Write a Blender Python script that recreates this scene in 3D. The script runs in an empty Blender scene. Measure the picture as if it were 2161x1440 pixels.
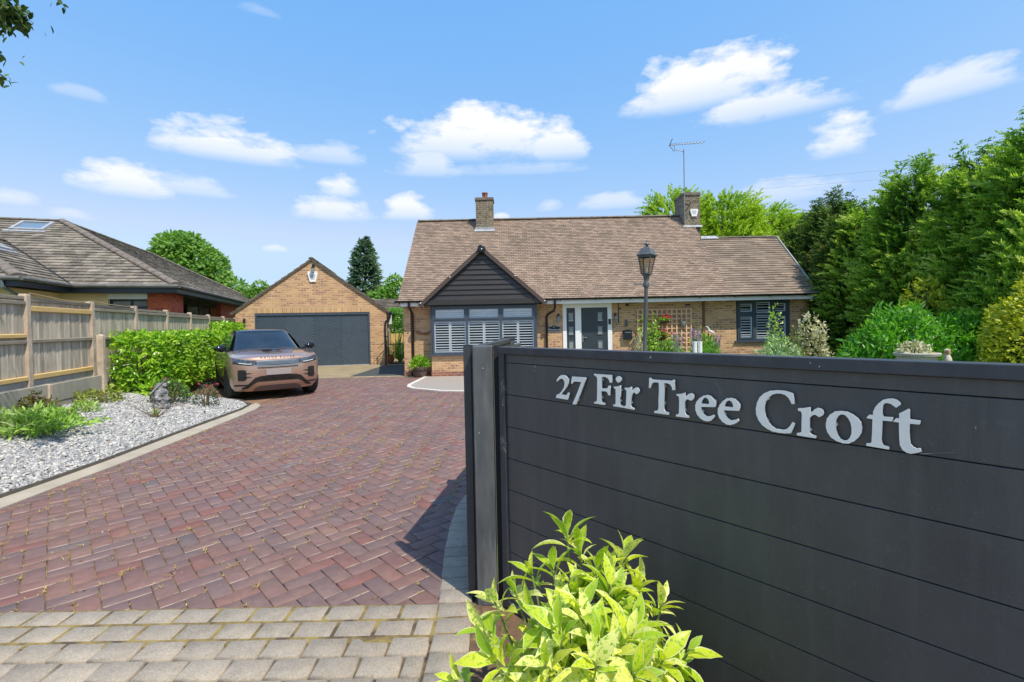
import bpy, bmesh, math, random
import numpy as np
from mathutils import Vector, Matrix
R = math.radians
PI = math.pi
sc = bpy.context.scene
C = sc.collection

# ------------------------------------------------------------------ camera
cam_d = bpy.data.cameras.new("camera")
cam = bpy.data.objects.new("camera", cam_d)
C.objects.link(cam)
sc.camera = cam
cam_d.sensor_width = 36.0
cam_d.lens = 36.0 * 1000.0 / 2161.0
cam_d.shift_y = -18.5 / 2161.0
cam_d.clip_start = 0.05
cam_d.clip_end = 3000.0
EYE = 1.62
cam.matrix_world = Matrix.Translation((0, 0, EYE)) @ Matrix.Rotation(R(90 - 1.0), 4, 'X') @ Matrix.Rotation(-math.atan(0.02), 4, 'Z')

# ------------------------------------------------------------------ world: sky with clouds
W = bpy.data.worlds.new("World")
sc.world = W
W.use_nodes = True
nt = W.node_tree
nt.nodes.clear()
SUN = Vector((0.61, -0.71, 1.49)).normalized()
SUN_EL = math.asin(SUN.z)
SUN_AZ = math.atan2(SUN.x, SUN.y)


class NB:
    """small helper to chain shader nodes"""
    def __init__(s, tree):
        s.t = tree

    def n(s, typ, **kw):
        nd = s.t.nodes.new(typ)
        for k, v in kw.items():
            if k.startswith('i_'):
                nd.inputs[k[2:].replace('_', ' ')].default_value = v
            else:
                setattr(nd, k, v)
        return nd

    def l(s, a, b):
        s.t.links.new(a, b)

    def math(s, op, a, b=None, c=None, clamp=False):
        nd = s.t.nodes.new('ShaderNodeMath')
        nd.operation = op
        nd.use_clamp = clamp
        for i, v in enumerate((a, b, c)):
            if v is None:
                continue
            if isinstance(v, (int, float)):
                nd.inputs[i].default_value = v
            else:
                s.l(v, nd.inputs[i])
        return nd.outputs[0]

    def mix(s, fac, a, b, blend='MIX'):
        nd = s.t.nodes.new('ShaderNodeMix')
        nd.data_type = 'RGBA'
        nd.blend_type = blend
        for v, sock in ((fac, nd.inputs[0]), (a, nd.inputs[6]), (b, nd.inputs[7])):
            if isinstance(v, (int, float)):
                sock.default_value = v
            elif isinstance(v, (tuple, list)):
                sock.default_value = (v[0], v[1], v[2], 1)
            else:
                s.l(v, sock)
        return nd.outputs[2]

    def ramp(s, fac, stops):
        nd = s.t.nodes.new('ShaderNodeValToRGB')
        e = nd.color_ramp.elements
        while len(e) > 1:
            e.remove(e[-1])
        for i, (p, c) in enumerate(stops):
            el = e[0] if i == 0 else e.new(p)
            el.position = p
            el.color = (c[0], c[1], c[2], 1)
        s.l(fac, nd.inputs[0])
        return nd.outputs[0]


b = NB(nt)
sky = b.n('ShaderNodeTexSky', sky_type='NISHITA', sun_disc=False, sun_elevation=SUN_EL, sun_rotation=SUN_AZ,
          altitude=0.0, air_density=1.0, dust_density=0.6, ozone_density=2.0)
tc = b.n('ShaderNodeTexCoord')
sep = b.n('ShaderNodeSeparateXYZ')
b.l(tc.outputs['Generated'], sep.inputs[0])
az = b.math('ARCTAN2', sep.outputs[0], sep.outputs[1])
el = b.math('ARCSINE', sep.outputs[2])
cmb = b.n('ShaderNodeCombineXYZ')
b.l(az, cmb.inputs[0])
b.l(b.math('MULTIPLY', el, 2.2), cmb.inputs[1])
nz1 = b.n('ShaderNodeTexNoise', i_Scale=7.5, i_Detail=6.0, i_Roughness=0.52)
b.l(cmb.outputs[0], nz1.inputs['Vector'])
nz2 = b.n('ShaderNodeTexNoise', i_Scale=26.0, i_Detail=5.0, i_Roughness=0.6)
b.l(cmb.outputs[0], nz2.inputs['Vector'])
nmix = b.math('ADD', b.math('MULTIPLY', nz1.outputs[0], 0.68), b.math('MULTIPLY', nz2.outputs[0], 0.32))
nn = b.math('SUBTRACT', nmix, 0.5)
CLOUDS = [(-3.5, 20.0, 12.5, 5.6, 1.0), (6.0, 19.6, 4.5, 4.6, .95), (-10.0, 17.6, 4.8, 2.9, .62), (1.0, 17.6, 9.0, 1.6, .3),
          (-30.3, 17.7, 7.6, 4.0, 1.0), (-20.5, 18.2, 5.5, 2.2, .5), (-38.9, 13.1, 4.6, 3.2, .95), (-34.0, 13.6, 4.4, 2.0, .5),
          (-19.8, 14.9, 3.0, 2.4, .85), (-20.5, 12.4, 5.2, 2.8, .8), (-11.9, 12.9, 3.3, 3.2, .92), (22.0, 23.2, 10.5, 5.2, 1.0),
          (29.0, 20.8, 8.0, 4.0, .85), (34.9, 16.2, 3.3, 3.5, .95), (43.5, 18.8, 5.4, 2.9, .68), (30.5, 12.4, 5.4, 2.4, .42),
          (12.2, 13.4, 4.8, 1.8, .52), (4.8, 13.4, 2.4, 1.4, .4), (-46.5, 10.9, 3.0, 1.4, .5), (-42.7, 10.2, 2.4, 1.0, .36),
          (-26.4, 8.4, 1.6, .8, .5), (-41.8, 20.2, 2.2, 1.0, .28), (-27.5, 30.4, 2.8, 1.0, .22), (-1.0, 12.5, 1.3, .8, .7)]
# (azimuth deg, elevation of flat base deg, half width deg, height deg, strength)
dens = None
for (a0, e0, hw, hh, st) in CLOUDS:
    a0, e0, hw, hh = R(a0), R(e0), R(hw), R(hh)
    da = b.math('DIVIDE', b.math('SUBTRACT', az, a0), hw)
    dd = b.math('SUBTRACT', el, e0)
    up = b.math('DIVIDE', b.math('MAXIMUM', dd, 0.0), hh)
    dn = b.math('DIVIDE', b.math('MINIMUM', dd, 0.0), hh * 0.42)
    r2 = b.math('ADD', b.math('MULTIPLY', da, da), b.math('ADD', b.math('MULTIPLY', up, up), b.math('MULTIPLY', dn, dn)))
    v = b.math('SUBTRACT', 0.80, r2)
    v = b.math('ADD', v, b.math('MULTIPLY', nn, 3.7))
    v = b.math('MULTIPLY', v, 1.75, clamp=True)
    v = b.math('MULTIPLY', v, b.math('MULTIPLY', b.math('SUBTRACT', 1.55, r2), 2.0, clamp=True))
    # cloud bases are thinner than the tops
    v = b.math('MULTIPLY', v, b.math('MULTIPLY_ADD', b.math('ADD', up, dn), 1.1, 0.62, clamp=True))
    v = b.math('MULTIPLY', v, st)
    dens = v if dens is None else b.math('MAXIMUM', dens, v)
sk = b.n('ShaderNodeSeparateColor')
b.l(sky.outputs[0], sk.inputs[0])
sj = b.n('ShaderNodeCombineColor')
for i_, (p_, k_) in enumerate(((1.02, 0.97), (0.458, 1.80), (0.10, 4.0))):
    b.l(b.math('MINIMUM', b.math('MULTIPLY', b.math('POWER', sk.outputs[i_], p_), k_), (2.75, 3.7, 4.75)[i_]), sj.inputs[i_])
skyc = sj.outputs[0]
cl = b.mix(b.math('MULTIPLY', dens, 1.0, clamp=True), skyc, (4.7, 4.8, 4.95))
bg = b.n('ShaderNodeBackground', i_Strength=0.15)
b.l(cl, bg.inputs[0])
out = b.n('ShaderNodeOutputWorld')
b.l(bg.outputs[0], out.inputs[0])

# ------------------------------------------------------------------ sun
sd = bpy.data.lights.new("sun", 'SUN')
sd.energy = 3.35
sd.angle = R(0.55)
sd.color = (1.0, 0.93, 0.81)
so = bpy.data.objects.new("sun", sd)
C.objects.link(so)
so.rotation_euler = SUN.to_track_quat('Z', 'Y').to_euler()

sc.view_settings.view_transform = 'Standard'
sc.view_settings.look = 'None'
sc.view_settings.gamma = 1.0
sc.view_settings.exposure = 0.50
sc.cycles.max_bounces = 8
sc.cycles.transparent_max_bounces = 16

# ------------------------------------------------------------------ object helpers
def tag(o, label=None, cat=None, group=None, kind=None):
    if label: o['label'] = label
    if cat: o['category'] = cat
    if group: o['group'] = group
    if kind: o['kind'] = kind
    return o


def thing(name, label, cat, loc=(0, 0, 0), rotz=0.0, group=None):
    o = bpy.data.objects.new(name, None)
    o.empty_display_size = 0.2
    C.objects.link(o)
    o.location = loc
    o.rotation_euler = (0, 0, rotz)
    return tag(o, label, cat, group)


def dup(root, loc=None, rotz=None, scale=None, label=None):
    def cp(o, par):
        c = o.copy()
        C.objects.link(c)
        if par is not None:
            c.parent = par
        for ch in o.children:
            cp(ch, c)
        return c
    r = cp(root, None)
    if loc is not None: r.location = loc
    if rotz is not None: r.rotation_euler = (0, 0, rotz)
    if scale is not None: r.scale = scale if isinstance(scale, tuple) else (scale,) * 3
    if label: r['label'] = label
    return r


class MB:
    """collects faces, then links them as one mesh object"""
    def __init__(s):
        s.v = []; s.f = []; s.m = []; s.a = []; s.cur = 0; s.var = 0.5

    def add(s, vs, fs, m=None, var=None):
        o = len(s.v)
        s.v.extend([tuple(p) for p in vs])
        for f in fs:
            s.f.append(tuple(i + o for i in f))
            s.m.append(s.cur if m is None else m)
            s.a.append(s.var if var is None else var)
        return s

    def box(s, x0, x1, y0, y1, z0, z1, m=None, var=None, M=None):
        vs = [(x0, y0, z0), (x1, y0, z0), (x1, y1, z0), (x0, y1, z0), (x0, y0, z1), (x1, y0, z1), (x1, y1, z1), (x0, y1, z1)]
        if M is not None:
            vs = [tuple(M @ Vector(p)) for p in vs]
        return s.add(vs, [(0, 3, 2, 1), (4, 5, 6, 7), (0, 1, 5, 4), (1, 2, 6, 5), (2, 3, 7, 6), (3, 0, 4, 7)], m, var)

    def bbox(s, x0, x1, y0, y1, z0, z1, bv=0.01, m=None, var=None, M=None):
        """box with chamfered edges"""
        bm = bmesh.new()
        bmesh.ops.create_cube(bm, size=1.0)
        for v in bm.verts:
            v.co = Vector(((x0 + x1) / 2 + v.co.x * (x1 - x0), (y0 + y1) / 2 + v.co.y * (y1 - y0), (z0 + z1) / 2 + v.co.z * (z1 - z0)))
        bmesh.ops.bevel(bm, geom=bm.edges[:], offset=bv, segments=2, profile=0.6, affect='EDGES')
        bm.verts.index_update()
        vs = [(M @ v.co) if M is not None else v.co.copy() for v in bm.verts]
        s.add(vs, [tuple(v.index for v in f.verts) for f in bm.faces], m, var)
        bm.free()
        return s

    def poly(s, pts, m=None, var=None):
        return s.add(pts, [tuple(range(len(pts)))], m, var)

    def prism(s, pts, d, m=None, var=None):
        """pts: 3D polygon, extruded along vector d"""
        n = len(pts)
        P = [Vector(p) for p in pts]
        d = Vector(d)
        vs = P + [p + d for p in P]
        fs = [tuple(range(n))[::-1], tuple(range(n, 2 * n))] + [(i, (i + 1) % n, n + (i + 1) % n, n + i) for i in range(n)]
        return s.add(vs, fs, m, var)

    def tube(s, pts, r, n=8, m=None, var=None, cap=True):
        P = [Vector(p) for p in pts]
        rr = r if isinstance(r, (list, tuple)) else [r] * len(P)
        vs = []
        prev = None
        for i, p in enumerate(P):
            t = (P[min(i + 1, len(P) - 1)] - P[max(i - 1, 0)]).normalized()
            if prev is None:
                a = Vector((0, 0, 1)) if abs(t.z) < 0.9 else Vector((1, 0, 0))
                u = t.cross(a).normalized()
            else:
                u = (prev - t * prev.dot(t)).normalized()
            prev = u
            w = t.cross(u)
            for k in range(n):
                an = 2 * PI * k / n
                vs.append(p + (u * math.cos(an) + w * math.sin(an)) * rr[i])
        fs = []
        for i in range(len(P) - 1):
            for k in range(n):
                k2 = (k + 1) % n
                fs.append((i * n + k, i * n + k2, (i + 1) * n + k2, (i + 1) * n + k))
        if cap:
            fs.append(tuple(range(n))[::-1])
            fs.append(tuple(range((len(P) - 1) * n, len(P) * n)))
        return s.add(vs, fs, m, var)

    def lathe(s, prof, c=(0, 0, 0), n=16, m=None, var=None, phase=0.0, M=None, cap=True):
        vs = []
        for (r, z) in prof:
            for k in range(n):
                an = 2 * PI * k / n + phase
                p = Vector((r * math.cos(an), r * math.sin(an), z))
                if M is not None: p = M @ p
                vs.append(p + Vector(c))
        fs = []
        for i in range(len(prof) - 1):
            for k in range(n):
                k2 = (k + 1) % n
                fs.append((i * n + k, i * n + k2, (i + 1) * n + k2, (i + 1) * n + k))
        if cap:
            fs.append(tuple(range(n))[::-1])
            fs.append(tuple(range((len(prof) - 1) * n, len(prof) * n)))
        return s.add(vs, fs, m, var)

    def build(s, name, mats, parent=None, smooth=False, world=False):
        me = bpy.data.meshes.new(name)
        vs = s.v
        if world and parent is not None:
            L = Vector((0, 0, 0)); p = parent
            while p is not None:
                L += p.location; p = p.parent
            vs = [(v[0] - L.x, v[1] - L.y, v[2] - L.z) for v in vs]
        me.from_pydata([tuple(v) for v in vs], [], s.f)
        for m in (mats if isinstance(mats, (list, tuple)) else [mats]):
            me.materials.append(m)
        me.polygons.foreach_set('material_index', s.m)
        at = me.attributes.new('var', 'FLOAT', 'FACE')
        at.data.foreach_set('value', s.a)
        if smooth:
            me.polygons.foreach_set('use_smooth', [True] * len(me.polygons))
            if smooth != 'all':
                me.set_sharp_from_angle(angle=R(smooth if smooth is not True else 40))
        me.update()
        o = bpy.data.objects.new(name, me)
        C.objects.link(o)
        if parent is not None:
            o.parent = parent
        return o


def origin(o, x, y, z=0.0):
    """move a world-space mesh object's origin to its base"""
    o.data.transform(Matrix.Translation((-x, -y, -z)))
    o.location = (x, y, z)
    return o


def npmesh(name, V, F, var, mats, parent=None, smooth=False):
    """mesh from numpy arrays; F is (n,k) with constant k"""
    me = bpy.data.meshes.new(name)
    n, k = F.shape
    me.vertices.add(len(V)); me.loops.add(n * k); me.polygons.add(n)
    me.vertices.foreach_set('co', np.asarray(V, dtype=np.float32).ravel())
    me.loops.foreach_set('vertex_index', F.astype(np.int32).ravel())
    me.polygons.foreach_set('loop_start', np.arange(0, n * k, k, dtype=np.int32))
    me.polygons.foreach_set('loop_total', np.full(n, k, dtype=np.int32))
    for m in (mats if isinstance(mats, (list, tuple)) else [mats]):
        me.materials.append(m)
    at = me.attributes.new('var', 'FLOAT', 'FACE')
    at.data.foreach_set('value', np.asarray(var, dtype=np.float32))
    me.update(calc_edges=True)
    if smooth:
        me.polygons.foreach_set('use_smooth', [True] * n)
    o = bpy.data.objects.new(name, me)
    C.objects.link(o)
    if parent is not None:
        o.parent = parent
    return o


# ------------------------------------------------------------------ materials
def M(name, c1, c2=None, ns=6.0, rough=0.7, metal=0.0, bump=0.0, bs=60.0, varamt=0.0, c3=None, spec=None, detail=4.0,
      stretch=None, coat=0.0, thr=None, nrough=0.6):
    """principled material: c1/c2 mixed by noise, c3 mixed by the per-face value"""
    m = bpy.data.materials.new(name)
    m.use_nodes = True
    t = m.node_tree
    b = NB(t)
    p = t.nodes['Principled BSDF']
    p.inputs['Roughness'].default_value = rough
    p.inputs['Metallic'].default_value = metal
    if spec is not None: p.inputs['Specular IOR Level'].default_value = spec
    if coat: p.inputs['Coat Weight'].default_value = coat; p.inputs['Coat Roughness'].default_value = 0.03
    tc = b.n('ShaderNodeTexCoord')
    vec = tc.outputs['Object']
    if stretch:
        mp = b.n('ShaderNodeMapping')
        mp.inputs['Scale'].default_value = stretch
        b.l(vec, mp.inputs[0]); vec = mp.outputs[0]
    col = None
    if c2 is not None:
        nz = b.n('ShaderNodeTexNoise', i_Scale=ns, i_Detail=detail, i_Roughness=nrough)
        b.l(vec, nz.inputs['Vector'])
        lo, hi = thr if thr else (0.32, 0.68)
        mr = b.n('ShaderNodeMapRange')
        mr.inputs[1].default_value = lo; mr.inputs[2].default_value = hi
        b.l(nz.outputs[0], mr.inputs[0])
        col = b.mix(mr.outputs[0], c1, c2)
    if varamt or c3 is not None:
        at = b.n('ShaderNodeAttribute', attribute_name='var')
        base = col if col is not None else c1
        if c3 is not None:
            base = b.mix(at.outputs['Fac'], base, c3)
        if varamt:
            k = b.math('MULTIPLY_ADD', at.outputs['Fac'], 2 * varamt, 1 - varamt)
            cc = b.n('ShaderNodeCombineColor')
            for i in range(3): b.l(k, cc.inputs[i])
            base = b.mix(1.0, base, cc.outputs[0], 'MULTIPLY')
        col = base
    if col is None:
        p.inputs['Base Color'].default_value = (*c1, 1)
    elif isinstance(col, tuple):
        p.inputs['Base Color'].default_value = (*col, 1)
    else:
        b.l(col, p.inputs['Base Color'])
    if bump:
        nb = b.n('ShaderNodeTexNoise', i_Scale=bs, i_Detail=5.0, i_Roughness=0.65)
        b.l(vec, nb.inputs['Vector'])
        bp = b.n('ShaderNodeBump', i_Strength=bump, i_Distance=0.01)
        b.l(nb.outputs[0], bp.inputs['Height'])
        b.l(bp.outputs[0], p.inputs['Normal'])
    return m


def leafmat(name, stops, trans=0.3, rough=0.45, spots=None, spec=0.4, vein=0.0):
    """foliage: colour picked per leaf from a ramp, part of the light passes through"""
    m = bpy.data.materials.new(name)
    m.use_nodes = True
    t = m.node_tree
    b = NB(t)
    p = t.nodes['Principled BSDF']
    p.inputs['Roughness'].default_value = rough
    p.inputs['Specular IOR Level'].default_value = spec
    at = b.n('ShaderNodeAttribute', attribute_name='var')
    col = b.ramp(at.outputs['Fac'], stops)
    if spots:
        tc = b.n('ShaderNodeTexCoord')
        nz = b.n('ShaderNodeTexNoise', i_Scale=spots[0], i_Detail=3.0, i_Roughness=0.6)
        b.l(tc.outputs['Object'], nz.inputs['Vector'])
        mr = b.n('ShaderNodeMapRange')
        mr.inputs[1].default_value = spots[2]; mr.inputs[2].default_value = spots[3]
        b.l(nz.outputs[0], mr.inputs[0])
        col = b.mix(mr.outputs[0], col, spots[1])
    b.l(col, p.inputs['Base Color'])
    tr = b.n('ShaderNodeBsdfTranslucent')
    tcol = b.mix(1.0, col, (1.15, 1.25, 0.6), 'MULTIPLY')
    b.l(tcol, tr.inputs[0])
    mx = b.n('ShaderNodeMixShader')
    mx.inputs[0].default_value = trans
    b.l(p.outputs[0], mx.inputs[1]); b.l(tr.outputs[0], mx.inputs[2])
    b.l(mx.outputs[0], t.nodes['Material Output'].inputs[0])
    return m


def brickmat(name, ca, cb, mortar, soldier=False, bw=0.225, rh=0.075, stain=None, msize=0.011, dark=None):
    m = bpy.data.materials.new(name)
    m.use_nodes = True
    t = m.node_tree
    b = NB(t)
    p = t.nodes['Principled BSDF']
    p.inputs['Roughness'].default_value = 0.85
    tc = b.n('ShaderNodeTexCoord')
    s1 = b.n('ShaderNodeSeparateXYZ'); b.l(tc.outputs['Object'], s1.inputs[0])
    s2 = b.n('ShaderNodeSeparateXYZ'); b.l(tc.outputs['Normal'], s2.inputs[0])
    side = b.math('GREATER_THAN', b.math('ABSOLUTE', s2.outputs[0]), 0.6)
    u = b.math('ADD', b.math('MULTIPLY', s1.outputs[0], b.math('SUBTRACT', 1.0, side)), b.math('MULTIPLY', s1.outputs[1], side))
    cx = b.n('ShaderNodeCombineXYZ')
    if soldier:
        b.l(s1.outputs[2], cx.inputs[0]); b.l(u, cx.inputs[1])
    else:
        b.l(u, cx.inputs[0]); b.l(s1.outputs[2], cx.inputs[1])
    br = b.n('ShaderNodeTexBrick')
    br.offset = 0.0 if soldier else 0.5
    br.inputs['Scale'].default_value = 1.0
    br.inputs['Brick Width'].default_value = bw
    br.inputs['Row Height'].default_value = rh
    br.inputs['Mortar Size'].default_value = msize
    br.inputs['Mortar Smooth'].default_value = 0.15
    br.inputs['Color1'].default_value = (*ca, 1)
    br.inputs['Color2'].default_value = (*cb, 1)
    br.inputs['Mortar'].default_value = (*mortar, 1)
    b.l(cx.outputs[0], br.inputs['Vector'])
    nz = b.n('ShaderNodeTexNoise', i_Scale=1.1, i_Detail=5.0, i_Roughness=0.65)
    b.l(tc.outputs['Object'], nz.inputs['Vector'])
    k = b.math('MULTIPLY_ADD', nz.outputs[0], 0.7, 0.66)
    cc = b.n('ShaderNodeCombineColor')
    for i in range(3): b.l(k, cc.inputs[i])
    col = b.mix(1.0, br.outputs['Color'], cc.outputs[0], 'MULTIPLY')
    # odd coloured bricks: a second brick lookup picks a few
    wn = b.n('ShaderNodeTexWhiteNoise', noise_dimensions='2D')
    rowi = b.math('FLOOR', b.math('DIVIDE', s1.outputs[2], rh))
    ui = b.math('FLOOR', b.math('DIVIDE', b.math('ADD', u, b.math('MULTIPLY', b.math('MODULO', rowi, 2.0), bw / 2)), bw))
    c3 = b.n('ShaderNodeCombineXYZ'); b.l(ui, c3.inputs[0]); b.l(rowi, c3.inputs[1])
    b.l(c3.outputs[0], wn.inputs[0])
    if not soldier:
        odd = b.math('MULTIPLY', b.math('GREATER_THAN', wn.outputs[0], 0.8), b.math('SUBTRACT', 1.0, br.outputs['Fac']))
        dk = dark if dark else tuple(0.62 * c for c in cb)
        col = b.mix(b.math('MULTIPLY', odd, 0.75), col, dk)
    n2 = b.n('ShaderNodeTexNoise', i_Scale=30.0, i_Detail=4.0)
    b.l(tc.outputs['Object'], n2.inputs['Vector'])
    k2 = b.math('MULTIPLY_ADD', n2.outputs[0], 0.5, 0.75)
    cc2 = b.n('ShaderNodeCombineColor')
    for i in range(3): b.l(k2, cc2.inputs[i])
    col = b.mix(1.0, col, cc2.outputs[0], 'MULTIPLY')
    if stain:
        n3 = b.n('ShaderNodeTexNoise', i_Scale=stain[1], i_Detail=5.0)
        b.l(tc.outputs['Object'], n3.inputs['Vector'])
        mr = b.n('ShaderNodeMapRange'); mr.inputs[1].default_value = 0.5; mr.inputs[2].default_value = 0.66
        b.l(n3.outputs[0], mr.inputs[0])
        col = b.mix(b.math('MULTIPLY', mr.outputs[0], 0.7), col, stain[0])
    b.l(col, p.inputs['Base Color'])
    hgt = b.math('ADD', b.math('MULTIPLY', br.outputs['Fac'], -1.0), b.math('MULTIPLY', n2.outputs[0], 0.35))
    bp = b.n('ShaderNodeBump', i_Strength=0.6, i_Distance=0.006)
    b.l(hgt, bp.inputs['Height'])
    b.l(bp.outputs[0], p.inputs['Normal'])
    return m


def glassmat(name, tint=(0.9, 0.95, 1.0), refl=0.12, dark=None):
    m = bpy.data.materials.new(name)
    m.use_nodes = True
    t = m.node_tree
    b = NB(t)
    for n in list(t.nodes):
        if n.type != 'OUTPUT_MATERIAL': t.nodes.remove(n)
    tr = b.n('ShaderNodeBsdfTransparent'); tr.inputs[0].default_value = (*tint, 1)
    gl = b.n('ShaderNodeBsdfGlossy'); gl.inputs['Roughness'].default_value = 0.02
    lw = b.n('ShaderNodeLayerWeight'); lw.inputs[0].default_value = 0.3
    f = b.math('MULTIPLY_ADD', lw.outputs['Fresnel'], 0.5, refl, clamp=True)
    mx = b.n('ShaderNodeMixShader'); b.l(f, mx.inputs[0]); b.l(tr.outputs[0], mx.inputs[1]); b.l(gl.outputs[0], mx.inputs[2])
    b.l(mx.outputs[0], t.nodes['Material Output'].inputs[0])
    return m


m_buff = brickmat('buff_brick', (0.66, 0.385, 0.175), (0.48, 0.25, 0.12), (0.58, 0.45, 0.31), dark=(0.30, 0.145, 0.09))
m_soldier = brickmat('buff_soldier', (0.66, 0.40, 0.175), (0.45, 0.24, 0.11), (0.56, 0.44, 0.31), soldier=True)
m_redbrick = brickmat('red_plinth_brick', (0.36, 0.12, 0.07), (0.24, 0.085, 0.055), (0.36, 0.28, 0.22))
m_redwall = brickmat('red_brick', (0.66, 0.13, 0.045), (0.50, 0.09, 0.035), (0.34, 0.14, 0.09))
m_chim = brickmat('chimney_brick', (0.25, 0.185, 0.11), (0.16, 0.12, 0.08), (0.34, 0.30, 0.24), stain=((0.09, 0.09, 0.04), 7.0), dark=(0.07, 0.06, 0.045))
m_tile = M('clay_tile', (0.33, 0.24, 0.178), (0.275, 0.198, 0.15), ns=0.9, rough=0.9, c3=None, varamt=0.22, bump=0.3, bs=70)
m_tile2 = M('concrete_tile', (0.275, 0.21, 0.155), (0.215, 0.162, 0.122), ns=1.2, rough=0.9, varamt=0.22, bump=0.3, bs=70)
m_tilegrey = M('weathered_tile', (0.27, 0.23, 0.18), (0.13, 0.11, 0.088), ns=2.5, rough=0.95, varamt=0.38, bump=0.6, bs=40, detail=8)
m_ridge = M('ridge_tile', (0.24, 0.20, 0.165), (0.14, 0.115, 0.095), ns=5, rough=0.95, bump=0.5, bs=40)
m_white = M('white_upvc', (0.90, 0.90, 0.90), rough=0.35)
m_shutter = M('white_shutter', (0.90, 0.90, 0.87), rough=0.5)
m_anth = M('anthracite_frame', (0.055, 0.078, 0.108), (0.066, 0.09, 0.122), ns=3, rough=0.38)
m_door = M('anthracite_door', (0.066, 0.092, 0.122), (0.078, 0.106, 0.138), ns=3, rough=0.45)
m_hdoor = M('front_door_grey', (0.034, 0.045, 0.058), (0.042, 0.054, 0.068), ns=3, rough=0.4)
m_black = M('black_plastic', (0.012, 0.013, 0.016), rough=0.35)
m_iron = M('black_iron', (0.010, 0.010, 0.012), rough=0.45)
m_clad = M('dark_cladding', (0.030, 0.026, 0.024), (0.046, 0.040, 0.037), ns=3, rough=0.42, stretch=(1, 1, 20))
m_barge = M('brown_bargeboard', (0.085, 0.06, 0.05), rough=0.5)
m_room = M('dark_room', (0.02, 0.02, 0.022), rough=0.9)
m_glass = glassmat('window_glass', refl=0.03)
m_dglass = M('obscured_glass', (0.20, 0.23, 0.23), (0.34, 0.38, 0.37), ns=30, rough=0.12)
m_steel = M('brushed_steel', (0.62, 0.62, 0.62), rough=0.3, metal=1.0)
m_lead = M('lead_flashing', (0.46, 0.47, 0.49), (0.30, 0.31, 0.33), ns=8, rough=0.6)
m_conc = M('concrete', (0.58, 0.52, 0.42), (0.42, 0.38, 0.30), ns=4, rough=0.92, bump=0.4, bs=60, detail=7)
m_concpost = M('concrete_post', (0.66, 0.54, 0.40), (0.42, 0.31, 0.24), ns=5, rough=0.92, bump=0.5, bs=50, detail=8)
m_fence = M('grey_fence_board', (0.54, 0.47, 0.365), (0.31, 0.27, 0.215), ns=3, rough=0.9, varamt=0.28, stretch=(12, 12, 1.0), bump=0.35, bs=14, detail=7)
m_rail_new = M('fresh_timber', (0.72, 0.50, 0.20), (0.60, 0.40, 0.15), ns=4, rough=0.7, stretch=(1, 8, 8))
m_rail_old = M('old_timber', (0.36, 0.31, 0.24), (0.20, 0.17, 0.13), ns=4, rough=0.9, stretch=(1, 10, 10), bump=0.3, bs=20)
m_terr = M('terracotta', (0.40, 0.12, 0.05), (0.33, 0.1, 0.045), ns=6, rough=0.8)
m_bark = M('bark', (0.13, 0.095, 0.065), (0.07, 0.05, 0.035), ns=10, rough=0.95, stretch=(1, 1, 0.2), bump=0.5, bs=30)


def stain(mat, colr, scale, lo, hi, amt, stretch=None, detail=7.0):
    """weathering: patches of another colour over the base colour"""
    b = NB(mat.node_tree); p = mat.node_tree.nodes['Principled BSDF']
    prev = p.inputs['Base Color'].links[0].from_socket
    tc = b.n('ShaderNodeTexCoord'); vec = tc.outputs['Object']
    if stretch:
        mp = b.n('ShaderNodeMapping'); mp.inputs['Scale'].default_value = stretch; b.l(vec, mp.inputs[0]); vec = mp.outputs[0]
    nz = b.n('ShaderNodeTexNoise', i_Scale=scale, i_Detail=detail, i_Roughness=0.62); b.l(vec, nz.inputs['Vector'])
    mr = b.n('ShaderNodeMapRange'); mr.inputs[1].default_value = lo; mr.inputs[2].default_value = hi; b.l(nz.outputs[0], mr.inputs[0])
    b.l(b.mix(b.math('MULTIPLY', mr.outputs[0], amt), prev, colr), p.inputs['Base Color'])


stain(m_tile, (0.15, 0.125, 0.085), 1.6, .52, .66, .45); stain(m_tile, (0.42, 0.37, 0.29), 9.0, .60, .70, .4)
stain(m_tile2, (0.16, 0.13, 0.10), 1.2, .52, .68, .35)
stain(m_tilegrey, (0.52, 0.49, 0.40), 14.0, .58, .68, .55); stain(m_tilegrey, (0.10, 0.09, 0.05), 2.0, .52, .68, .45)
stain(m_buff, (0.30, 0.21, 0.13), 1.3, .54, .70, .35)
stain(m_conc, (0.20, 0.19, 0.12), 2.5, .5, .68, .5, (1, 1, .4)); stain(m_concpost, (0.30, 0.27, 0.15), 4.0, .52, .68, .4, (1, 1, .5))
stain(m_fence, (0.36, 0.20, 0.11), 3.0, .62, .72, .4, (6, 6, 1)); stain(m_fence, (0.17, 0.18, 0.12), 1.2, .52, .7, .4)

# ================================================================== GROUND
rng = np.random.default_rng(7)
random.seed(11)

m_grass = M('rough_grass', (0.075, 0.12, 0.03), (0.13, 0.15, 0.05), ns=3, rough=1.0, bump=0.8, bs=60, detail=8)
m_soil = M('bark_soil', (0.24, 0.13, 0.07), (0.12, 0.075, 0.045), ns=9, rough=1.0, bump=1.0, bs=70, detail=8)
m_joint = M('mossy_sand_joint', (0.30, 0.22, 0.07), (0.10, 0.07, 0.045), ns=7, rough=1.0, bump=0.4, bs=90, detail=6, thr=(0.42, 0.6))
m_apron = M('mossy_apron', (0.36, 0.30, 0.165), (0.26, 0.19, 0.12), ns=1.6, rough=1.0, bump=0.5, bs=120, detail=9)
m_moss = leafmat('dry_moss', [(0, (0.46, 0.26, 0.10)), (0.4, (0.52, 0.36, 0.15)), (0.75, (0.34, 0.30, 0.09)), (1, (0.66, 0.56, 0.32))], trans=0.2, rough=0.9)


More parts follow.
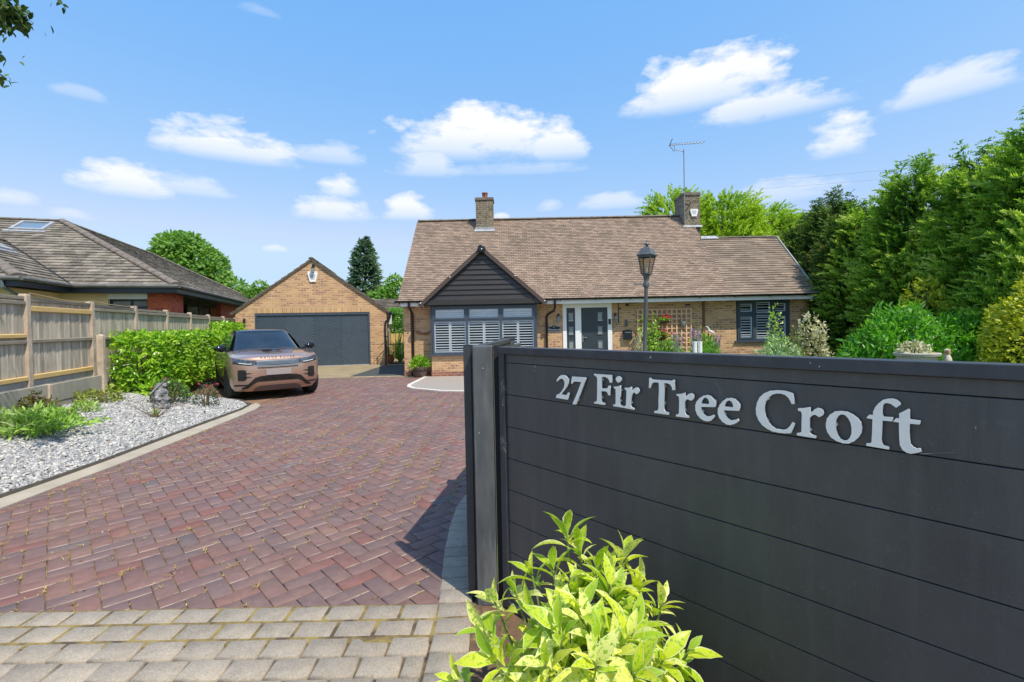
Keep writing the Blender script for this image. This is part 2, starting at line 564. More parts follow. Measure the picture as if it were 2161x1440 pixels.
def blockmat(name, stops, speck=0.25, wash=None):
    m = bpy.data.materials.new(name)
    m.use_nodes = True
    b = NB(m.node_tree)
    p = m.node_tree.nodes['Principled BSDF']
    p.inputs['Roughness'].default_value = 0.72
    at = b.n('ShaderNodeAttribute', attribute_name='var')
    col = b.ramp(at.outputs['Fac'], stops)
    tc = b.n('ShaderNodeTexCoord')
    n1 = b.n('ShaderNodeTexNoise', i_Scale=2.2, i_Detail=5.0); b.l(tc.outputs['Object'], n1.inputs['Vector'])
    n2 = b.n('ShaderNodeTexNoise', i_Scale=110.0, i_Detail=5.0, i_Roughness=0.7); b.l(tc.outputs['Object'], n2.inputs['Vector'])
    n3 = b.n('ShaderNodeTexNoise', i_Scale=16.0, i_Detail=4.0); b.l(tc.outputs['Object'], n3.inputs['Vector'])
    k = b.math('ADD', b.math('MULTIPLY_ADD', n1.outputs[0], 0.5, 0.52), b.math('MULTIPLY', b.math('SUBTRACT', n2.outputs[0], 0.5), speck * 4))
    k = b.math('ADD', k, b.math('MULTIPLY', n3.outputs[0], 0.5))
    cc = b.n('ShaderNodeCombineColor')
    for i in range(3): b.l(k, cc.inputs[i])
    col = b.mix(1.0, col, cc.outputs[0], 'MULTIPLY')
    if wash:
        mr = b.n('ShaderNodeMapRange'); mr.inputs[1].default_value = 0.52; mr.inputs[2].default_value = 0.72
        n4 = b.n('ShaderNodeTexNoise', i_Scale=1.0, i_Detail=6.0, i_Roughness=0.65); b.l(tc.outputs['Object'], n4.inputs['Vector'])
        b.l(n4.outputs[0], mr.inputs[0])
        col = b.mix(b.math('MULTIPLY', mr.outputs[0], 0.45), col, wash)
    b.l(col, p.inputs['Base Color'])
    bp = b.n('ShaderNodeBump', i_Strength=0.35, i_Distance=0.004); b.l(n2.outputs[0], bp.inputs['Height'])
    b.l(bp.outputs[0], p.inputs['Normal'])
    return m


m_block = blockmat('clay_paver', [(0, (0.220, 0.115, 0.092)), (0.3, (0.20, 0.114, 0.095)), (0.55, (0.185, 0.112, 0.10)), (0.8, (0.168, 0.110, 0.102)),
                                  (0.94, (0.22, 0.09, 0.07)), (1, (0.145, 0.118, 0.112))], speck=0.07, wash=(0.30, 0.20, 0.15))
stain(m_block, (0.085, 0.055, 0.05), .7, .55, .72, .35); stain(m_block, (0.33, 0.22, 0.14), 1.7, .56, .68, .3)
m_sett = blockmat('granite_sett', [(0, (0.345, 0.29, 0.222)), (0.5, (0.305, 0.257, 0.20)), (1, (0.375, 0.315, 0.242))], speck=0.38)

# one sheet to the horizon
g = MB(); S = 1500
g.box(-S, S, -S, S, -0.6, -0.03)
tag(g.build('ground', m_grass), kind='structure')

# edging line between drive and gravel bed (drive side of the pale haunching)
OUT = [(-4.72, 1.6), (-4.74, 3.0), (-4.773, 4.36), (-4.81, 4.92), (-4.83, 5.71), (-4.943, 7.077), (-5.057, 8.33), (-5.2, 9.55), (-5.36, 10.05), (-5.62, 10.3)]
EDG = [(-4.97, 1.6), (-5.0, 3.0), (-5.016, 4.585), (-5.02, 5.06), (-5.07, 5.95), (-5.21, 7.25), (-5.29, 8.152), (-5.39, 9.35), (-5.53, 9.9), (-6.05, 10.5), (-7.43, 11.35)]


def lerp_poly(P, n):
    P = np.array(P, float)
    d = np.r_[0, np.cumsum(np.hypot(*np.diff(P, axis=0).T))]
    t = np.linspace(0, d[-1], n)
    return np.c_[np.interp(t, d, P[:, 0]), np.interp(t, d, P[:, 1])]


# ---- red clay paver drive, laid herringbone at 45 degrees
def blocks(centres, angs, L, Wd, gap, ch, z, var, tilt=0.004, thick=0.03):
    """chamfered paving blocks, all in one mesh"""
    n = len(centres)
    hx, hy = L / 2 - gap / 2, Wd / 2 - gap / 2
    base = np.array([(-hx, -hy), (hx, -hy), (hx, hy), (-hx, hy)])
    inn = np.array([(-hx + ch, -hy + ch), (hx - ch, -hy + ch), (hx - ch, hy - ch), (-hx + ch, hy - ch)])
    loc = np.vstack([base, base, inn])
    zz = np.r_[np.full(4, -thick), np.full(4, -ch * 0.9), np.zeros(4)]
    ca, sa = np.cos(angs)[:, None], np.sin(angs)[:, None]
    X = centres[:, 0:1] + ca * loc[:, 0] - sa * loc[:, 1]
    Y = centres[:, 1:2] + sa * loc[:, 0] + ca * loc[:, 1]
    tx = rng.normal(0, tilt, (n, 1)); ty = rng.normal(0, tilt, (n, 1)); dz = rng.normal(0, 0.0012, (n, 1))
    Z = z + zz[None, :] + tx * loc[:, 0] + ty * loc[:, 1] + dz
    V = np.stack([X, Y, Z], 2).reshape(-1, 3)
    f = np.array([(8, 9, 10, 11), (4, 5, 9, 8), (5, 6, 10, 9), (6, 7, 11, 10), (7, 4, 8, 11), (0, 1, 5, 4), (1, 2, 6, 5), (2, 3, 7, 6), (3, 0, 4, 7)])
    F = (f[None] + (np.arange(n) * 12)[:, None, None]).reshape(-1, 4)
    return V, F, np.repeat(var, 9)


BW = 0.12
ii, jj = np.meshgrid(np.arange(-170, 170), np.arange(-90, 90))
ox = (ii - 2 * jj).ravel() * BW; oy = (ii + 2 * jj).ravel() * BW
cH = np.c_[ox + BW, oy + BW / 2]; cV = np.c_[ox + BW / 2, oy + 2 * BW]
cc_ = np.vstack([cH, cV]); aa_ = np.r_[np.zeros(len(cH)), np.full(len(cV), PI / 2)]
th = R(44.0)
cc_ = np.c_[cc_[:, 0] * math.cos(th) - cc_[:, 1] * math.sin(th), cc_[:, 0] * math.sin(th) + cc_[:, 1] * math.cos(th)] + np.array([-2.0, 8.0])
aa_ = aa_ + th
Pl = np.array([(-4.73, 2.6)] + OUT[2:] + [(-6.6, 11.9), (-9.3, 15.5)]); Pr = np.array([(-0.36, 2.6), (-0.38, 4.0), (-0.3, 4.6), (0.3, 5.6), (1.6, 8.0), (1.6, 15.2)])
xl = np.interp(cc_[:, 1], Pl[:, 1], Pl[:, 0]); xr = np.interp(cc_[:, 1], Pr[:, 1], Pr[:, 0])
ok = (cc_[:, 0] > xl - 0.05) & (cc_[:, 0] < xr + 0.03) & (cc_[:, 1] > 2.66) & (cc_[:, 1] < 15.25)
pad_poly = [(-2.83, 12.95), (-2.75, 14.97), (0.9, 14.97), (0.9, 11.5), (-1.2, 11.52), (-1.8, 11.66), (-2.55, 12.2), (-2.75, 12.5)]
cc_, aa_ = cc_[ok], aa_[ok]
nv = rng.random(len(cc_))
V, F, var = blocks(cc_, aa_, 2 * BW, BW, 0.0055, 0.004, 0.0, nv, tilt=0.01)
m_edge = M('sanded_sunlit_edge', (0.40, 0.32, 0.27), (0.17, 0.115, 0.10), ns=5, rough=0.9, thr=(0.42, 0.58))
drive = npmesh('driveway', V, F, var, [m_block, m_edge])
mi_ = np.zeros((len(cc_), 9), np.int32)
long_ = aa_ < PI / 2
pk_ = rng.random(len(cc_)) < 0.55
mi_[long_ & pk_, 1] = 1; mi_[~long_ & pk_, 4] = 1  # pale sand plus a painted highlight, only on chamfers facing the sun
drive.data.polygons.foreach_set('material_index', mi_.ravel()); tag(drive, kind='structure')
g = MB()
g.poly([(p[0], p[1], -0.012) for p in [(-4.72, 2.6), (-0.3, 2.6), (-0.3, 4.5), (1.7, 7.8), (1.7, 15.3), (-9.6, 15.3), (-6.6, 11.8), (-5.3, 10.1), (-4.8, 6.0)]])
tag(g.build('driveway_bedding', m_joint), kind='structure')

# apron in front of the garage: worn concrete under moss
g = MB(); g.box(-12.2, -3.4, 15.2, 24.0, -0.05, 0.002); g.box(-3.4, 1.6, 14.9, 15.36, -0.05, 0.003)
tag(g.build('garage_apron', m_apron), kind='structure')
# dark sheet painting the shadow on the ground in front of the side gate
g = MB(); g.box(-5.35, -3.62, 15.55, 19.7, -0.04, 0.010)
tag(g.build('ground_shadow', M('painted_shadow', (0.075, 0.08, 0.075), (0.05, 0.055, 0.05), ns=5, rough=0.9, bump=0.5, bs=90)), kind='structure')

# pale pad in front of the bay
m_pad = M('pale_exposed_pad', (0.40, 0.35, 0.30), (0.31, 0.265, 0.23), ns=40, rough=0.9, bump=0.5, bs=120)
g = MB(); g.prism([(p[0], p[1], -0.03) for p in pad_poly][::-1], (0, 0, 0.042))
tag(g.build('pavement', m_pad), kind='structure')
g = MB()
pp = [(-2.75, 14.9), (-2.83, 12.95), (-2.75, 12.5), (-2.55, 12.2), (-1.8, 11.66), (-1.2, 11.52), (0.9, 11.5)]
for a, c in zip(pp[:-1], pp[1:]):
    a = Vector((*a, 0)); c = Vector((*c, 0)); n_ = Vector((-(c - a).y, (c - a).x, 0)).normalized() * 0.055
    g.prism([a - n_, c - n_, c + n_, a + n_], (0, 0, 0.022))
tag(g.build('pavement_edging', M('pale_edging', (0.66, 0.62, 0.56), rough=0.8)), kind='structure')

# grey setts across the threshold, and the strip along the gate
cs = []; an = []
y = 2.655; r_ = 0; hs_ = []
while y > -3.2:
    xr_ = -0.452 + rng.normal(0, 0.001)
    if r_ % 2: hs_.append((xr_ - 0.0525, y)); xr_ -= 0.105
    for k in range(34): cs.append((xr_ - 0.105 - k * 0.21 + (rng.normal(0, 0.002) if k else 0), y)); an.append(0.0)
    y -= 0.1415; r_ += 1
V, F, var = blocks(np.array(hs_), np.zeros(len(hs_)), 0.105, 0.1415, 0.011, 0.008, 0.006, rng.random(len(hs_)), tilt=0.008)
tag(npmesh('pavement', V, F, var, m_sett), kind='structure')
V, F, var = blocks(np.array(cs), np.array(an), 0.21, 0.1415, 0.011, 0.008, 0.006, rng.random(len(cs)), tilt=0.008)
tag(npmesh('pavement', V, F, var, m_sett), kind='structure')
strip = lerp_poly([(-0.345, 0.3), (-0.345, 2.5), (-0.36, 2.72), (-0.38, 2.95), (-0.42, 3.4), (-0.435, 3.85), (-0.425, 4.24), (-0.37, 4.5), (-0.25, 4.85), (0.0, 5.35), (0.5, 6.1), (1.4, 7.6)], 57)
dv = np.gradient(strip, axis=0); ang = np.arctan2(dv[:, 1], dv[:, 0]) - PI / 2
V, F, var = blocks(strip, ang, 0.205, 0.1405, 0.010, 0.008, 0.0075, rng.random(len(strip)), tilt=0.006)
tag(npmesh('kerb', V, F, var, m_sett), kind='structure')
g = MB(); g.box(-4.9, -0.2, 2.4, 2.727, -0.01, 0.0032)
tag(g.build('pavement_joint', m_joint), kind='structure')
g = MB(); g.box(-9, -0.2, -3.2, 2.72, -0.05, -0.012)
tag(g.build('pavement_bedding', M('dark_joint_sand', (0.16, 0.115, 0.05), (0.055, 0.04, 0.03), ns=9, rough=1.0, thr=(0.4, 0.6))), kind='structure')
# planting soil under and beside the gate
g = MB(); g.box(-0.245, 4.0, -2.5, 2.9, -0.05, 0.0)
tag(g.build('soil', m_soil), kind='structure')

# haunching strip of pale mortar and the dark edging
Po, Pe = lerp_poly(OUT, 40), lerp_poly(EDG[:9], 40)
g = MB()
for i in range(39):
    a, c, d, e = Po[i], Po[i + 1], Pe[i + 1], Pe[i]
    g.add([(a[0], a[1], 0.008), (c[0], c[1], 0.008), (d[0], d[1], 0.028), (e[0], e[1], 0.028), (a[0] - 0, a[1], -0.03), (c[0], c[1], -0.03)],
          [(0, 1, 2, 3), (4, 5, 1, 0)])
o = g.build('kerb', M('pale_mortar', (0.47, 0.41, 0.32), (0.36, 0.31, 0.235), ns=3, rough=0.95, bump=0.6, bs=60, detail=8)); tag(o, kind='structure')
EDs = lerp_poly(EDG, 80)
g = MB()
for i in range(79):
    a = Vector((*EDs[i], 0)); c = Vector((*EDs[i + 1], 0)); n_ = Vector((-(c - a).y, (c - a).x, 0)).normalized() * 0.014
    n2 = n_
    g.prism([a - n_, c - n_, c + n2, a + n2], (0, 0, 0.062))
o = g.build('kerb', M('dark_edging', (0.085, 0.075, 0.065), (0.12, 0.11, 0.09), ns=8, rough=0.8)); tag(o, kind='structure')

# gravel bed: rises from the edging to the concrete wall
WAL = [(-5.93, 2.6), (-6.1, 3.3), (-6.39, 4.25), (-6.85, 5.68), (-7.16, 6.63), (-7.47, 7.58), (-7.75, 8.44), (-8.0, 9.22), (-8.12, 9.67), (-8.0, 10.3), (-7.85, 11.0)]
EDG_w = [(-4.98, 1.6)] + EDG[1:]
NE, NW = 60, 14
Pe, Pw = lerp_poly(EDG_w, NE), lerp_poly(WAL, NE)


def bedh(t, s=0.0):
    hw = 0.40 if s < 0.82 else 0.40 - (s - 0.82) / 0.18 * 0.2
    return 0.035 + (hw - 0.035) * (t ** 0.9)


g = MB()
vs = []
for i in range(NE):
    for j in range(NW + 1):
        t = j / NW
        p = Pe[i] * (1 - t) + Pw[i] * t
        vs.append((p[0], p[1], bedh(t, i / NE) - 0.02))
g.add(vs, [(i * (NW + 1) + j, (i + 1) * (NW + 1) + j, (i + 1) * (NW + 1) + j + 1, i * (NW + 1) + j + 1) for i in range(NE - 1) for j in range(NW)])
tag(g.build('gravel_bed', M('grit_base', (0.30, 0.28, 0.26), (0.17, 0.155, 0.14), ns=30, rough=1.0, bump=1.0, bs=90)), kind='structure')


def bedpoint(s, t):
    """s along the bed 0..1, t from edging 0 to wall 1"""
    i = min(int(s * (NE - 1)), NE - 2); f = s * (NE - 1) - i
    a = Pe[i] * (1 - f) + Pe[i + 1] * f; c = Pw[i] * (1 - f) + Pw[i + 1] * f
    p = a * (1 - t) + c * t
    return Vector((p[0], p[1], bedh(t, s) - 0.02))


def bedz(x, y):
    """height of the bed under a point"""
    best = None
    for s in np.linspace(0, 1, 90):
        for t in np.linspace(0, 1, 16):
            p = bedpoint(s, t); d = (p.x - x) ** 2 + (p.y - y) ** 2
            if best is None or d < best[0]: best = (d, p.z)
    return best[1]


# slate chippings
n = 46000
s_ = rng.random(n) ** 0.8; t_ = rng.random(n) * 0.99 + 0.005
fi = np.minimum((s_ * (NE - 1)).astype(int), NE - 2); ff = s_ * (NE - 1) - fi
A = Pe[fi] * (1 - ff)[:, None] + Pe[fi + 1] * ff[:, None]; B_ = Pw[fi] * (1 - ff)[:, None] + Pw[fi + 1] * ff[:, None]
P = A * (1 - t_)[:, None] + B_ * t_[:, None]
hw = np.where(s_ < 0.82, 0.40, 0.40 - (s_ - 0.82) / 0.18 * 0.2)
Z = 0.035 + (hw - 0.035) * t_ ** 0.9 - 0.02 + rng.random(n) * 0.018
sz = 0.013 + 0.017 * rng.random(n)
a = rng.random((n, 5)) * 2 * PI
angs5 = np.sort((np.arange(5)[None] + rng.random((n, 5)) * 0.8) / 5 * 2 * PI, axis=1)
rad = sz[:, None] * (0.6 + 0.6 * rng.random((n, 5))) * np.array([1.0])[None]
fl = rng.random(n) * PI
ex = rad * np.cos(angs5) * 1.25; ey = rad * np.sin(angs5) * 0.75
dx = ex * np.cos(fl)[:, None] - ey * np.sin(fl)[:, None]; dy = ex * np.sin(fl)[:, None] + ey * np.cos(fl)[:, None]
tx = rng.normal(0, 0.33, (n, 1)); ty = rng.normal(0, 0.33, (n, 1))
Vt = np.stack([P[:, 0:1] + dx * 0.8, P[:, 1:2] + dy * 0.8, Z[:, None] + tx * dx + ty * dy + sz[:, None] * 0.35], 2)
Vb = np.stack([P[:, 0:1] + dx, P[:, 1:2] + dy, Z[:, None] + tx * dx + ty * dy - sz[:, None] * 0.12], 2)
V = np.concatenate([Vt, Vb], 1).reshape(-1, 3)
k = np.arange(n) * 10
fs = []
tri = np.array([(0, 1, 2), (0, 2, 3), (0, 3, 4)] + [t for q in range(5) for t in ((q, 5 + q, 5 + (q + 1) % 5), (q, 5 + (q + 1) % 5, (q + 1) % 5))])
F = (tri[None] + k[:, None, None]).reshape(-1, 3)
m_chip = M('slate_chipping', (0.50, 0.50, 0.49), None, rough=0.75, varamt=0.0)
bb = NB(m_chip.node_tree); at = bb.n('ShaderNodeAttribute', attribute_name='var')
bb.l(bb.ramp(at.outputs['Fac'], [(0, (0.19, 0.19, 0.195)), (0.35, (0.31, 0.31, 0.31)), (0.7, (0.45, 0.44, 0.42)), (0.95, (0.66, 0.64, 0.58)), (1, (0.30, 0.2, 0.13))]), m_chip.node_tree.nodes['Principled BSDF'].inputs['Base Color'])
chips = npmesh('gravel', V, F, np.repeat(rng.random(n), len(tri)), m_chip)
tag(chips, 'pale grey slate chippings covering the raised bed beside the drive', 'gravel', kind='stuff')

stain(m_sett, (0.20, 0.165, 0.11), 1.8, .54, .70, .4)
# soil under hedge and behind the wall
g = MB(); g.prism([(-8.0, 9.6, -0.02), (-7.55, 10.4, -0.02), (-7.3, 11.2, -0.02), (-6.95, 11.9, -0.02), (-9.3, 18.9, -0.02), (-11.8, 19.3, -0.02), (-9.2, 11.0, -0.02)][::-1], (0, 0, 0.03))
g.prism([(-12.0, 19.3, 0.0), (-9.0, 10.0, 0.0), (-6.2, 2.0, 0.0), (-7.5, 2.0, 0.0), (-14.0, 19.3, 0.0)], (0, 0, 0.3))
tag(g.build('soil', m_soil), kind='structure')
g = MB(); g.prism([(-60, 1.0, -0.02), (-6.9, 1.0, -0.02), (-12.6, 20.0, -0.02), (-22, 48, -0.02), (-60, 48, -0.02)], (0, 0, 0.5))
tag(g.build('terrace', m_grass), kind='structure')
# strip of brown mossy ground between bed tip, hedge and car
g = MB(); g.prism([(-5.5, 10.15, -0.02), (-6.1, 10.62, -0.02), (-7.4, 11.4, -0.02), (-6.8, 12.2, -0.02), (-9.5, 18.5, -0.02), (-6.5, 15.3, -0.02), (-5.6, 11.5, -0.02)][::-1], (0, 0, 0.028))
tag(g.build('soil', M('mossy_brown', (0.33, 0.2, 0.115), (0.22, 0.135, 0.085), ns=3, rough=1.0, bump=0.7, bs=90, detail=8)), kind='structure')

# dry moss and weeds in the joints
def blades(P, H, spread, nb, width=0.004, var=None):
    """tufts: nb thin blades from every point of P"""
    n = len(P)
    a = rng.random((n, nb)) * 2 * PI
    lean = rng.random((n, nb)) * spread
    h = H[:, None] * (0.5 + 0.8 * rng.random((n, nb)))
    base = P[:, None, :] + np.stack([np.cos(a), np.sin(a), np.zeros_like(a)], 2) * (rng.random((n, nb, 1)) * H[:, None, None] * 0.6)
    tip = base + np.stack([np.cos(a) * lean * h, np.sin(a) * lean * h, h], 2)
    sd_ = np.stack([-np.sin(a), np.cos(a), np.zeros_like(a)], 2) * width
    V = np.stack([base - sd_, base + sd_, tip], 2).reshape(-1, 3)
    F = np.arange(len(V)).reshape(-1, 3)
    v = rng.random((n, nb)).ravel() if var is None else np.repeat(var, nb)
    return V, F, v


nt_ = 15000
sel = rng.integers(0, len(cc_), nt_)
wgt = rng.random(nt_) < np.clip(1.1 - np.abs(cc_[sel][:, 1] - 6.5) / 5.5, 0.22, 1)
sel = sel[wgt]
L2 = BW * np.where(rng.random(len(sel)) < 0.8, 1, 0.2)
offl = (rng.random(len(sel)) - 0.5) * BW * 0.9
endx = np.cos(aa_[sel]) * L2 - np.sin(aa_[sel]) * offl; endy = np.sin(aa_[sel]) * L2 + np.cos(aa_[sel]) * offl
lat = rng.random(len(sel)) < 0.25
P = np.c_[cc_[sel][:, 0] + endx, cc_[sel][:, 1] + endy, np.full(len(sel), -0.004)]
keep_ = (np.sin(P[:, 0] * 2.1 + 1.3 * np.sin(P[:, 1] * .9)) + np.sin(P[:, 1] * 1.7 + P[:, 0]) + rng.normal(0, 1.0, len(P))) > -0.35
P = P[keep_]; P[:, :2] += rng.normal(0, .006, (len(P), 2))
V, F, v = blades(P, 0.008 + 0.016 * rng.random(len(P)) ** 2.5, 2.4, 9, width=0.0032)
tag(npmesh('moss', V, F, v, m_moss), 'dry ochre moss growing in the joints of the red paving', 'moss', kind='stuff')


# ================================================================== ROOF TILING
def clip(poly, cpoly):
    """Sutherland-Hodgman: clip poly by a convex counter-clockwise cpoly (2D)"""
    out_ = poly
    for i in range(len(cpoly)):
        a, c = cpoly[i], cpoly[(i + 1) % len(cpoly)]
        inp, out_ = out_, []
        if not inp: return []
        def side(p): return (c[0] - a[0]) * (p[1] - a[1]) - (c[1] - a[1]) * (p[0] - a[0])
        for k in range(len(inp)):
            p, q = inp[k - 1], inp[k]
            sp, sq = side(p), side(q)
            if (sp < 0) != (sq < 0):
                f = sp / (sp - sq)
                out_.append((p[0] + (q[0] - p[0]) * f, p[1] + (q[1] - p[1]) * f))
            if sq >= 0: out_.append(q)
    return out_


def tiled(mb, o, u, v, poly, gauge, width, thick=0.014, jit=0.004, gap=0.004, rnd=random.random, m=None, drop=0.0):
    """tiles over poly (u,v metres in the roof plane, ccw), each a wedge with its butt edge raised"""
    o = Vector(o); u = Vector(u).normalized(); v = Vector(v).normalized(); nrm = u.cross(v).normalized()
    us = [p[0] for p in poly]; vs = [p[1] for p in poly]
    row = 0; v0 = min(vs)
    while v0 < max(vs):
        u0 = min(us) - (width / 2 if row % 2 else 0) - rnd() * 0.01
        while u0 < max(us):
            vv = v0 + (rnd() - 0.5) * jit * 2
            q = clip([(u0 + gap / 2, vv), (u0 + width - gap / 2, vv), (u0 + width - gap / 2, vv + gauge * 1.02), (u0 + gap / 2, vv + gauge * 1.02)], poly)
            if len(q) >= 3:
                lift = thick * (0.85 + 0.5 * rnd()); sl = (rnd() - 0.5) * jit * 1.2
                def P(p, top=True):
                    hgt = lift * (1 - (p[1] - vv) / gauge) + 0.002 + sl * (p[0] - u0) / width if top else -0.012
                    return o + u * p[0] + v * p[1] + nrm * hgt
                val = rnd()
                n = len(q)
                lo = min(p[1] for p in q)
                tp = [P(p) for p in q]
                mb.add(tp, [tuple(range(n))], m, val)
                for k in range(n):
                    a, c = q[k], q[(k + 1) % n]
                    if abs(a[1] - c[1]) < 1e-5 and abs(a[1] - lo) < 1e-5 or abs(a[0] - c[0]) < 1e-5:
                        mb.add([P(a), P(c), P(c, False), P(a, False)], [(0, 3, 2, 1)], m, val)
            u0 += width
        v0 += gauge; row += 1


def ridgecaps(mb, a, c, r=0.11, L=0.42, m=None, up=Vector((0, 0, 1))):
    a, c = Vector(a), Vector(c)
    d = (c - a); n = max(1, round(d.length / L)); d = d / n
    t = d.normalized(); s = t.cross(up).normalized(); w = s.cross(t)
    for i in range(n):
        p0 = a + d * i; p1 = a + d * (i + 1.04)
        rr = r * (1 + 0.06 * random.random()); vs = []
        for (p, k) in ((p0, 1.07), (p1, 0.95)):
            for j in range(7):
                an = PI * j / 6 - 0.0
                vs.append(p + s * math.cos(an) * rr * k + w * (math.sin(an) * rr * k * 0.62 - 0.02))
        mb.add(vs, [(j, j + 1, 8 + j, 7 + j) for j in range(6)] + [tuple(range(7))], m, random.random())


# ================================================================== MAIN HOUSE
HY = 15.35; EY = 14.95; EZ = 2.40; TP = 0.9325
PIT = math.atan(TP); VU = (0, math.cos(PIT), math.sin(PIT))
house = thing('bungalow', 'buff brick bungalow with brown tiled roof, dark timber gable over the bay and two chimneys', 'house', (3, HY, 0))


def hpart(mb, name, mat, parent=None, smooth=False):
    return mb.build(name, mat, parent or house, smooth, world=True)


RL, RR, XR = -3.55, 6.93, 9.66          # left verge, main verge, extension verge
ZR = EZ + TP * 3.5                        # ridge height, ridge at EY+3.5
ZX = EZ + TP * 2.36
w_ = MB()
XW0, XW1 = -3.47, 9.62
op = [(-2.45, 0.68, 0.0, 2.3), (1.65, 3.23, -0.1, 2.3), (7.27, 9.0, 0.88, 2.23)]
w_.box(XW0, -2.58, HY, HY + 0.3, 0, 2.42)
w_.box(0.80, 1.65, HY, HY + 0.3, 0, 2.42)
w_.box(3.23, 7.27, HY, HY + 0.3, 0, 2.42)
w_.box(7.27, 9.0, HY, HY + 0.3, 0, 0.88)
w_.box(9.0, XW1, HY, HY + 0.3, 0, 2.42)
w_.box(7.27, 9.0, HY, HY + 0.3, 2.23, 2.42)
w_.prism([(XW0, HY + 0.3, 0), (XW0, HY + 7, 0), (XW0, HY + 7, 2.35), (XW0, EY + 3.5, ZR - 0.15), (XW0, HY + 0.3, 2.6)], (0.3, 0, 0))
w_.prism([(RR - 0.4, HY + 0.3, 2.2), (RR - 0.4, HY + 7, 2.2), (RR - 0.4, EY + 3.5, ZR - 0.15), (RR - 0.4, HY + 0.3, 2.6)], (0.3, 0, 0))
w_.prism([(XW1 - 0.3, HY + 0.3, 0), (XW1 - 0.3, HY + 4.5, 0), (XW1 - 0.3, HY + 4.5, 2.2), (XW1 - 0.3, EY + 2.36, ZX - 0.15), (XW1 - 0.3, HY + 0.3, 2.55)], (0.3, 0, 0))
w_.box(XW0, XW1, HY + 6.9, HY + 7.0, 0, 2.3)
hpart(w_, 'wall', m_buff)
# pier and jamb left of the bay, red plinth courses
w_ = MB(); w_.box(-3.49, -3.27, HY - 0.06, HY, 0.18, 2.3); hpart(w_, 'pier', m_buff)
for (xa_, xb_, ya_, zt_) in ((-3.50, -3.26, 0.075, 0.18), (-3.26, -2.58, 0.012, 0.16), (0.8, 1.64, 0.012, 0.16), (3.24, 9.6, 0.012, 0.16)):
    w_ = MB(); w_.box(xa_, xb_, HY - ya_, HY - 0.001, 0, zt_); hpart(w_, 'plinth', m_redbrick)
w_ = MB(); w_.box(6.17, 6.24, HY - 0.05, HY - 0.002, 0, 2.28); hpart(w_, 'movement_joint', M('rust_brown_joint', (0.17, 0.085, 0.05), rough=0.8))
# bay base
BY = 15.0
w_ = MB(); w_.box(-2.56, 0.78, BY, HY, 0.155, 0.66); hpart(w_, 'bay_wall', m_buff)
w_ = MB(); w_.box(-2.57, 0.79, BY - 0.012, HY, 0, 0.155); hpart(w_, 'bay_plinth', m_redbrick)


# ---- windows with shutters
def louvres(mb, x0, x1, z0, z1, y, st=0.035, pitch=0.062, op=0.6):
    """one shutter panel: two stiles, rails, tilted blades (front at y)"""
    mb.box(x0, x0 + st, y, y + 0.03, z0, z1); mb.box(x1 - st, x1, y, y + 0.03, z0, z1)
    mb.box(x0 + st, x1 - st, y + 0.002, y + 0.028, z0, z0 + st); mb.box(x0 + st, x1 - st, y + 0.002, y + 0.028, z1 - st, z1)
    n = max(2, int((z1 - z0 - 2 * st) / pitch)); p = (z1 - z0 - 2 * st) / n
    for i in range(n):
        zc = z0 + st + p * (i + 0.5)
        a = op; hx, hz = 0.030 * math.cos(a), 0.030 * math.sin(a)
        mb.prism([(x0 + st, y + 0.015 - hx, zc - hz), (x0 + st, y + 0.015 + hx, zc + hz), (x0 + st, y + 0.012 + hx, zc + hz + 0.007), (x0 + st, y + 0.012 - hx, zc - hz + 0.007)], (x1 - x0 - 2 * st, 0, 0))


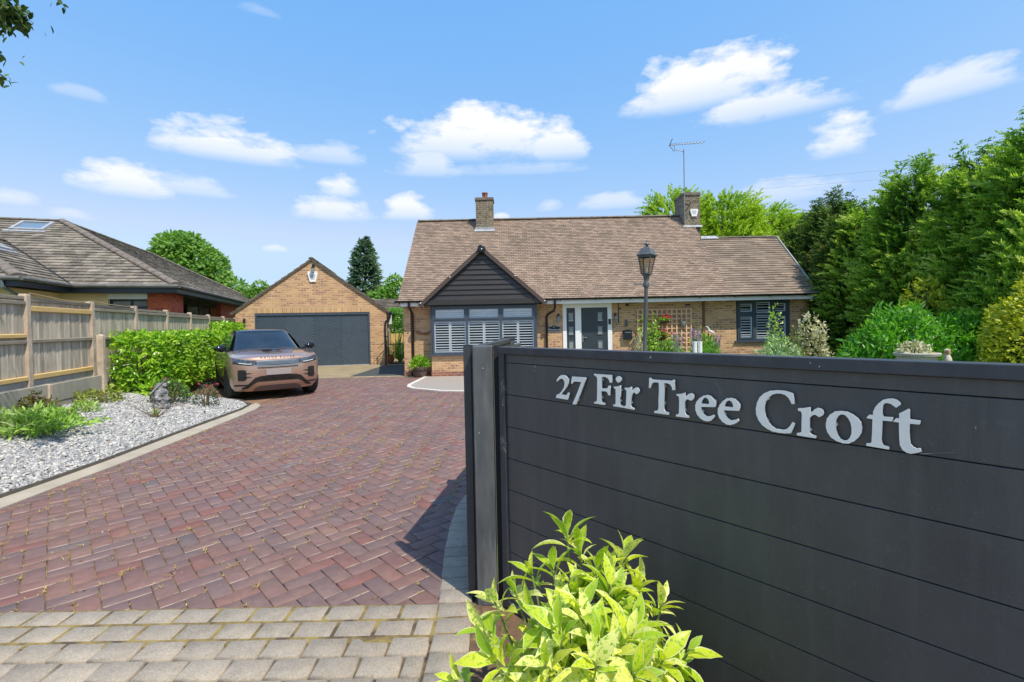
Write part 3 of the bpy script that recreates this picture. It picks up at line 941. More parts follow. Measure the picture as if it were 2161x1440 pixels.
def window(x0, x1, z0, z1, y, cols, trans, depth=0.09, split=2, sash=None, topop=1.15):
    """dark frame, panes, white shutters behind; cols are mullion fractions"""
    fr = MB(); F_ = 0.055
    fr.box(x0, x1, y, y + depth, z0, z0 + F_); fr.box(x0, x1, y, y + depth, z1 - F_, z1)
    fr.box(x0, x0 + F_, y + 0.001, y + depth, z0 + F_, z1 - F_); fr.box(x1 - F_, x1, y + 0.001, y + depth, z0 + F_, z1 - F_)
    xs = [x0 + F_] + [x0 + (x1 - x0) * c for c in cols] + [x1 - F_]
    for c in xs[1:-1]: fr.box(c - 0.035, c + 0.035, y + 0.002, y + depth, z0 + F_, z1 - F_)
    zt = z0 + (z1 - z0) * trans
    for i in range(len(xs) - 1):
        a = xs[i] + (0.035 if i else 0); c = xs[i + 1] - (0.035 if i < len(xs) - 2 else 0)
        fr.box(a, c, y + 0.003, y + depth, zt - 0.03, zt + 0.03)
    f = hpart(fr, 'window', m_anth)
    sa = MB(); gl = MB(); sh = MB()
    for i in range(len(xs) - 1):
        a = xs[i] + (0.035 if i else 0); c = xs[i + 1] - (0.035 if i < len(xs) - 2 else 0)
        for (zz0, zz1, s_on) in ((z0 + F_, zt - 0.03, sash[0][i] if sash else 0), (zt + 0.03, z1 - F_, sash[1][i] if sash else 1)):
            aa, c2, q0, q1 = a, c, zz0, zz1
            if s_on:
                k = 0.045
                sa.box(a, c, y - 0.012, y + 0.03, zz0, zz0 + k); sa.box(a, c, y - 0.012, y + 0.03, zz1 - k, zz1)
                sa.box(a, a + k, y - 0.011, y + 0.03, zz0 + k, zz1 - k); sa.box(c - k, c, y - 0.011, y + 0.03, zz0 + k, zz1 - k)
                aa, c2, q0, q1 = a + k, c - k, zz0 + k, zz1 - k
            gl.poly([(aa, y + 0.035, q0), (c2, y + 0.035, q0), (c2, y + 0.035, q1), (aa, y + 0.035, q1)])
            w = (c2 - aa) / split
            for k2 in range(split):
                louvres(sh, aa + w * k2 + 0.004, aa + w * (k2 + 1) - 0.004, q0 + 0.005, q1 - 0.005, y + 0.055, st=0.035, pitch=0.078 if (zz0 < zt or topop < 1) else 0.055, op=0.5 if zz0 < zt else topop)
    hpart(sa, 'frame', m_anth, f)
    hpart(gl, 'pane', m_glass, f)
    hpart(sh, 'shutter', m_shutter, f)
    rm = MB(); rm.box(x0 + 0.02, x1 - 0.02, y + 0.62, y + 0.64, z0, z1); rm.box(x0 + 0.01, x0 + 0.02, y + 0.1, y + 0.64, z0, z1); rm.box(x1 - 0.02, x1 - 0.01, y + 0.1, y + 0.64, z0, z1)
    rm.box(x0 + 0.02, x1 - 0.02, y + 0.1, y + 0.64, z0 - 0.01, z0); rm.box(x0 + 0.02, x1 - 0.02, y + 0.1, y + 0.64, z1, z1 + 0.01)
    hpart(rm, 'room', m_room, f)
    return f


window(-2.52, 0.75, 0.70, 2.22, BY - 0.02, (0.335, 0.665), 0.70)
w_ = MB(); w_.box(-2.62, 0.82, BY - 0.09, BY + 0.05, 0.66, 0.70); hpart(w_, 'sill', m_anth)
w_ = MB(); w_.box(0.755, 0.80, BY, HY, 0.66, 2.25); hpart(w_, 'bay_cheek', m_anth)
w_ = MB(); w_.box(-2.575, -2.53, BY, HY, 0.66, 2.25); hpart(w_, 'bay_cheek', m_anth)
window(7.30, 8.99, 0.93, 2.23, HY - 0.02, (0.345, 0.665), 0.66, split=1, sash=((1, 0, 1), (1, 0, 1)), topop=0.5)
w_ = MB(); w_.box(7.20, 9.05, HY - 0.07, HY - 0.001, 0.88, 0.925); hpart(w_, 'sill', m_anth)

# ---- door set
w_ = MB(); DY = HY - 0.03
w_.box(1.65, 1.77, DY, DY + 0.1, 0, 2.33); w_.box(2.05, 2.245, DY, DY + 0.1, 0, 2.10); w_.box(3.10, 3.235, DY, DY + 0.1, 0, 2.33)
w_.box(1.77, 3.10, DY + 0.001, DY + 0.1, 2.10, 2.33); w_.box(1.65, 3.235, DY + 0.01, DY + 0.1, -0.02, 0.05)
df = hpart(w_, 'door_frame', m_white)


def leaf(x0, x1, z0, z1, wins, y, name, par=None):
    w_ = MB(); w_.box(x0, x1, y, y + 0.05, z0, z1)
    d = hpart(w_, name, m_hdoor, par)
    for (a, c, q0, q1) in wins:
        t = MB()
        t.box(a - 0.03, c + 0.03, y - 0.014, y - 0.001, q0 - 0.03, q0); t.box(a - 0.03, c + 0.03, y - 0.014, y - 0.001, q1, q1 + 0.03)
        t.box(a - 0.03, a, y - 0.013, y - 0.001, q0, q1); t.box(c, c + 0.03, y - 0.013, y - 0.001, q0, q1)
        hpart(t, 'glazing_bead', m_anth, d)
        t = MB(); t.box(a, c, y - 0.006, y - 0.001, q0, q1); hpart(t, 'pane', m_dglass, d)
        t = MB(); t.box(a - 0.01, c + 0.01, y - 0.022, y - 0.0141, q0 - 0.026, q0 - 0.006); hpart(t, 'trim', m_steel, d)
        t = MB(); t.box(a - 0.01, c + 0.01, y - 0.020, y - 0.0141, q1 + 0.012, q1 + 0.02); hpart(t, 'trim', m_steel, d)
    return d


leaf(1.77, 2.05, 0.05, 2.10, [(1.85, 1.98, z, z + 0.21) for z in (1.70, 1.25, 0.80, 0.35)], DY + 0.03, 'side_panel')
dr = leaf(2.245, 3.10, 0.05, 2.10, [(2.79, 2.92, z, z + 0.21) for z in (1.70, 1.25, 0.80, 0.35)], DY + 0.03, 'door')
t = MB(); t.box(2.275, 2.30, DY + 0.005, DY + 0.03, 0.98, 1.2); t.box(2.28, 2.42, DY - 0.02, DY + 0.0, 1.13, 1.15); t.box(2.28, 2.30, DY, DY + 0.006, 1.13, 1.15); hpart(t, 'handle', m_steel, dr)
t = MB(); t.box(3.12, 3.20, DY - 0.03, DY - 0.001, 1.55, 1.72); hpart(t, 'doorbell', m_black)

# ---- roof
rf = MB()
m_under = M('roof_underside', (0.12, 0.09, 0.07), rough=0.9)
def slab(o, poly, th=0.09):
    o = Vector(o); n_ = Vector((0, -math.sin(PIT), math.cos(PIT)))
    pts = [o + Vector((p[0], 0, 0)) + Vector(VU) * p[1] - n_ * 0.02 for p in poly]
    rf.prism(pts, -n_ * th)
SL = 3.5 / math.cos(PIT); SX = 2.36 / math.cos(PIT)
slab((0, EY, EZ), [(RL, 0), (RR, 0), (RR, SL), (RL, SL)])
slab((0, EY, EZ), [(RR, 0), (XR, 0), (XR, SX), (RR, SX)])
hpart(rf, 'roof_deck', m_under)
rf = MB()
tiled(rf, (0, EY - 0.03, EZ - 0.02), (1, 0, 0), VU, [(RL - 0.03, 0), (RR + 0.02, 0), (RR + 0.02, SL), (RL - 0.03, SL)], 0.100, 0.168, thick=0.017, jit=0.005, gap=0.007)
# back slope, plain
rf.prism([(RL, EY + 3.5, ZR), (RR, EY + 3.5, ZR), (RR, EY + 7.4, 2.3), (RL, EY + 7.4, 2.3)], (0, 0, -0.06))
rf.prism([(RR, EY + 2.36, ZX), (XR, EY + 2.36, ZX), (XR, EY + 4.8, 2.3), (RR, EY + 4.8, 2.3)], (0, 0, -0.06))
mr_ = hpart(rf, 'roof', m_tile)
rf = MB()
tiled(rf, (0, EY - 0.03, EZ - 0.02), (1, 0, 0), VU, [(RR + 0.02, 0), (XR, 0), (XR, SX), (RR + 0.02, SX)], 0.125, 0.33, thick=0.019, jit=0.002, gap=0.0015)
hpart(rf, 'extension_roof', m_tile2)
rf = MB()
ridgecaps(rf, (RL, EY + 3.5, ZR + 0.02), (RR + 0.02, EY + 3.5, ZR + 0.02), r=0.10)
hpart(rf, 'ridge', m_ridge); rf = MB()
ridgecaps(rf, (RR + 0.1, EY + 2.36, ZX + 0.015), (XR, EY + 2.36, ZX + 0.015), r=0.08)
hpart(rf, 'ridge', m_ridge)

# verge strips: mortar on the left, pale trim on the right
rf = MB()
for (x, z1, s) in ((RL - 0.045, SL, 1), (XR + 0.0, SX, 0)):
    a = Vector((x, EY - 0.03, EZ - 0.03)); v_ = Vector(VU)
    if not s:
        rf.prism([a, a + v_ * z1, a + v_ * z1 + Vector((0.035, 0, 0)), a + Vector((0.035, 0, 0))], (0, -0.03, 0.055), var=0.5)
hpart(rf, 'verge_trim', M('pale_verge', (0.34, 0.37, 0.345), rough=0.6))
rf = MB(); a = Vector((RL - 0.03, EY, EZ - 0.06)); v_ = Vector(VU)
rf.prism([a, a + v_ * SL, a + v_ * SL + Vector((0.05, 0, 0)), a + Vector((0.05, 0, 0))], (0, 0.0, 0.05)); hpart(rf, 'verge_mortar', m_conc)
# fascia and soffit
t = MB(); t.box(RL + 0.05, -2.72, EY - 0.0, EY + 0.02, 2.245, 2.38); t.box(0.98, XR + 0.01, EY - 0.0, EY + 0.02, 2.225, 2.38)
t.box(RL + 0.05, XR + 0.01, EY + 0.021, HY + 0.02, 2.235, 2.245)
hpart(t, 'fascia', m_white)


def gutter(x0, x1, y, z, n=10):
    """half-round gutter with brackets"""
    t = MB(); r = 0.056
    for (rr, fl) in ((r, 0), (r - 0.008, 1)):
        vs = []
        for x in (x0, x1):
            for k in range(9):
                an = PI + PI * k / 8
                vs.append((x, y + math.cos(an) * rr, z + math.sin(an) * rr))
        t.add(vs, [(k, k + 1, 10 + k, 9 + k) for k in range(8)])
    t.box(x0, x1, y - r, y - r + 0.010, z - 0.004, z + 0.008)
    for x in (x0, x1): t.prism([(x, y + math.cos(PI + PI * k / 8) * r, z + math.sin(PI + PI * k / 8) * r) for k in range(9)], (0.006, 0, 0))
    for i in range(n):
        x = x0 + (x1 - x0) * (i + 0.5) / n
        t.box(x - 0.02, x + 0.02, y - r - 0.008, y + r, z - r - 0.012, z - r + 0.02)
    return t


hpart(gutter(-3.66, -2.74, EY - 0.062, 2.405, 2), 'gutter', m_black)
hpart(gutter(1.0, XR + 0.12, EY - 0.062, 2.395, 8), 'gutter', m_black)
t = MB(); t.tube([(-3.22, EY - 0.06, 2.36), (-3.22, EY - 0.06, 2.2), (-3.20, HY - 0.06, 2.02), (-3.20, HY - 0.06, 0.02)], 0.038, 10)
for z in (1.9, 1.0, 0.2): t.lathe([(0.044, 0), (0.044, 0.05)], (-3.20, HY - 0.06, z), 10)
hpart(t, 'downpipe', m_black, smooth=True)
t = MB(); t.tube([(1.36, EY - 0.06, 2.36), (1.36, EY - 0.06, 2.12), (1.34, EY + 0.0, 2.02), (1.15, HY - 0.1, 1.90), (1.12, HY - 0.06, 1.82), (1.12, HY - 0.06, 0.02)], [0.037] * 6, 10)
hpart(t, 'downpipe', m_black, smooth=True)
t = MB(); t.tube([(3.455, HY - 0.012, 2.3), (3.455, HY - 0.012, 1.62), (3.475, HY - 0.012, 1.58)], 0.012, 6); t.box(3.49, 3.53, HY - 0.04, HY, 2.02, 2.08); hpart(t, 'cable', m_black)
t = MB(); t.lathe([(0.05, 0), (0.06, 0.02), (0.03, 0.07), (0.012, 0.08)], (3.72, HY - 0.12, 2.12), 10); t.box(3.7, 3.74, HY - 0.1, HY, 2.17, 2.2); hpart(t, 'security_camera', m_black)
t = MB(); t.lathe([(0.035, -0.03), (0.04, 0), (0.0, 0.04)], (9.45, EY - 0.03, 2.19), 10); hpart(t, 'security_camera', m_white)
for q, (bx, bz, bw_) in enumerate([(5.62, 2.10, 0.17)]):
    t = MB(); t.box(bx, bx + bw_, HY - 0.006, HY - 0.001, bz, bz + 0.05); hpart(t, 'air_brick', m_black)

# ---- gable over the bay
GY = 14.84; GX = -0.895; GZ = 3.98; gx0, gx1, gz = -2.845, 1.055, 2.255
t = MB()
nb_ = 11; hb = (GZ - gz) / nb_
tri_ = [(gx0, gz), (gx1, gz), (GX, GZ - 0.02)]
for i in range(nb_):
    q = clip([(gx0, gz + hb * i), (gx1, gz + hb * i), (gx1, gz + hb * (i + 1)), (gx0, gz + hb * (i + 1))], tri_)
    if len(q) < 3: continue
    if i == 0:
        t.prism([(p[0], GY - 0.025, p[1]) for p in q], (0, 0.12, 0), var=0.4)
        continue
    zlo = gz + hb * i
    f_ = [(p[0], GY + 0.034 * ((p[1] - zlo) / hb), p[1]) for p in q]
    bk = [(p[0], GY + 0.05, p[1]) for p in q]
    n = len(q)
    t.add(f_ + bk, [tuple(range(n)), tuple(range(n, 2 * n))[::-1]] + [(k, (k + 1) % n, n + (k + 1) % n, n + k)[::-1] for k in range(n)], var=random.random())
gb = hpart(t, 'gable', m_clad)
t = MB()
for (xa, xb) in ((gx0, GX), (gx1, GX)):
    a = Vector((xa, 0, gz)); c = Vector((GX, 0, GZ)); d = (c - a).normalized(); n_ = Vector((-d.z, 0, d.x)) * (1 if xa > xb else -1)
    if n_.z < 0: n_ = -n_
    a = a - d * 0.05
    pts = [a - n_ * 0.055, a + n_ * 0.06, c + n_ * 0.06, c - n_ * 0.055]
    t.prism([(p.x, GY - 0.09, p.z) for p in pts], (0, 0.085, 0))
hpart(t, 'bargeboard', m_barge, gb)
t = MB()
M_ = Matrix.Rotation(R(90), 4, 'X')
t.lathe([(0.11, 0), (0.125, 0.03), (0.125, 0.07), (0.09, 0.085)], (GX, GY - 0.08, GZ - 0.01), 14, M=M_); hpart(t, 'apex_cap', m_black, gb)
t = MB()
for (x, z) in ((GX + 0.01, GZ - 0.02), (gx0 + 0.02, gz + 0.07), (gx1 - 0.02, gz + 0.07), (GX - 1.0, GZ - 0.86), (GX + 1.03, GZ - 0.86)):
    t.lathe([(0.022, 0), (0.018, 0.02)], (x, GY - (0.165 if abs(x - GX) < 0.1 else 0.095), z), 8, M=M_)
hpart(t, 'downlight', m_white, gb)
t = MB()
# gable roof slopes running back into the main roof
def roofy(z): return EY + (z - EZ) / TP
for sgn in (-1, 1):
    xe = gx0 - 0.02 if sgn < 0 else gx1 + 0.02
    pts = [(xe, GY - 0.08, gz + 0.04), (GX, GY - 0.08, GZ + 0.05), (GX, roofy(GZ + 0.06), GZ + 0.05), (xe, roofy(gz + 0.04), gz + 0.04)]
    t.prism(pts, (0, 0, -0.05))
hpart(t, 'gable_roof', m_tile2, gb)
t = MB(); t.box(gx0 + 0.08, gx1 - 0.08, GY + 0.06, EY + 0.25, 2.235, 2.244); hpart(t, 'gable_soffit', m_clad, gb)

# ---- chimneys
def chimney(x0, x1, y0, y1, ztop, pots, flash):
    t = MB(); t.box(x0, x1, y0, y1, 4.6, ztop - 0.10)
    ch = hpart(t, 'chimney', m_chim, mr_)
    t = MB(); t.box(x0 - 0.03, x1 + 0.03, y0 - 0.03, y1 + 0.03, ztop - 0.10, ztop - 0.035); t.box(x0 - 0.01, x1 + 0.01, y0 - 0.01, y1 + 0.01, ztop - 0.035, ztop)
    hpart(t, 'chimney_cap', m_ridge, mr_)
    for (px, py, r, h) in pots:
        t = MB(); t.lathe([(r, 0), (r * 0.88, h * 0.15), (r * 0.85, h * 0.8), (r * 1.05, h * 0.85), (r * 1.05, h), (r * 0.8, h)], (px, py, ztop - 0.01), 14)
        for k in range(6):
            an = k * PI / 3
            t.box(-0.015, 0.015, -0.005, 0.005, h * 0.35, h * 0.7, m=1, M=Matrix.Translation((px, py, ztop)) @ Matrix.Rotation(an, 4, 'Z') @ Matrix.Translation((0, -r * 0.9, 0)))
        hpart(t, 'chimney_pot', [m_terr, m_black], mr_, smooth=True)
    t = MB(); zb = EZ + TP * (y0 - EY)
    t.box(x0 - 0.03, x1 + 0.03, y0 - 0.022, y0 - 0.002, zb + 0.03, zb + flash)
    nn_ = Vector(VU)
    t.prism([Vector((x0 - 0.06, y0, zb + 0.03)) , Vector((x1 + 0.06, y0, zb + 0.03)), Vector((x1 + 0.06, y0, zb + 0.03)) - nn_ * 0.12, Vector((x0 - 0.06, y0, zb + 0.03)) - nn_ * 0.12], (0, -0.01, 0.02))
    hpart(t, 'flashing', m_lead, mr_)


chimney(-1.27, -0.62, 17.9, 18.5, 6.40, [(-0.93, 18.15, 0.11, 0.24)], 0.13)
chimney(6.56, 7.16, 17.9, 18.9, 6.43, [(6.82, 18.25, 0.12, 0.09)], 0.02)
t = MB(); t.prism([(6.75, 17.88, 5.07), (7.0, 17.88, 5.05), (7.0, 17.88, 5.2), (6.75, 17.88, 5.2)], (0, 0.018, 0)); hpart(t, 'flashing', m_lead, mr_)
t = MB(); a = Vector((6.95, EY + 2.36, ZX + 0.05)); t.prism([a, a + Vector((0.55, 0, 0)), a + Vector((0.6, 0, 0)) - Vector(VU) * 0.16, a + Vector((-0.05, 0, 0)) - Vector(VU) * 0.16], (0, -0.01, 0.03)); hpart(t, 'flashing', m_lead, mr_)

# alarm boxes (things fixed to buildings)
def alarm(x, y, z, s, label, own):
    t = MB(); pts = [(-0.5, 0.5), (0.5, 0.5), (0.55, 0.28), (0.32, -0.5), (-0.32, -0.5), (-0.55, 0.28)]
    t.prism([(p[0] * s, -0.045, p[1] * s) for p in pts], (0, 0.045, 0), m=0)
    t.prism([(p[0] * s * 0.55, -0.05, p[1] * s * 0.5 + 0.02) for p in pts], (0, 0.006, 0), m=1)
    o = t.build('alarm_box', [m_white, M('alarm_mark', (0.55, 0.58, 0.62), rough=0.4)]); o.location = (x, y, z)
    return tag(o, label, 'alarm box')


alarm(6.93, 17.898, 5.66, 0.27, 'white alarm box on the front of the right hand chimney', house)

# ---- television aerial
ae = thing('television_aerial', 'thin rooftop television aerial on a long mast strapped to the chimney', 'aerial', (6.50, 17.86, 5.2))
m_al = M('dull_aluminium', (0.30, 0.31, 0.32), rough=0.45, metal=0.7)
t = MB(); t.tube([(6.56, 17.84, 5.25), (6.56, 17.84, 8.02)], 0.019, 8); t.build('mast', m_al, ae, world=True)
t = MB(); t.tube([(6.56, 17.84, 7.9), (6.5, 17.83, 7.95), (6.22, 17.83, 8.0), (6.2, 17.83, 8.15)], 0.012, 6); t.tube([(6.0, 17.83, 8.19), (7.28, 17.83, 8.26)], 0.011, 6)
t.build('boom', m_al, ae, world=True)
for i in range(13):
    f = (i / 12) ** 1.25; x = 6.05 + 1.22 * f; z = 8.195 + 0.065 * f
    t = MB(); t.tube([(x - 0.012, 17.62, z - 0.03), (x + 0.012, 18.04, z + 0.03)], 0.008, 5); t.build('element', m_black, ae, world=True)
for k in range(5):
    t = MB()
    if k == 0: t.tube([(6.02, 17.83, 8.17), (6.14, 17.83, 8.42)], 0.014, 5)
    elif k == 1: t.tube([(6.02, 17.83, 8.17), (6.2, 17.83, 7.94)], 0.008, 5)
    else:
        x = 6.05 + 0.05 * (k - 1); z = 8.15 - 0.075 * (k - 1); t.tube([(x - 0.045, 17.7, z - 0.03), (x + 0.045, 17.96, z + 0.03)], 0.008, 5)
    t.build('reflector', m_black, ae, world=True)
t = MB(); t.tube([(6.56, 17.84, 6.15), (6.75, 17.83, 6.12), (6.80, 17.86, 6.02), (6.74, 17.87, 5.9), (6.56, 17.84, 5.72)], 0.015, 6); t.build('bracket', m_iron, ae, world=True)

# ================================================================== GARAGE
GYF = 19.8
gar = thing('garage', 'detached buff brick garage with a wide grey chevron boarded door', 'garage', (-8.3, GYF, 0))
def gpart(mb, name, mat, parent=None, smooth=False): return mb.build(name, mat, parent or gar, smooth, world=True)
ga0, ga1, gax, gaz, gez = -8.3 - 2.95, -8.3 + 2.97, -8.30, 4.42, 2.28
dl, dr_, dz = -8.3 - 2.235, -8.3 + 2.28, 2.26
t = MB()
t.box(ga0, dl, GYF, GYF + 0.22, 0, gez); t.box(dr_, ga1, GYF, GYF + 0.22, 0, gez)
t.prism([(ga0, GYF, gez), (dl, GYF, gez), (dl, GYF, 2.52), (dr_, GYF, 2.52), (dr_, GYF, gez), (ga1, GYF, gez), (ga1, GYF, gez + 0.05), (gax, GYF, gaz), (ga0, GYF, gez + 0.05)][::-1], (0, 0.22, 0))
t.box(ga1 - 0.22, ga1, GYF + 0.22, GYF + 6, 0, gez); t.box(ga0, ga0 + 0.22, GYF + 0.22, GYF + 6, 0, gez)
gpart(t, 'wall', m_buff)
t = MB(); t.box(dl, dr_, GYF - 0.003, GYF + 0.2, dz, 2.52); gpart(t, 'soldier_course', m_soldier)
t = MB(); t.box(dl, dr_, GYF + 0.01, GYF + 0.12, dz - 0.1, dz - 0.002); t.box(dl, dl + 0.07, GYF + 0.011, GYF + 0.12, 0, dz - 0.1); t.box(dr_ - 0.07, dr_, GYF + 0.011, GYF + 0.12, 0, dz - 0.1)
fr_ = gpart(t, 'door_frame', m_anth)
t = MB(); x0, x1, z0, z1 = dl + 0.07, dr_ - 0.07, 0.03, dz - 0.1
t.box(x0, x1, GYF + 0.07, GYF + 0.1, z0, z1, var=0.2)
nz_ = 4; zw = (x1 - x0) / nz_; pw = 0.115
for q in range(nz_):
    a, c = x0 + zw * q + 0.006, x0 + zw * (q + 1) - 0.006
    rect = [(a, z0), (c, z0), (c, z1), (a, z1)]
    s = 1 if q % 2 == 0 else -1
    k = -30
    while k < 45:
        zz = z0 + k * pw
        pl = [(a - 0.05, zz - 0.0), (c + 0.05, zz + s * (c - a + 0.1)), (c + 0.05, zz + s * (c - a + 0.1) + pw - 0.014), (a - 0.05, zz + pw - 0.014)]
        r_q = clip(pl, rect)
        if len(r_q) >= 3:
            e_ = 0.017
            pi_ = [(a - 0.05, zz + e_), (c + 0.05, zz + s * (c - a + 0.1) + e_), (c + 0.05, zz + s * (c - a + 0.1) + pw - 0.014 - e_), (a - 0.05, zz + pw - 0.014 - e_)]
            q_i = clip(pi_, rect); va_ = random.random()
            if len(q_i) >= 3: t.add([(p[0], GYF + 0.050, p[1]) for p in q_i], [tuple(range(len(q_i)))], var=va_)
            for (l0, l1) in (((pl[0], pl[1]), (pi_[0], pi_[1])), ((pi_[3], pi_[2]), (pl[3], pl[2]))):
                # bevelled long edges of the board
                band_ = clip([l0[0], l0[1], l1[1], l1[0]], rect)
                if len(band_) < 3: continue
                (xa_, za_), (xb_, zb_) = l0[0], l0[1]
                def dep(p):
                    zl = za_ + (zb_ - za_) * (p[0] - xa_) / (xb_ - xa_)
                    f = (p[1] - zl) / e_
                    return f if l0[0] == pl[0] else 1 - f
                t.add([(p[0], GYF + 0.066 - 0.016 * dep(p), p[1]) for p in band_], [tuple(range(len(band_)))], var=va_)
        k += 1
gpart(t, 'garage_door', m_door)
t = MB(); t.box(x0, x1, GYF + 0.03, GYF + 0.07, 0.002, 0.028); gpart(t, 'door_seal', m_lead)
m_verge2 = M('grey_brown_verge', (0.16, 0.125, 0.10), (0.11, 0.09, 0.075), ns=6, rough=0.9)
t = MB(); u_ = MB()
for xe in (ga0 - 0.16, ga1 + 0.14):
    sg = 1 if xe < gax else -1
    a = Vector((xe, 0, gez - 0.03)); c = Vector((gax, 0, gaz + 0.08)); d = (c - a).normalized(); n_ = Vector((-d.z, 0, d.x)) * sg
    u_.prism([(p.x, GYF - 0.06, p.z) for p in (a - n_ * 0.07, a, c, c - n_ * 0.07)], (0, 0.055, 0))
    Ls = (c - a).length
    tiled(t, (a.x, GYF - 0.07, a.z), (0, 1, 0), (d.x, 0, d.z), [(0, 0), (6.4, 0), (6.4, Ls), (0, Ls)] if sg < 0 else [(0, 0), (6.4, 0), (6.4, Ls), (0, Ls)], 0.30, 0.33, thick=0.03, jit=0.003) if sg < 0 else \
        tiled(t, (a.x, GYF + 6.33, a.z), (0, -1, 0), (d.x, 0, d.z), [(0, 0), (6.4, 0), (6.4, Ls), (0, Ls)], 0.30, 0.33, thick=0.03, jit=0.003)
ridgecaps(t, (gax, GYF - 0.08, gaz + 0.10), (gax, GYF + 6.3, gaz + 0.10), r=0.1)
gpart(t, 'roof', m_tilegrey); gpart(u_, 'verge', m_verge2)
t = MB(); t.tube([(ga1 + 0.16, GYF - 0.05, gez - 0.05), (ga1 + 0.16, GYF + 5.8, gez - 0.05)], 0.055, 8); gpart(t, 'gutter', m_black)
t = MB(); t.tube([(ga1 + 0.16, GYF + 0.1, gez - 0.08), (ga1 + 0.15, GYF + 0.08, 2.0), (ga1 - 0.02, GYF - 0.05, 1.85), (ga1 - 0.06, GYF - 0.05, 1.75), (ga1 - 0.06, GYF - 0.05, 0.4)], 0.036, 8); gpart(t, 'downpipe', m_black)
t = MB(); pts = [(-0.5, 0.5), (0.5, 0.5), (0.55, 0.28), (0.32, -0.5), (-0.32, -0.5), (-0.55, 0.28)]
t.prism([(p[0] * 0.36, -0.05, p[1] * 0.44) for p in pts], (0, 0.05, 0)); t.prism([(p[0] * 0.2, -0.056, p[1] * 0.2 - 0.02) for p in pts], (0, 0.006, 0), m=1)
o = t.build('alarm_box', [m_white, M('grey_mark', (0.5, 0.53, 0.58), rough=0.4)]); o.location = (-8.26, GYF - 0.002, 3.76); tag(o, 'white alarm box under the lantern on the garage gable', 'alarm box')
lt = thing('wall_lantern', 'small dark lantern above the alarm box on the garage gable', 'wall lamp', (-8.23, GYF, 4.05), group=None)
t = MB(); t.box(-0.02, 0.02, -0.16, 0, 0.13, 0.16); t.box(-0.05, 0.05, -0.02, -0.002, 0.02, 0.22); t.build('bracket', m_iron, lt)
t = MB(); t.lathe([(0.02, 0.12), (0.10, 0.06), (0.10, 0.045)], (0, -0.14, 0), 4, phase=PI / 4); t.lathe([(0.095, 0.045), (0.075, -0.12), (0.03, -0.14)], (0, -0.14, 0), 4, phase=PI / 4, m=1); t.build('lantern', [m_iron, m_dglass], lt)
wl = thing('wall_lamp', 'little black downlighter on the garage wall left of the door', 'wall lamp', (-10.9, GYF, 1.96))
t = MB(); t.box(-0.03, 0.03, -0.03, 0, -0.05, 0.1); t.lathe([(0.03, 0.1), (0.05, 0.02), (0.06, -0.07)], (0, -0.09, 0), 10); t.build('lamp_body', m_black, wl)
t = MB(); t.lathe([(0.045, -0.072), (0.03, -0.085)], (0, -0.09, 0), 10); t.build('lens', m_dglass, wl)

gar.rotation_euler = (0, 0, R(12.0))
for nm_ in ('alarm_box.001', 'wall_lantern', 'wall_lamp'):
    q_ = bpy.data.objects[nm_]; d_ = q_.location - gar.location
    q_.location = gar.location + Matrix.Rotation(R(12.0), 3, 'Z') @ d_; q_.rotation_euler = (0, 0, R(12.0))

# ================================================================== OUTBUILDING seen between garage and house
ob = thing('outbuilding', 'low building with a pantiled roof seen between garage and house', 'building', (-6.0, 26, 0))
t = MB(); tiled(t, (-9.5, 25.2, 2.42), (1, 0, 0), (0, math.cos(R(25)), math.sin(R(25))), [(0, 0), (6.2, 0), (6.2, 1.75), (0, 1.75)], 0.20, 0.30, thick=0.045, jit=0.004)
t.build('roof', m_tilegrey, ob, world=True)
t = MB(); t.box(-9.4, -5.9, 25.5, 27, 0, 2.4); t.build('wall', M('cream_wall', (0.62, 0.58, 0.5), rough=0.9), ob, world=True)
t = MB(); t.box(-9.5, -3.3, 25.12, 25.2, 2.30, 2.42); t.build('fascia', m_white, ob, world=True)

# ================================================================== NEIGHBOUR'S BUNGALOW
ND = math.atan2(0.946, -0.324)
nb = thing('bungalow', 'neighbouring bungalow with weathered hipped tile roof, cream walls and red brick piers', 'house', (-11.06, 15.75, 0), ND)
nb.location.z = 0
EH, TN = 3.12, 0.549; PN = math.atan(TN); T_ = 5.45; NL = 20.0
def npart(mb, name, mat, parent=None, smooth=False): return mb.build(name, mat, parent or nb, smooth)
cN, sN = math.cos(PN), math.sin(PN)
nr = MB(); SLN = T_ / cN
# long slope facing the drive (eave along x at y=0)
tiled(nr, (0, 0, EH), (1, 0, 0), (0, cN, sN), [(0, 0), (NL, 0), (NL - T_, SLN), (T_, SLN)], 0.255, 0.30, thick=0.027, jit=0.008, gap=0.003)
# slope facing the viewer (eave along y at x=0): u runs -y
tiled(nr, (0, 16, EH), (0, -1, 0), (cN, 0, sN), [(0, 0), (16, 0), (16 - T_, SLN), (0, SLN)], 0.255, 0.30, thick=0.027, jit=0.008, gap=0.003)
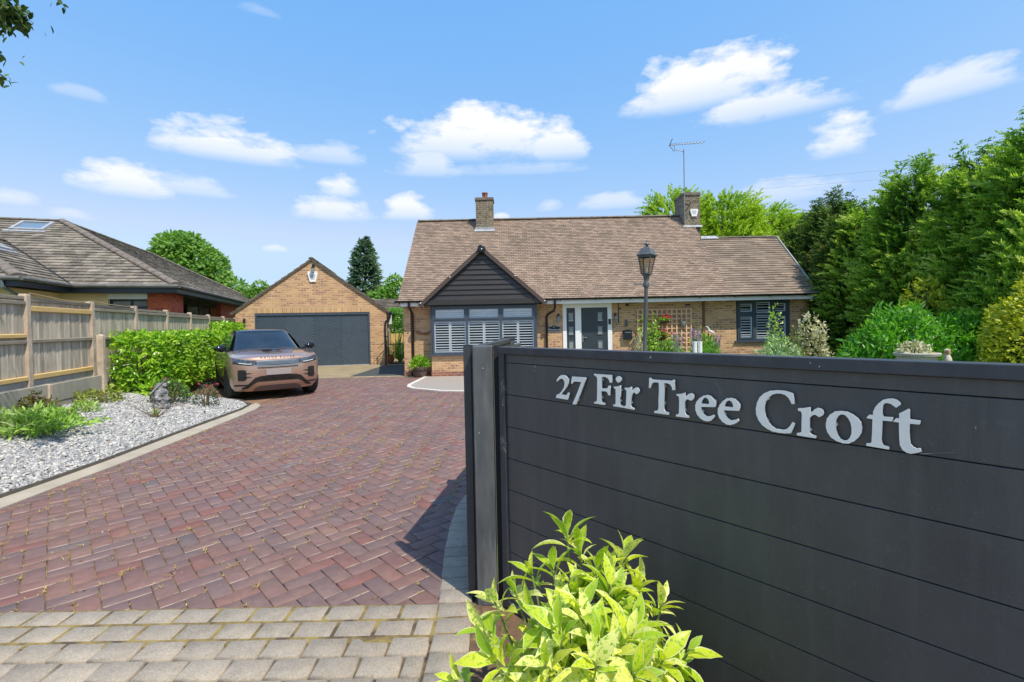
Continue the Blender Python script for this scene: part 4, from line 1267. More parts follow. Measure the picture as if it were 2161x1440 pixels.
# wing: slope facing the drive, valley on the right, hip on the left
WL, WY, WH = 2.40, 2.86, 3.3
tiled(nr, (-WL, WY, EH), (1, 0, 0), (0, cN, sN), [(0, 0), (WL, 0), (WL + WH, WH / cN), (WH, WH / cN)], 0.255, 0.30, thick=0.027, jit=0.008, gap=0.003)
tiled(nr, (-WL, WY + 2 * WH, EH), (0, -1, 0), (cN, 0, sN), [(0, 0), (2 * WH, 0), (WH, WH / cN)], 0.255, 0.30, thick=0.027, jit=0.008, gap=0.003)
nr.add([(0, 0, EH - .03), (NL, 0, EH - .03), (NL - T_, T_, EH + T_ * TN - .03), (T_, T_, EH + T_ * TN - .03), (0, 16, EH - .03), (T_, 16, EH + T_ * TN - .03)], [(0, 1, 2, 3), (0, 3, 5, 4)])
nr.add([(NL, 2 * T_, EH), (NL, 0, EH), (NL - T_, T_, EH + T_ * TN), (T_, T_, EH + T_ * TN), (2 * T_, 2 * T_, EH), (T_, 16, EH + T_ * TN), (2 * T_, 16, EH)], [(1, 0, 2), (2, 0, 4, 3), (3, 4, 6, 5)])
rfN = npart(nr, 'roof', m_tilegrey)
t = MB()
top = (T_, T_, EH + T_ * TN)
ridgecaps(t, (0.05, 0.05, EH + 0.05), (top[0], top[1], top[2] + 0.03), r=0.15)
ridgecaps(t, (T_, T_, top[2] + 0.02), (NL - T_, T_, top[2] + 0.02), r=0.11)
ridgecaps(t, (T_, T_, top[2] + 0.02), (T_, 16, top[2] + 0.02), r=0.11)
ridgecaps(t, (NL - 0.05, 0.05, EH + 0.04), (NL - T_, T_, top[2] + 0.02), r=0.13)
ridgecaps(t, (-WL + 0.05, WY + 0.05, EH + 0.04), (-WL + WH, WY + WH, EH + WH * TN + 0.03), r=0.15)
ridgecaps(t, (-WL + WH, WY + WH, EH + WH * TN + 0.02), (WH, WY + WH, EH + WH * TN + 0.02), r=0.12)
npart(t, 'ridge', m_ridge, rfN)
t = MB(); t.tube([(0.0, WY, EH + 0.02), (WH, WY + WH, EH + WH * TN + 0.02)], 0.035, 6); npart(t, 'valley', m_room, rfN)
# fascia + gutter
m_navy = M('dark_navy_fascia', (0.022, 0.028, 0.042), rough=0.4)
m_gut = M('grey_gutter', (0.17, 0.165, 0.155), (0.10, 0.1, 0.095), ns=5, rough=0.7)
t = MB()
t.box(-0.0, NL, 0.02, 0.05, EH - 0.24, EH - 0.02); t.box(-0.0, 0.03, 0.051, WY, EH - 0.24, EH - 0.021); t.box(-WL, -0.001, WY + 0.0, WY + 0.03, EH - 0.24, EH - 0.02)
t.box(-WL, -WL + 0.03, WY + 0.031, WY + 7, EH - 0.24, EH - 0.021)
t.box(0.03, 1.4, 0.051, WY + 3, EH - 0.245, EH - 0.235); t.box(1.4, NL, 0.051, 0.5, EH - 0.246, EH - 0.235)
npart(t, 'fascia', m_navy)
t = MB()
for a, c in (((-0.06, -0.05), (12.2, -0.05)), ((-0.055, -0.05), (-0.055, WY - 0.05)), ((-0.05, WY - 0.055), (-WL - 0.05, WY - 0.055)), ((-WL - 0.055, WY - 0.05), (-WL - 0.055, WY + 6.5))):
    t.tube([(a[0], a[1], EH - 0.03), (c[0], c[1], EH - 0.03)], 0.06, 8)
npart(t, 'gutter', m_gut)
t = MB(); t.tube([(11.9, -0.05, EH - 0.05), (11.9, -0.03, EH - 0.25), (11.75, 0.35, EH - 0.5), (11.75, 0.42, 0.5)], 0.04, 8)
npart(t, 'downpipe', M('grey_blue_pipe', (0.12, 0.13, 0.16), rough=0.5))
t = MB(); t.tube([(-WL - 0.05, WY + 0.35, EH - 0.05), (-WL - 0.02, WY + 0.35, EH - 0.25), (-WL + 0.4, WY + 0.25, EH - 0.45), (-WL + 0.42, WY + 0.22, 0.5)], 0.045, 8)
npart(t, 'downpipe', M('blue_grey_pipe', (0.14, 0.18, 0.2), rough=0.5))
# walls: wing cream, porch recess, red brick pier
m_cream = M('cream_render', (0.92, 0.72, 0.42), (0.86, 0.66, 0.38), ns=2, rough=0.9)
t = MB()
t.box(-WL + 0.45, 0.5, WY + 0.45, WY + 0.65, 0, EH - 0.24); t.box(-WL + 0.45, -WL + 0.6, WY + 0.65, WY + 6, 0, EH - 0.24)
t.box(0.5, 0.7, 2.1, WY + 0.65, 0, EH - 0.24)
npart(t, 'wall', m_cream)
t = MB(); t.box(0.45, 1.75, 0.35, 1.0, 0, EH - 0.24); t.box(8.0, 12.2, 0.55, 0.75, 0, EH - 0.24); t.box(1.75, NL, 2.1, 2.3, 0, EH - 0.24); npart(t, 'brick_pier', m_redwall)
def nwin(x0, y0, x1, y1, z0, z1, mull, name='window', zt=None):
    """dark framed window between two plan points"""
    a = Vector((x0, y0, 0)); c = Vector((x1, y1, 0)); L_ = (c - a).length; d = (c - a).normalized(); ang = math.atan2(d.y, d.x)
    Mx = Matrix.Translation(a) @ Matrix.Rotation(ang, 4, 'Z')
    t = MB(); f = 0.07
    t.box(0, L_, 0, 0.07, z0, z0 + f, M=Mx); t.box(0, L_, 0, 0.07, z1 - f, z1, M=Mx)
    for k in [0, L_ - f] + [L_ * m - f / 2 for m in mull]: t.box(k, k + f, 0.001, 0.069, z0 + f, z1 - f, M=Mx)
    if zt: t.box(f, L_ - f, 0.002, 0.068, zt - f / 2, zt + f / 2, M=Mx)
    w = npart(t, name, m_navy)
    t = MB(); t.box(0.01, L_ - 0.01, 0.03, 0.04, z0 + 0.01, z1 - 0.01, M=Mx); npart(t, 'pane', M('curtained_glass', (0.30, 0.27, 0.20), (0.10, 0.10, 0.08), ns=1.5, rough=0.08), w)
    return w
nwin(0.62, 2.1, 0.62, 1.0, 1.4, EH - 0.42, (0.55,), zt=2.42)
t = MB(); t.box(0.5, 0.7, 1.0, 2.1, EH - 0.42, EH - 0.24); t.box(0.52, 0.7, 1.0, 2.1, 0, 1.4); npart(t, 'lintel', m_white)
nwin(1.8, 1.4, 4.2, 1.4, 1.2, EH - 0.42, (0.5,), zt=2.1)
nwin(5.6, 1.3, 8.0, 1.0, 1.0, EH - 0.40, (0.5,), name='door', zt=None)
t = MB(); t.box(1.75, 5.6, 1.45, 1.6, 0, EH - 0.24); npart(t, 'porch_wall', m_redwall)
# round-headed grille in the cream wall
t = MB(); pts = [(-0.16, 0, 0)] + [(-0.16 * math.cos(PI * k / 10), 0, 0.12 + 0.16 * math.sin(PI * k / 10)) for k in range(11)] + [(0.16, 0, 0)]
t.prism([(-0.75 + p[0], WY + 0.445, 2.36 + p[2]) for p in pts], (0, 0.01, 0)); npart(t, 'arched_vent', m_navy)
# roof windows
def rooflight(o, u, v, cu, cv, w, h):
    o = Vector(o); u = Vector(u); v = Vector(v); n_ = u.cross(v).normalized()
    def q(a, c, hgt): return o + u * a + v * c + n_ * hgt
    t = MB(); f = 0.09
    for (a0, a1, c0, c1) in ((-w/2, w/2, -h/2, -h/2 + f), (-w/2, w/2, h/2 - f, h/2), (-w/2, -w/2 + f, -h/2 + f, h/2 - f), (w/2 - f, w/2, -h/2 + f, h/2 - f)):
        t.prism([q(cu + a0, cv + c0, 0.0), q(cu + a1, cv + c0, 0.0), q(cu + a1, cv + c1, 0.0), q(cu + a0, cv + c1, 0.0)], n_ * 0.12)
    t.prism([q(cu - w/2 - 0.15, cv - h/2 - 0.12, 0.02), q(cu + w/2 + 0.1, cv - h/2 - 0.12, 0.02), q(cu + w/2 + 0.1, cv - h/2, 0.02), q(cu - w/2 - 0.15, cv - h/2, 0.02)], n_ * 0.04)
    r_ = npart(t, 'roof_window', m_lead, rfN)
    t = MB(); t.prism([q(cu - w/2 + f, cv - h/2 + f, 0.05), q(cu + w/2 - f, cv - h/2 + f, 0.05), q(cu + w/2 - f, cv + h/2 - f, 0.05), q(cu - w/2 + f, cv + h/2 - f, 0.05)], n_ * 0.02)
    npart(t, 'pane', M('sky_glass', (0.16, 0.22, 0.28), rough=0.05, spec=0.8), r_)
rooflight((0, 16, EH), (0, -1, 0), (cN, 0, sN), 10.0, 5.3, 1.0, 0.95)
rooflight((-WL, WY, EH), (1, 0, 0), (0, cN, sN), 3.2, 2.75, 1.1, 0.8)

# ================================================================== CLOSE BOARD FENCE
FD = math.atan2(0.951, -0.308); SP = 1.924
fen = thing('boundary_fence', 'grey close boarded timber fence between concrete posts along the left boundary', 'fence', (-7.706, 7.503, 0), FD)
for k in range(-4, 8):
    s = k * SP; top = 2.24 - 0.018 * k
    base = 0.3
    t = MB(); t.bbox(s - 0.055, s + 0.055, -0.06, 0.05, base - 0.2, top, 0.012)
    t.prism([(s - 0.045, -0.05, top - 0.001), (s + 0.045, -0.05, top - 0.001), (s + 0.045, 0.04, top - 0.001), (s - 0.045, 0.04, top - 0.001)], (0, 0, 0.012))
    t.build('post', m_concpost, fen)
    if k == 7: break
    # panel: vertical featheredge boards, top and bottom rails
    zt0, zb0 = top - 0.10, 0.88
    t = MB(); x = s + 0.06
    while x < s + SP - 0.085:
        w = 0.085 + random.random() * 0.02; x2 = min(x + w, s + SP - 0.06)
        lo = random.random() * 0.01
        z_top = zt0 - 0.01 + (random.random() - .5) * 0.01
        t.prism([(x, 0.004 - lo, zb0), (x2, -0.014 - lo, zb0), (x2, 0.0, zb0), (x, 0.012, zb0)][::-1], (random.uniform(-.003, .003), 0, z_top - zb0), var=random.random())
        x = x2 - 0.012
    pn = t.build('panel', m_fence, fen)
    t = MB(); t.bbox(s + 0.055, s + SP - 0.055, -0.035, 0.04, zt0 - 0.005, zt0 + 0.05, 0.006); t.build('capping', m_rail_old, pn)
    def rail(z, mat, nm='rail', h=0.07, dip=0.0):
        t = MB(); t.prism([(s + 0.058, -0.018, z), (s + 0.058, -0.055, z + 0.012), (s + 0.058, -0.055, z + h - 0.012), (s + 0.058, -0.018, z + h)], (SP - 0.116, 0, 0)); t.build(nm, mat, pn)
    if k == 0:
        rail(zt0 - 0.17, m_rail_new, h=0.095); rail(zb0 - 0.01, m_rail_new, h=0.09); rail(1.46, m_rail_old)
    elif k == -1:
        rail(1.55, m_rail_new); rail(zb0 - 0.01, m_rail_new, h=0.08); rail(zt0 - 0.09, m_rail_old); rail(1.455, m_rail_old)
    else:
        rail(zt0 - 0.085, m_rail_old); rail(1.46, m_rail_old)
    t = MB(); t.bbox(s + 0.056, s + SP - 0.056, -0.03, 0.02, 0.30, 0.865, 0.008); t.build('gravel_board', m_conc, fen)
# loose cable resting along the fence top
o = MB(); o.tube([(0.05, -0.05, 2.265), (0.9, -0.05, 2.205), (1.5, -0.05, 2.2), (1.92, -0.05, 2.235), (2.6, -0.05, 2.2), (3.4, -0.04, 2.19), (3.85, -0.04, 2.22)], 0.008, 6)
cb = o.build('cable', M('buff_cable', (0.42, 0.3, 0.17), rough=0.6)); cb.location = (-7.706, 7.503, 0); cb.rotation_euler = (0, 0, FD); tag(cb, 'loose tan cable draped over the fence top', 'cable')

# low concrete retaining wall in front of the fence
lw = thing('retaining_wall', 'low concrete panel wall between stubby posts at the back of the gravel', 'wall', (-7.706, 7.503, 0), FD)
oy_ = -0.25
m_cwall = M('stained_concrete', (0.43, 0.39, 0.30), (0.30, 0.275, 0.215), ns=3, rough=0.92, bump=0.35, bs=60, detail=8, stretch=(1, 1, 0.35))
for (s, zt, zb) in ((-3.6, 0.80, 0.2), (-1.85, 0.80, 0.2), (0.02, 0.80, 0.25)):
    t = MB(); t.bbox(s - 0.05, s + 0.05, oy_ - 0.05, oy_ + 0.05, zb, zt, 0.014); t.build('post', m_concpost, lw)
t = MB(); t.bbox(1.70 - 0.055, 1.70 + 0.055, oy_ - 0.06, oy_ + 0.05, 0.2, 1.56, 0.014); t.lathe([(0.058, 0), (0.05, 0.02), (0.02, 0.035)], (1.70, oy_ - 0.005, 1.545), 8, phase=PI / 8); t.build('post', m_concpost, lw)
for (a, c) in ((-3.55, -1.9), (-1.8, -0.03), (0.07, 1.645)):
    t = MB(); t.bbox(a, c, oy_ - 0.025, oy_ + 0.025, 0.50, 0.80 if c < 1 else 0.79, 0.008); t.build('panel', m_cwall, lw)
    t = MB(); t.bbox(a, c, oy_ - 0.015, oy_ + 0.025, 0.22, 0.488, 0.008); t.build('panel', m_cwall, lw)

# ================================================================== SIDE GATE between garage and house
sg = thing('side_gate', 'black iron side gate with scrolled bars between garage and house', 'gate', (-4.6, 19.7, 0))
t = MB(); yy = 19.72
t.box(-5.30, -5.25, yy - 0.03, yy + 0.03, 0.02, 1.52); sgp = t.build('gate_post', m_iron, sg, world=True)
t = MB(); t.box(-5.17, -3.60, yy - 0.02, yy + 0.02, 0.86, 0.90); t.box(-5.17, -3.60, yy - 0.02, yy + 0.02, 0.06, 0.10); t.box(-5.17, -5.14, yy - 0.02, yy + 0.02, 0.1, 1.45); t.build('rail', m_iron, sg, world=True)
t = MB()
for k in range(7):
    x = -5.06 + k * 0.20; h = 1.30 + 0.40 * math.sin(min(1, (k + 1) / 3) * PI / 2)
    t.tube([(x, yy, 0.09), (x, yy, h)], 0.009, 5); t.tube([(x + 0.10, yy, 0.09), (x + 0.10, yy, 0.87)], 0.009, 5)
    t.lathe([(0.018, 0), (0.022, 0.02), (0.0, 0.09)], (x, yy, h), 6)
t.build('bars', m_iron, sg, world=True)
t = MB(); t.box(-5.33, -5.15, yy - 0.05, yy - 0.02, 1.18, 1.22); t.build('latch', m_iron, sg, world=True)
wo = thing('timber_fence', 'low tan board fence behind the side gate', 'fence', (-5.6, 24.2, 0))
t = MB()
for k in range(12): t.box(-7.0 + k * 0.12, -6.885 + k * 0.12, 24.2, 24.22, 0, 1.25, var=random.random())
t.build('panel', m_rail_new, wo, world=True)
t = MB(); t.box(-7.0, -5.56, 24.22, 24.26, 1.0, 1.08); t.build('rail', m_rail_new, wo, world=True)
t = MB(); t.box(-5.62, -5.36, 21.0, 21.2, 1.72, 2.12); t.box(-5.58, -5.42, 20.99, 20.999, 1.8, 2.03, m=1); mbx = t.build('meter_box', [m_white, m_lead]); origin(mbx, -5.5, 21.1, 0)
tag(mbx, 'white meter box on a stand beyond the side gate', 'meter box')
t2 = MB(); t2.box(-5.52, -5.47, 21.08, 21.14, 0, 1.72); t2.build('stand', m_lead, mbx, world=True)

# ================================================================== ENTRANCE GATE WITH HOUSE NAME
GT = Vector((0.67047, -0.74194, 0)); ga_ = math.atan2(GT.y, GT.x)   # local x runs along the gate, local -y faces the viewer
gate = thing('entrance_gate', 'black boarded entrance gate carrying the house name in silver letters', 'gate', (-0.04, 2.67, 0), ga_)
m_gate = M('gate_powdercoat', (0.064, 0.063, 0.064), (0.092, 0.090, 0.090), ns=2.2, rough=0.42, bump=0.10, bs=300, stretch=(1.6, 1, .8), detail=9, nrough=.62)
mg_b = NB(m_gate.node_tree)
m_gframe = M('gate_frame_coat', (0.040, 0.043, 0.054), (0.052, 0.055, 0.066), ns=10, rough=0.36)
m_gpost = M('gate_post_coat', (0.060, 0.066, 0.074), (0.125, 0.13, 0.135), ns=5, rough=0.5, stretch=(3, 3, 0.6), detail=8, bump=0.05, bs=90)
# dust specks and faint scratches on the boards
tcx = mg_b.n('ShaderNodeTexCoord'); nzx = mg_b.n('ShaderNodeTexNoise', i_Scale=260.0, i_Detail=2.0); mg_b.l(tcx.outputs['Object'], nzx.inputs['Vector'])
mrx = mg_b.n('ShaderNodeMapRange'); mrx.inputs[1].default_value = 0.665; mrx.inputs[2].default_value = 0.74; mg_b.l(nzx.outputs[0], mrx.inputs[0])
pb = m_gate.node_tree.nodes['Principled BSDF']; prev = pb.inputs['Base Color'].links[0].from_socket
mg_b.l(mg_b.mix(mg_b.math('MULTIPLY', mrx.outputs[0], 0.35), prev, (0.28, 0.28, 0.28)), pb.inputs['Base Color'])
GL = 2.75
joints = [0.05, 0.16, 0.335, 0.51, 0.69, 0.866, 1.045, 1.225, 1.403, 1.452]
for a, c in zip(joints[:-1], joints[1:]):
    t = MB(); t.bbox(0.012, GL, -0.009, 0.02, a + 0.0018, c - 0.0018, 0.002); t.build('board', m_gate, gate)
t = MB(); t.box(0.012, GL, -0.001, 0.018, 0.05, 1.455); t.build('core', m_room, gate)
t = MB(); t.bbox(-0.035, GL + 0.05, -0.026, 0.04, 1.452, 1.492, 0.003); t.bbox(0.012, GL, -0.022, 0.04, 0.015, 0.05, 0.003)
t.bbox(-0.035, 0.012, -0.024, 0.04, 0.015, 1.4515, 0.004); t.bbox(GL, GL + 0.05, -0.024, 0.04, 0.015, 1.4515, 0.004)
t.build('frame', m_gframe, gate)
LET=[[[(410.2,1334.4),(414.9,1329.5),(424.8,1338.4),(437.8,1346),(450.4,1345.7),(459.7,1338.1),(463.5,1327.8),(462.2,1314.7),(455.6,1300),(441,1282),(424.7,1268.6),(411.7,1265.4),(404.3,1251.6),(404.2,1248.5),(482.4,1246.7),(485.7,1255.7),(493.3,1279.9),(486.3,1281.5),(481.6,1278.8),(476.8,1270.8),(467.4,1267.5),(454.8,1267.9),(438.1,1269.4),(456.9,1287),(476.1,1307.6),(487.4,1326.2),(489.9,1340.4),(484.9,1351.7),(474.3,1361.6),(458.8,1365.2),(441.4,1363.4),(426.8,1354.7),(416.2,1343.2)]],[[(512.6,1361.9),(596.7,1363.1),(597.1,1357.5),(566.2,1293.7),(535.2,1229.6),(512.6,1228.2),(512.7,1231.7),(539.3,1279.6),(568.7,1339.5),(540.7,1339.6),(522.7,1337.8),(515.9,1333.1),(512.7,1327),(505.8,1327.2),(505,1332.2),(507.7,1344.1)]],[[(643.7,1383.6),(743,1383.6),(742.8,1374.5),(744.9,1351.5),(731.9,1349),(728.7,1359.5),(720.5,1368.6),(707.3,1373.1),(689.9,1373),(688,1369.6),(687,1361.8),(686.2,1322.3),(687.5,1319.8),(711.6,1321.9),(719.6,1325.2),(724.5,1335.4),(735,1335.8),(733,1315.6),(732.6,1292.9),(722.1,1292.5),(719.1,1301.4),(713.9,1307.4),(700.7,1308.3),(685.1,1307.3),(683.9,1304.6),(683.7,1265),(686.2,1257.6),(703.6,1254.7),(702.6,1246.3),(642.7,1246.6),(642.9,1254),(653.5,1256.9),(658.5,1262.4),(660.3,1293.5),(662.5,1360.1),(661.3,1367.7),(651.8,1374.8),(644.4,1377.6)]],[[(752.3,1333.4),(766.4,1334.6),(790.6,1342.4),(789.1,1327),(788,1295.2),(783.7,1284.2),(782.8,1265),(787.7,1254.9),(800.2,1253.2),(799.5,1245.1),(748,1246.6),(748.2,1253),(757.2,1254),(761.2,1260.5),(762.8,1303.4),(762.4,1322.5),(752.2,1329.1)],[(794.4,1369.7),(791.7,1362.1),(784.6,1355.9),(775.7,1353),(769.4,1357.2),(764,1365.3),(765.9,1374),(772.4,1379.8),(780,1381.8),(788.1,1379.8),(793,1374.9)]],[[(809.1,1333),(826.3,1334.5),(845.9,1341.4),(845.6,1327.9),(846.8,1323.9),(855.3,1332.9),(865,1338.9),(874.4,1339.7),(881.8,1333.2),(883.1,1325.1),(877.6,1316.4),(868,1311.4),(863.3,1314),(858.6,1318.3),(853.8,1316.2),(849.2,1310.6),(845.2,1303),(842.6,1292.4),(839.6,1260.9),(844.3,1253.1),(857.4,1249.5),(856.1,1242.7),(802.5,1245.5),(802.6,1252.4),(811.3,1254.5),(815.1,1259.1),(818.5,1308.7),(818.7,1321.3),(815.1,1325.2),(809.5,1328.8)]],[[(930.7,1384),(936.2,1385.5),(943.4,1379.9),(958,1379.5),(1033.1,1380.9),(1040,1385.6),(1045,1384.9),(1044.3,1372.3),(1046.2,1344.2),(1034.8,1343.8),(1032.7,1354.5),(1026,1364.5),(1014.6,1368.9),(999.5,1369.1),(999.7,1338.9),(997.1,1295.9),(996.2,1265.9),(998.8,1256.6),(1005.8,1253.2),(1018.5,1251.2),(1017.2,1241.9),(952.1,1242.2),(952.7,1249.9),(963.2,1252.2),(970,1257.4),(972.6,1271.7),(972.2,1293.3),(975.3,1336.7),(975.1,1366.3),(969.9,1369),(953,1368.3),(945.6,1364),(940.1,1355.3),(936.7,1343.4),(928.6,1343.4),(930.4,1365.4)]],[[(1051.6,1329),(1070.6,1331.8),(1088.3,1338.7),(1088.5,1326.4),(1089.1,1322.3),(1094.6,1327),(1103.4,1335),(1112,1338.3),(1121.6,1335.7),(1125.1,1328),(1122.4,1317.5),(1113.8,1310.1),(1105.2,1311.2),(1100.9,1313.7),(1092.2,1311.3),(1086.6,1301.4),(1086.7,1264.3),(1088.8,1254.3),(1093.5,1251.2),(1103.7,1249),(1102.7,1241.1),(1048.4,1240.1),(1049.2,1247.5),(1058.2,1249.9),(1061.7,1257),(1063.5,1303.1),(1062.6,1317.6),(1059.3,1322.4),(1051.5,1324.8)]],[[(1209.3,1308),(1208.4,1316.7),(1200.6,1325.7),(1189.7,1335.4),(1176.7,1337.7),(1162.3,1333.7),(1147.7,1323.2),(1135,1308.7),(1129.5,1294),(1129.9,1275.7),(1136.4,1258.3),(1148.7,1245.8),(1163.1,1238.8),(1177.4,1238.2),(1189.6,1242.4),(1199.7,1252.7),(1205.4,1261.3),(1202.8,1266.5),(1197.9,1265.3),(1185.7,1258.4),(1173.6,1257.2),(1163.4,1262.8),(1155.3,1273.8),(1151.8,1289.5),(1169.9,1292.2),(1206.2,1295.4),(1208.6,1301)],[(1153.6,1303.1),(1155.8,1313),(1162.2,1323.7),(1170.4,1327.9),(1179.5,1323.5),(1184,1314.1),(1183.3,1303.7)]],[[(1296.8,1305.5),(1296,1313),(1290.6,1323.7),(1279.6,1333),(1264.7,1335.8),(1249.4,1332.7),(1235.9,1321.6),(1224,1306.7),(1217,1290.3),(1216.2,1272.5),(1221.5,1257.6),(1233,1244.6),(1248.3,1237.1),(1261.6,1236.9),(1274.8,1241.8),(1286.1,1249.2),(1293.2,1257.7),(1289,1263.8),(1278.7,1257.7),(1263.7,1254.1),(1252.4,1259.8),(1243,1272.1),(1238.3,1288),(1293.9,1292.3)],[(1241.4,1301.9),(1244.4,1312.9),(1250.3,1322.2),(1258.9,1326.4),(1266.4,1323),(1271.9,1314),(1272.7,1302.3)]],[[(1468.3,1371.4),(1470.7,1356.4),(1472.8,1337),(1463.8,1336),(1460.2,1345.1),(1453.7,1356.1),(1444.4,1364),(1432.4,1367.3),(1418.8,1366.7),(1404.9,1361.6),(1392.3,1349.9),(1383.7,1335.4),(1379.6,1318.2),(1379.4,1303),(1383.2,1283.8),(1390.1,1268.1),(1401.1,1254.6),(1414.9,1246.1),(1431.2,1245.4),(1442,1247.3),(1450.1,1252.2),(1458.1,1262.2),(1465.5,1275.7),(1473.5,1272.5),(1467.2,1254.1),(1461.2,1238.5),(1441.9,1234.7),(1423,1234),(1403.7,1235.4),(1387,1241.9),(1371.5,1251.8),(1358.7,1268.3),(1351.7,1287.3),(1350.8,1307.2),(1355,1329.2),(1363.9,1348.5),(1378.3,1363.6),(1396.7,1373.6),(1420.2,1378),(1440.5,1378.4),(1456.5,1375.4)]],[[(1482.5,1324),(1498.8,1326.6),(1518.3,1332.2),(1518.2,1320.1),(1519.4,1314.6),(1523.8,1318.7),(1531.3,1327.4),(1538.7,1331.8),(1547.2,1330.7),(1553.8,1325.9),(1555.8,1317.7),(1553.1,1310.4),(1543.3,1302.8),(1538.5,1305),(1533.6,1308.6),(1527.4,1308.5),(1521.2,1303.4),(1516.2,1296.4),(1516.3,1280),(1515.2,1258.5),(1515.8,1248.6),(1522,1243.2),(1534.9,1241),(1533,1233.6),(1506.9,1233.6),(1478.4,1234.7),(1478.9,1242),(1486.6,1244),(1491.8,1248.4),(1492.6,1276.6),(1493.8,1302.7),(1492.9,1311.2),(1491,1314.6),(1482.7,1316.5)]],[[(1561.1,1284.6),(1564,1301),(1572.3,1314.8),(1585.8,1326.1),(1601.8,1329.6),(1617.5,1329.2),(1631.6,1323.3),(1644.3,1313.4),(1652.4,1302.2),(1655.2,1285.8),(1653.5,1270.3),(1646.5,1255.3),(1635,1241.1),(1620.8,1231.7),(1606.4,1229.9),(1589.2,1234.1),(1574.5,1243.5),(1565,1257.9),(1561.3,1271.8)],[(1589,1301.2),(1595.1,1313.8),(1603.1,1319.9),(1612.2,1318.4),(1620,1310.1),(1625.7,1298.5),(1628.8,1281.9),(1628.5,1264.8),(1624.8,1251.8),(1618.2,1242.1),(1609.1,1239),(1599.9,1243),(1593.3,1252.9),(1588.8,1268),(1587.2,1285.1)]],[[(1666.8,1318.7),(1673,1327.8),(1681.5,1327.4),(1682.8,1339.6),(1687.7,1352.2),(1695,1363.5),(1705.8,1375.1),(1717.5,1380.1),(1729.2,1381.6),(1738.3,1378.6),(1745.7,1372.1),(1746.8,1366.4),(1736.5,1355.8),(1729.1,1361.5),(1723.3,1366),(1715.1,1367.3),(1709.3,1365.1),(1706.3,1358.9),(1704.8,1343.8),(1705,1333.4),(1707.3,1326.3),(1729.5,1327),(1727.1,1315),(1704.9,1314.4),(1703.6,1290.1),(1702.2,1260.1),(1703.3,1248.3),(1706.9,1241.5),(1719.8,1239.3),(1719.7,1231.2),(1665.1,1233.3),(1665.7,1240.3),(1675,1242.2),(1678,1246.9),(1679.4,1271.3),(1680.9,1315.3),(1667.4,1316.2)]],[[(1743.3,1339.8),(1764.2,1356.6),(1767.2,1352.9),(1766.8,1328.4),(1768.5,1326.5),(1789.8,1325.8),(1789.2,1317.2),(1787,1314.4),(1766.8,1314),(1766.1,1292.3),(1766.6,1270.8),(1768.2,1256.7),(1773.7,1249),(1781.3,1245.4),(1789.5,1247.9),(1792.1,1238.8),(1779.1,1232.1),(1768.1,1228.3),(1759.2,1229.8),(1750.2,1236.1),(1744.6,1248.2),(1743,1266.9),(1742.5,1296),(1742.6,1313.8),(1728.8,1314.5),(1735.8,1325.7),(1743.2,1325.5)]]]
STUD=[(476.8,1344.8),(680.1,1358.6),(677.1,1277.6),(537.0,1250.7),(782.3,1368.2),(781.4,1319.7),(779.2,1272.6),(833.8,1270.4),(992.4,1355.2),(990.8,1285.5),(1079.6,1320.3),(1080.4,1267.7),(1200.2,1315.5),(1150.7,1271.8),(1287.7,1312.5),(1236.1,1273.5),(1385.9,1346.3),(1381.6,1268.0),(1512.0,1257.2),(1583.9,1284.2)]

m_silver = M('satin_letter', (0.97, 0.93, 0.86), (0.90, 0.87, 0.82), ns=20, rough=0.4, metal=0.0)
for gl_ in LET:
    cu = bpy.data.curves.new('letter', 'CURVE'); cu.dimensions = '2D'; cu.fill_mode = 'BOTH'
    for ring in gl_:
        n = len(ring); P2 = []
        # gentle corner-preserving smoothing of the traced outline
        for i in range(n):
            p0, p1, p2 = Vector(ring[i - 1]), Vector(ring[i]), Vector(ring[(i + 1) % n])
            d1, d2 = (p1 - p0), (p2 - p1)
            cs_ = d1.normalized().dot(d2.normalized())
            if cs_ > 0.55:
                P2.append(p1 - d1 * 0.22 + (d2 * 0.0)); P2.append(p1 + (d1.normalized() - d2.normalized()) * 0.06 * min(d1.length, d2.length)); P2.append(p1 + d2 * 0.22)
            else:
                P2.append(p1)
        sp_ = cu.splines.new('POLY'); sp_.points.add(len(P2) - 1)
        for i, p in enumerate(P2): sp_.points[i].co = (p.x / 1000, p.y / 1000, 0, 1)
        sp_.use_cyclic_u = True
    cu.extrude = 0.003
    tmp = bpy.data.objects.new('tmp', cu); C.objects.link(tmp)
    dg = bpy.context.evaluated_depsgraph_get()
    me = bpy.data.meshes.new_from_object(tmp.evaluated_get(dg)); me.name = 'letter'
    bpy.data.objects.remove(tmp)
    me.transform(Matrix.Translation((0, -0.023, 0)) @ Matrix.Rotation(R(90), 4, 'X'))
    me.materials.clear(); me.materials.append(m_silver)
    ob_ = bpy.data.objects.new('letter', me); C.objects.link(ob_); ob_.parent = gate
m_cap = M('pale_spacer', (0.82, 0.81, 0.74), rough=0.35)
for (u_, v_) in STUD:
    t = MB(); t.lathe([(0.0065, -0.009), (0.0065, -0.0195)], (0, 0, 0), 10, M=Matrix.Translation((u_ / 1000, 0, v_ / 1000)) @ Matrix.Rotation(R(-90), 4, 'X'))
    t.build('spacer', m_cap, gate, smooth=True)
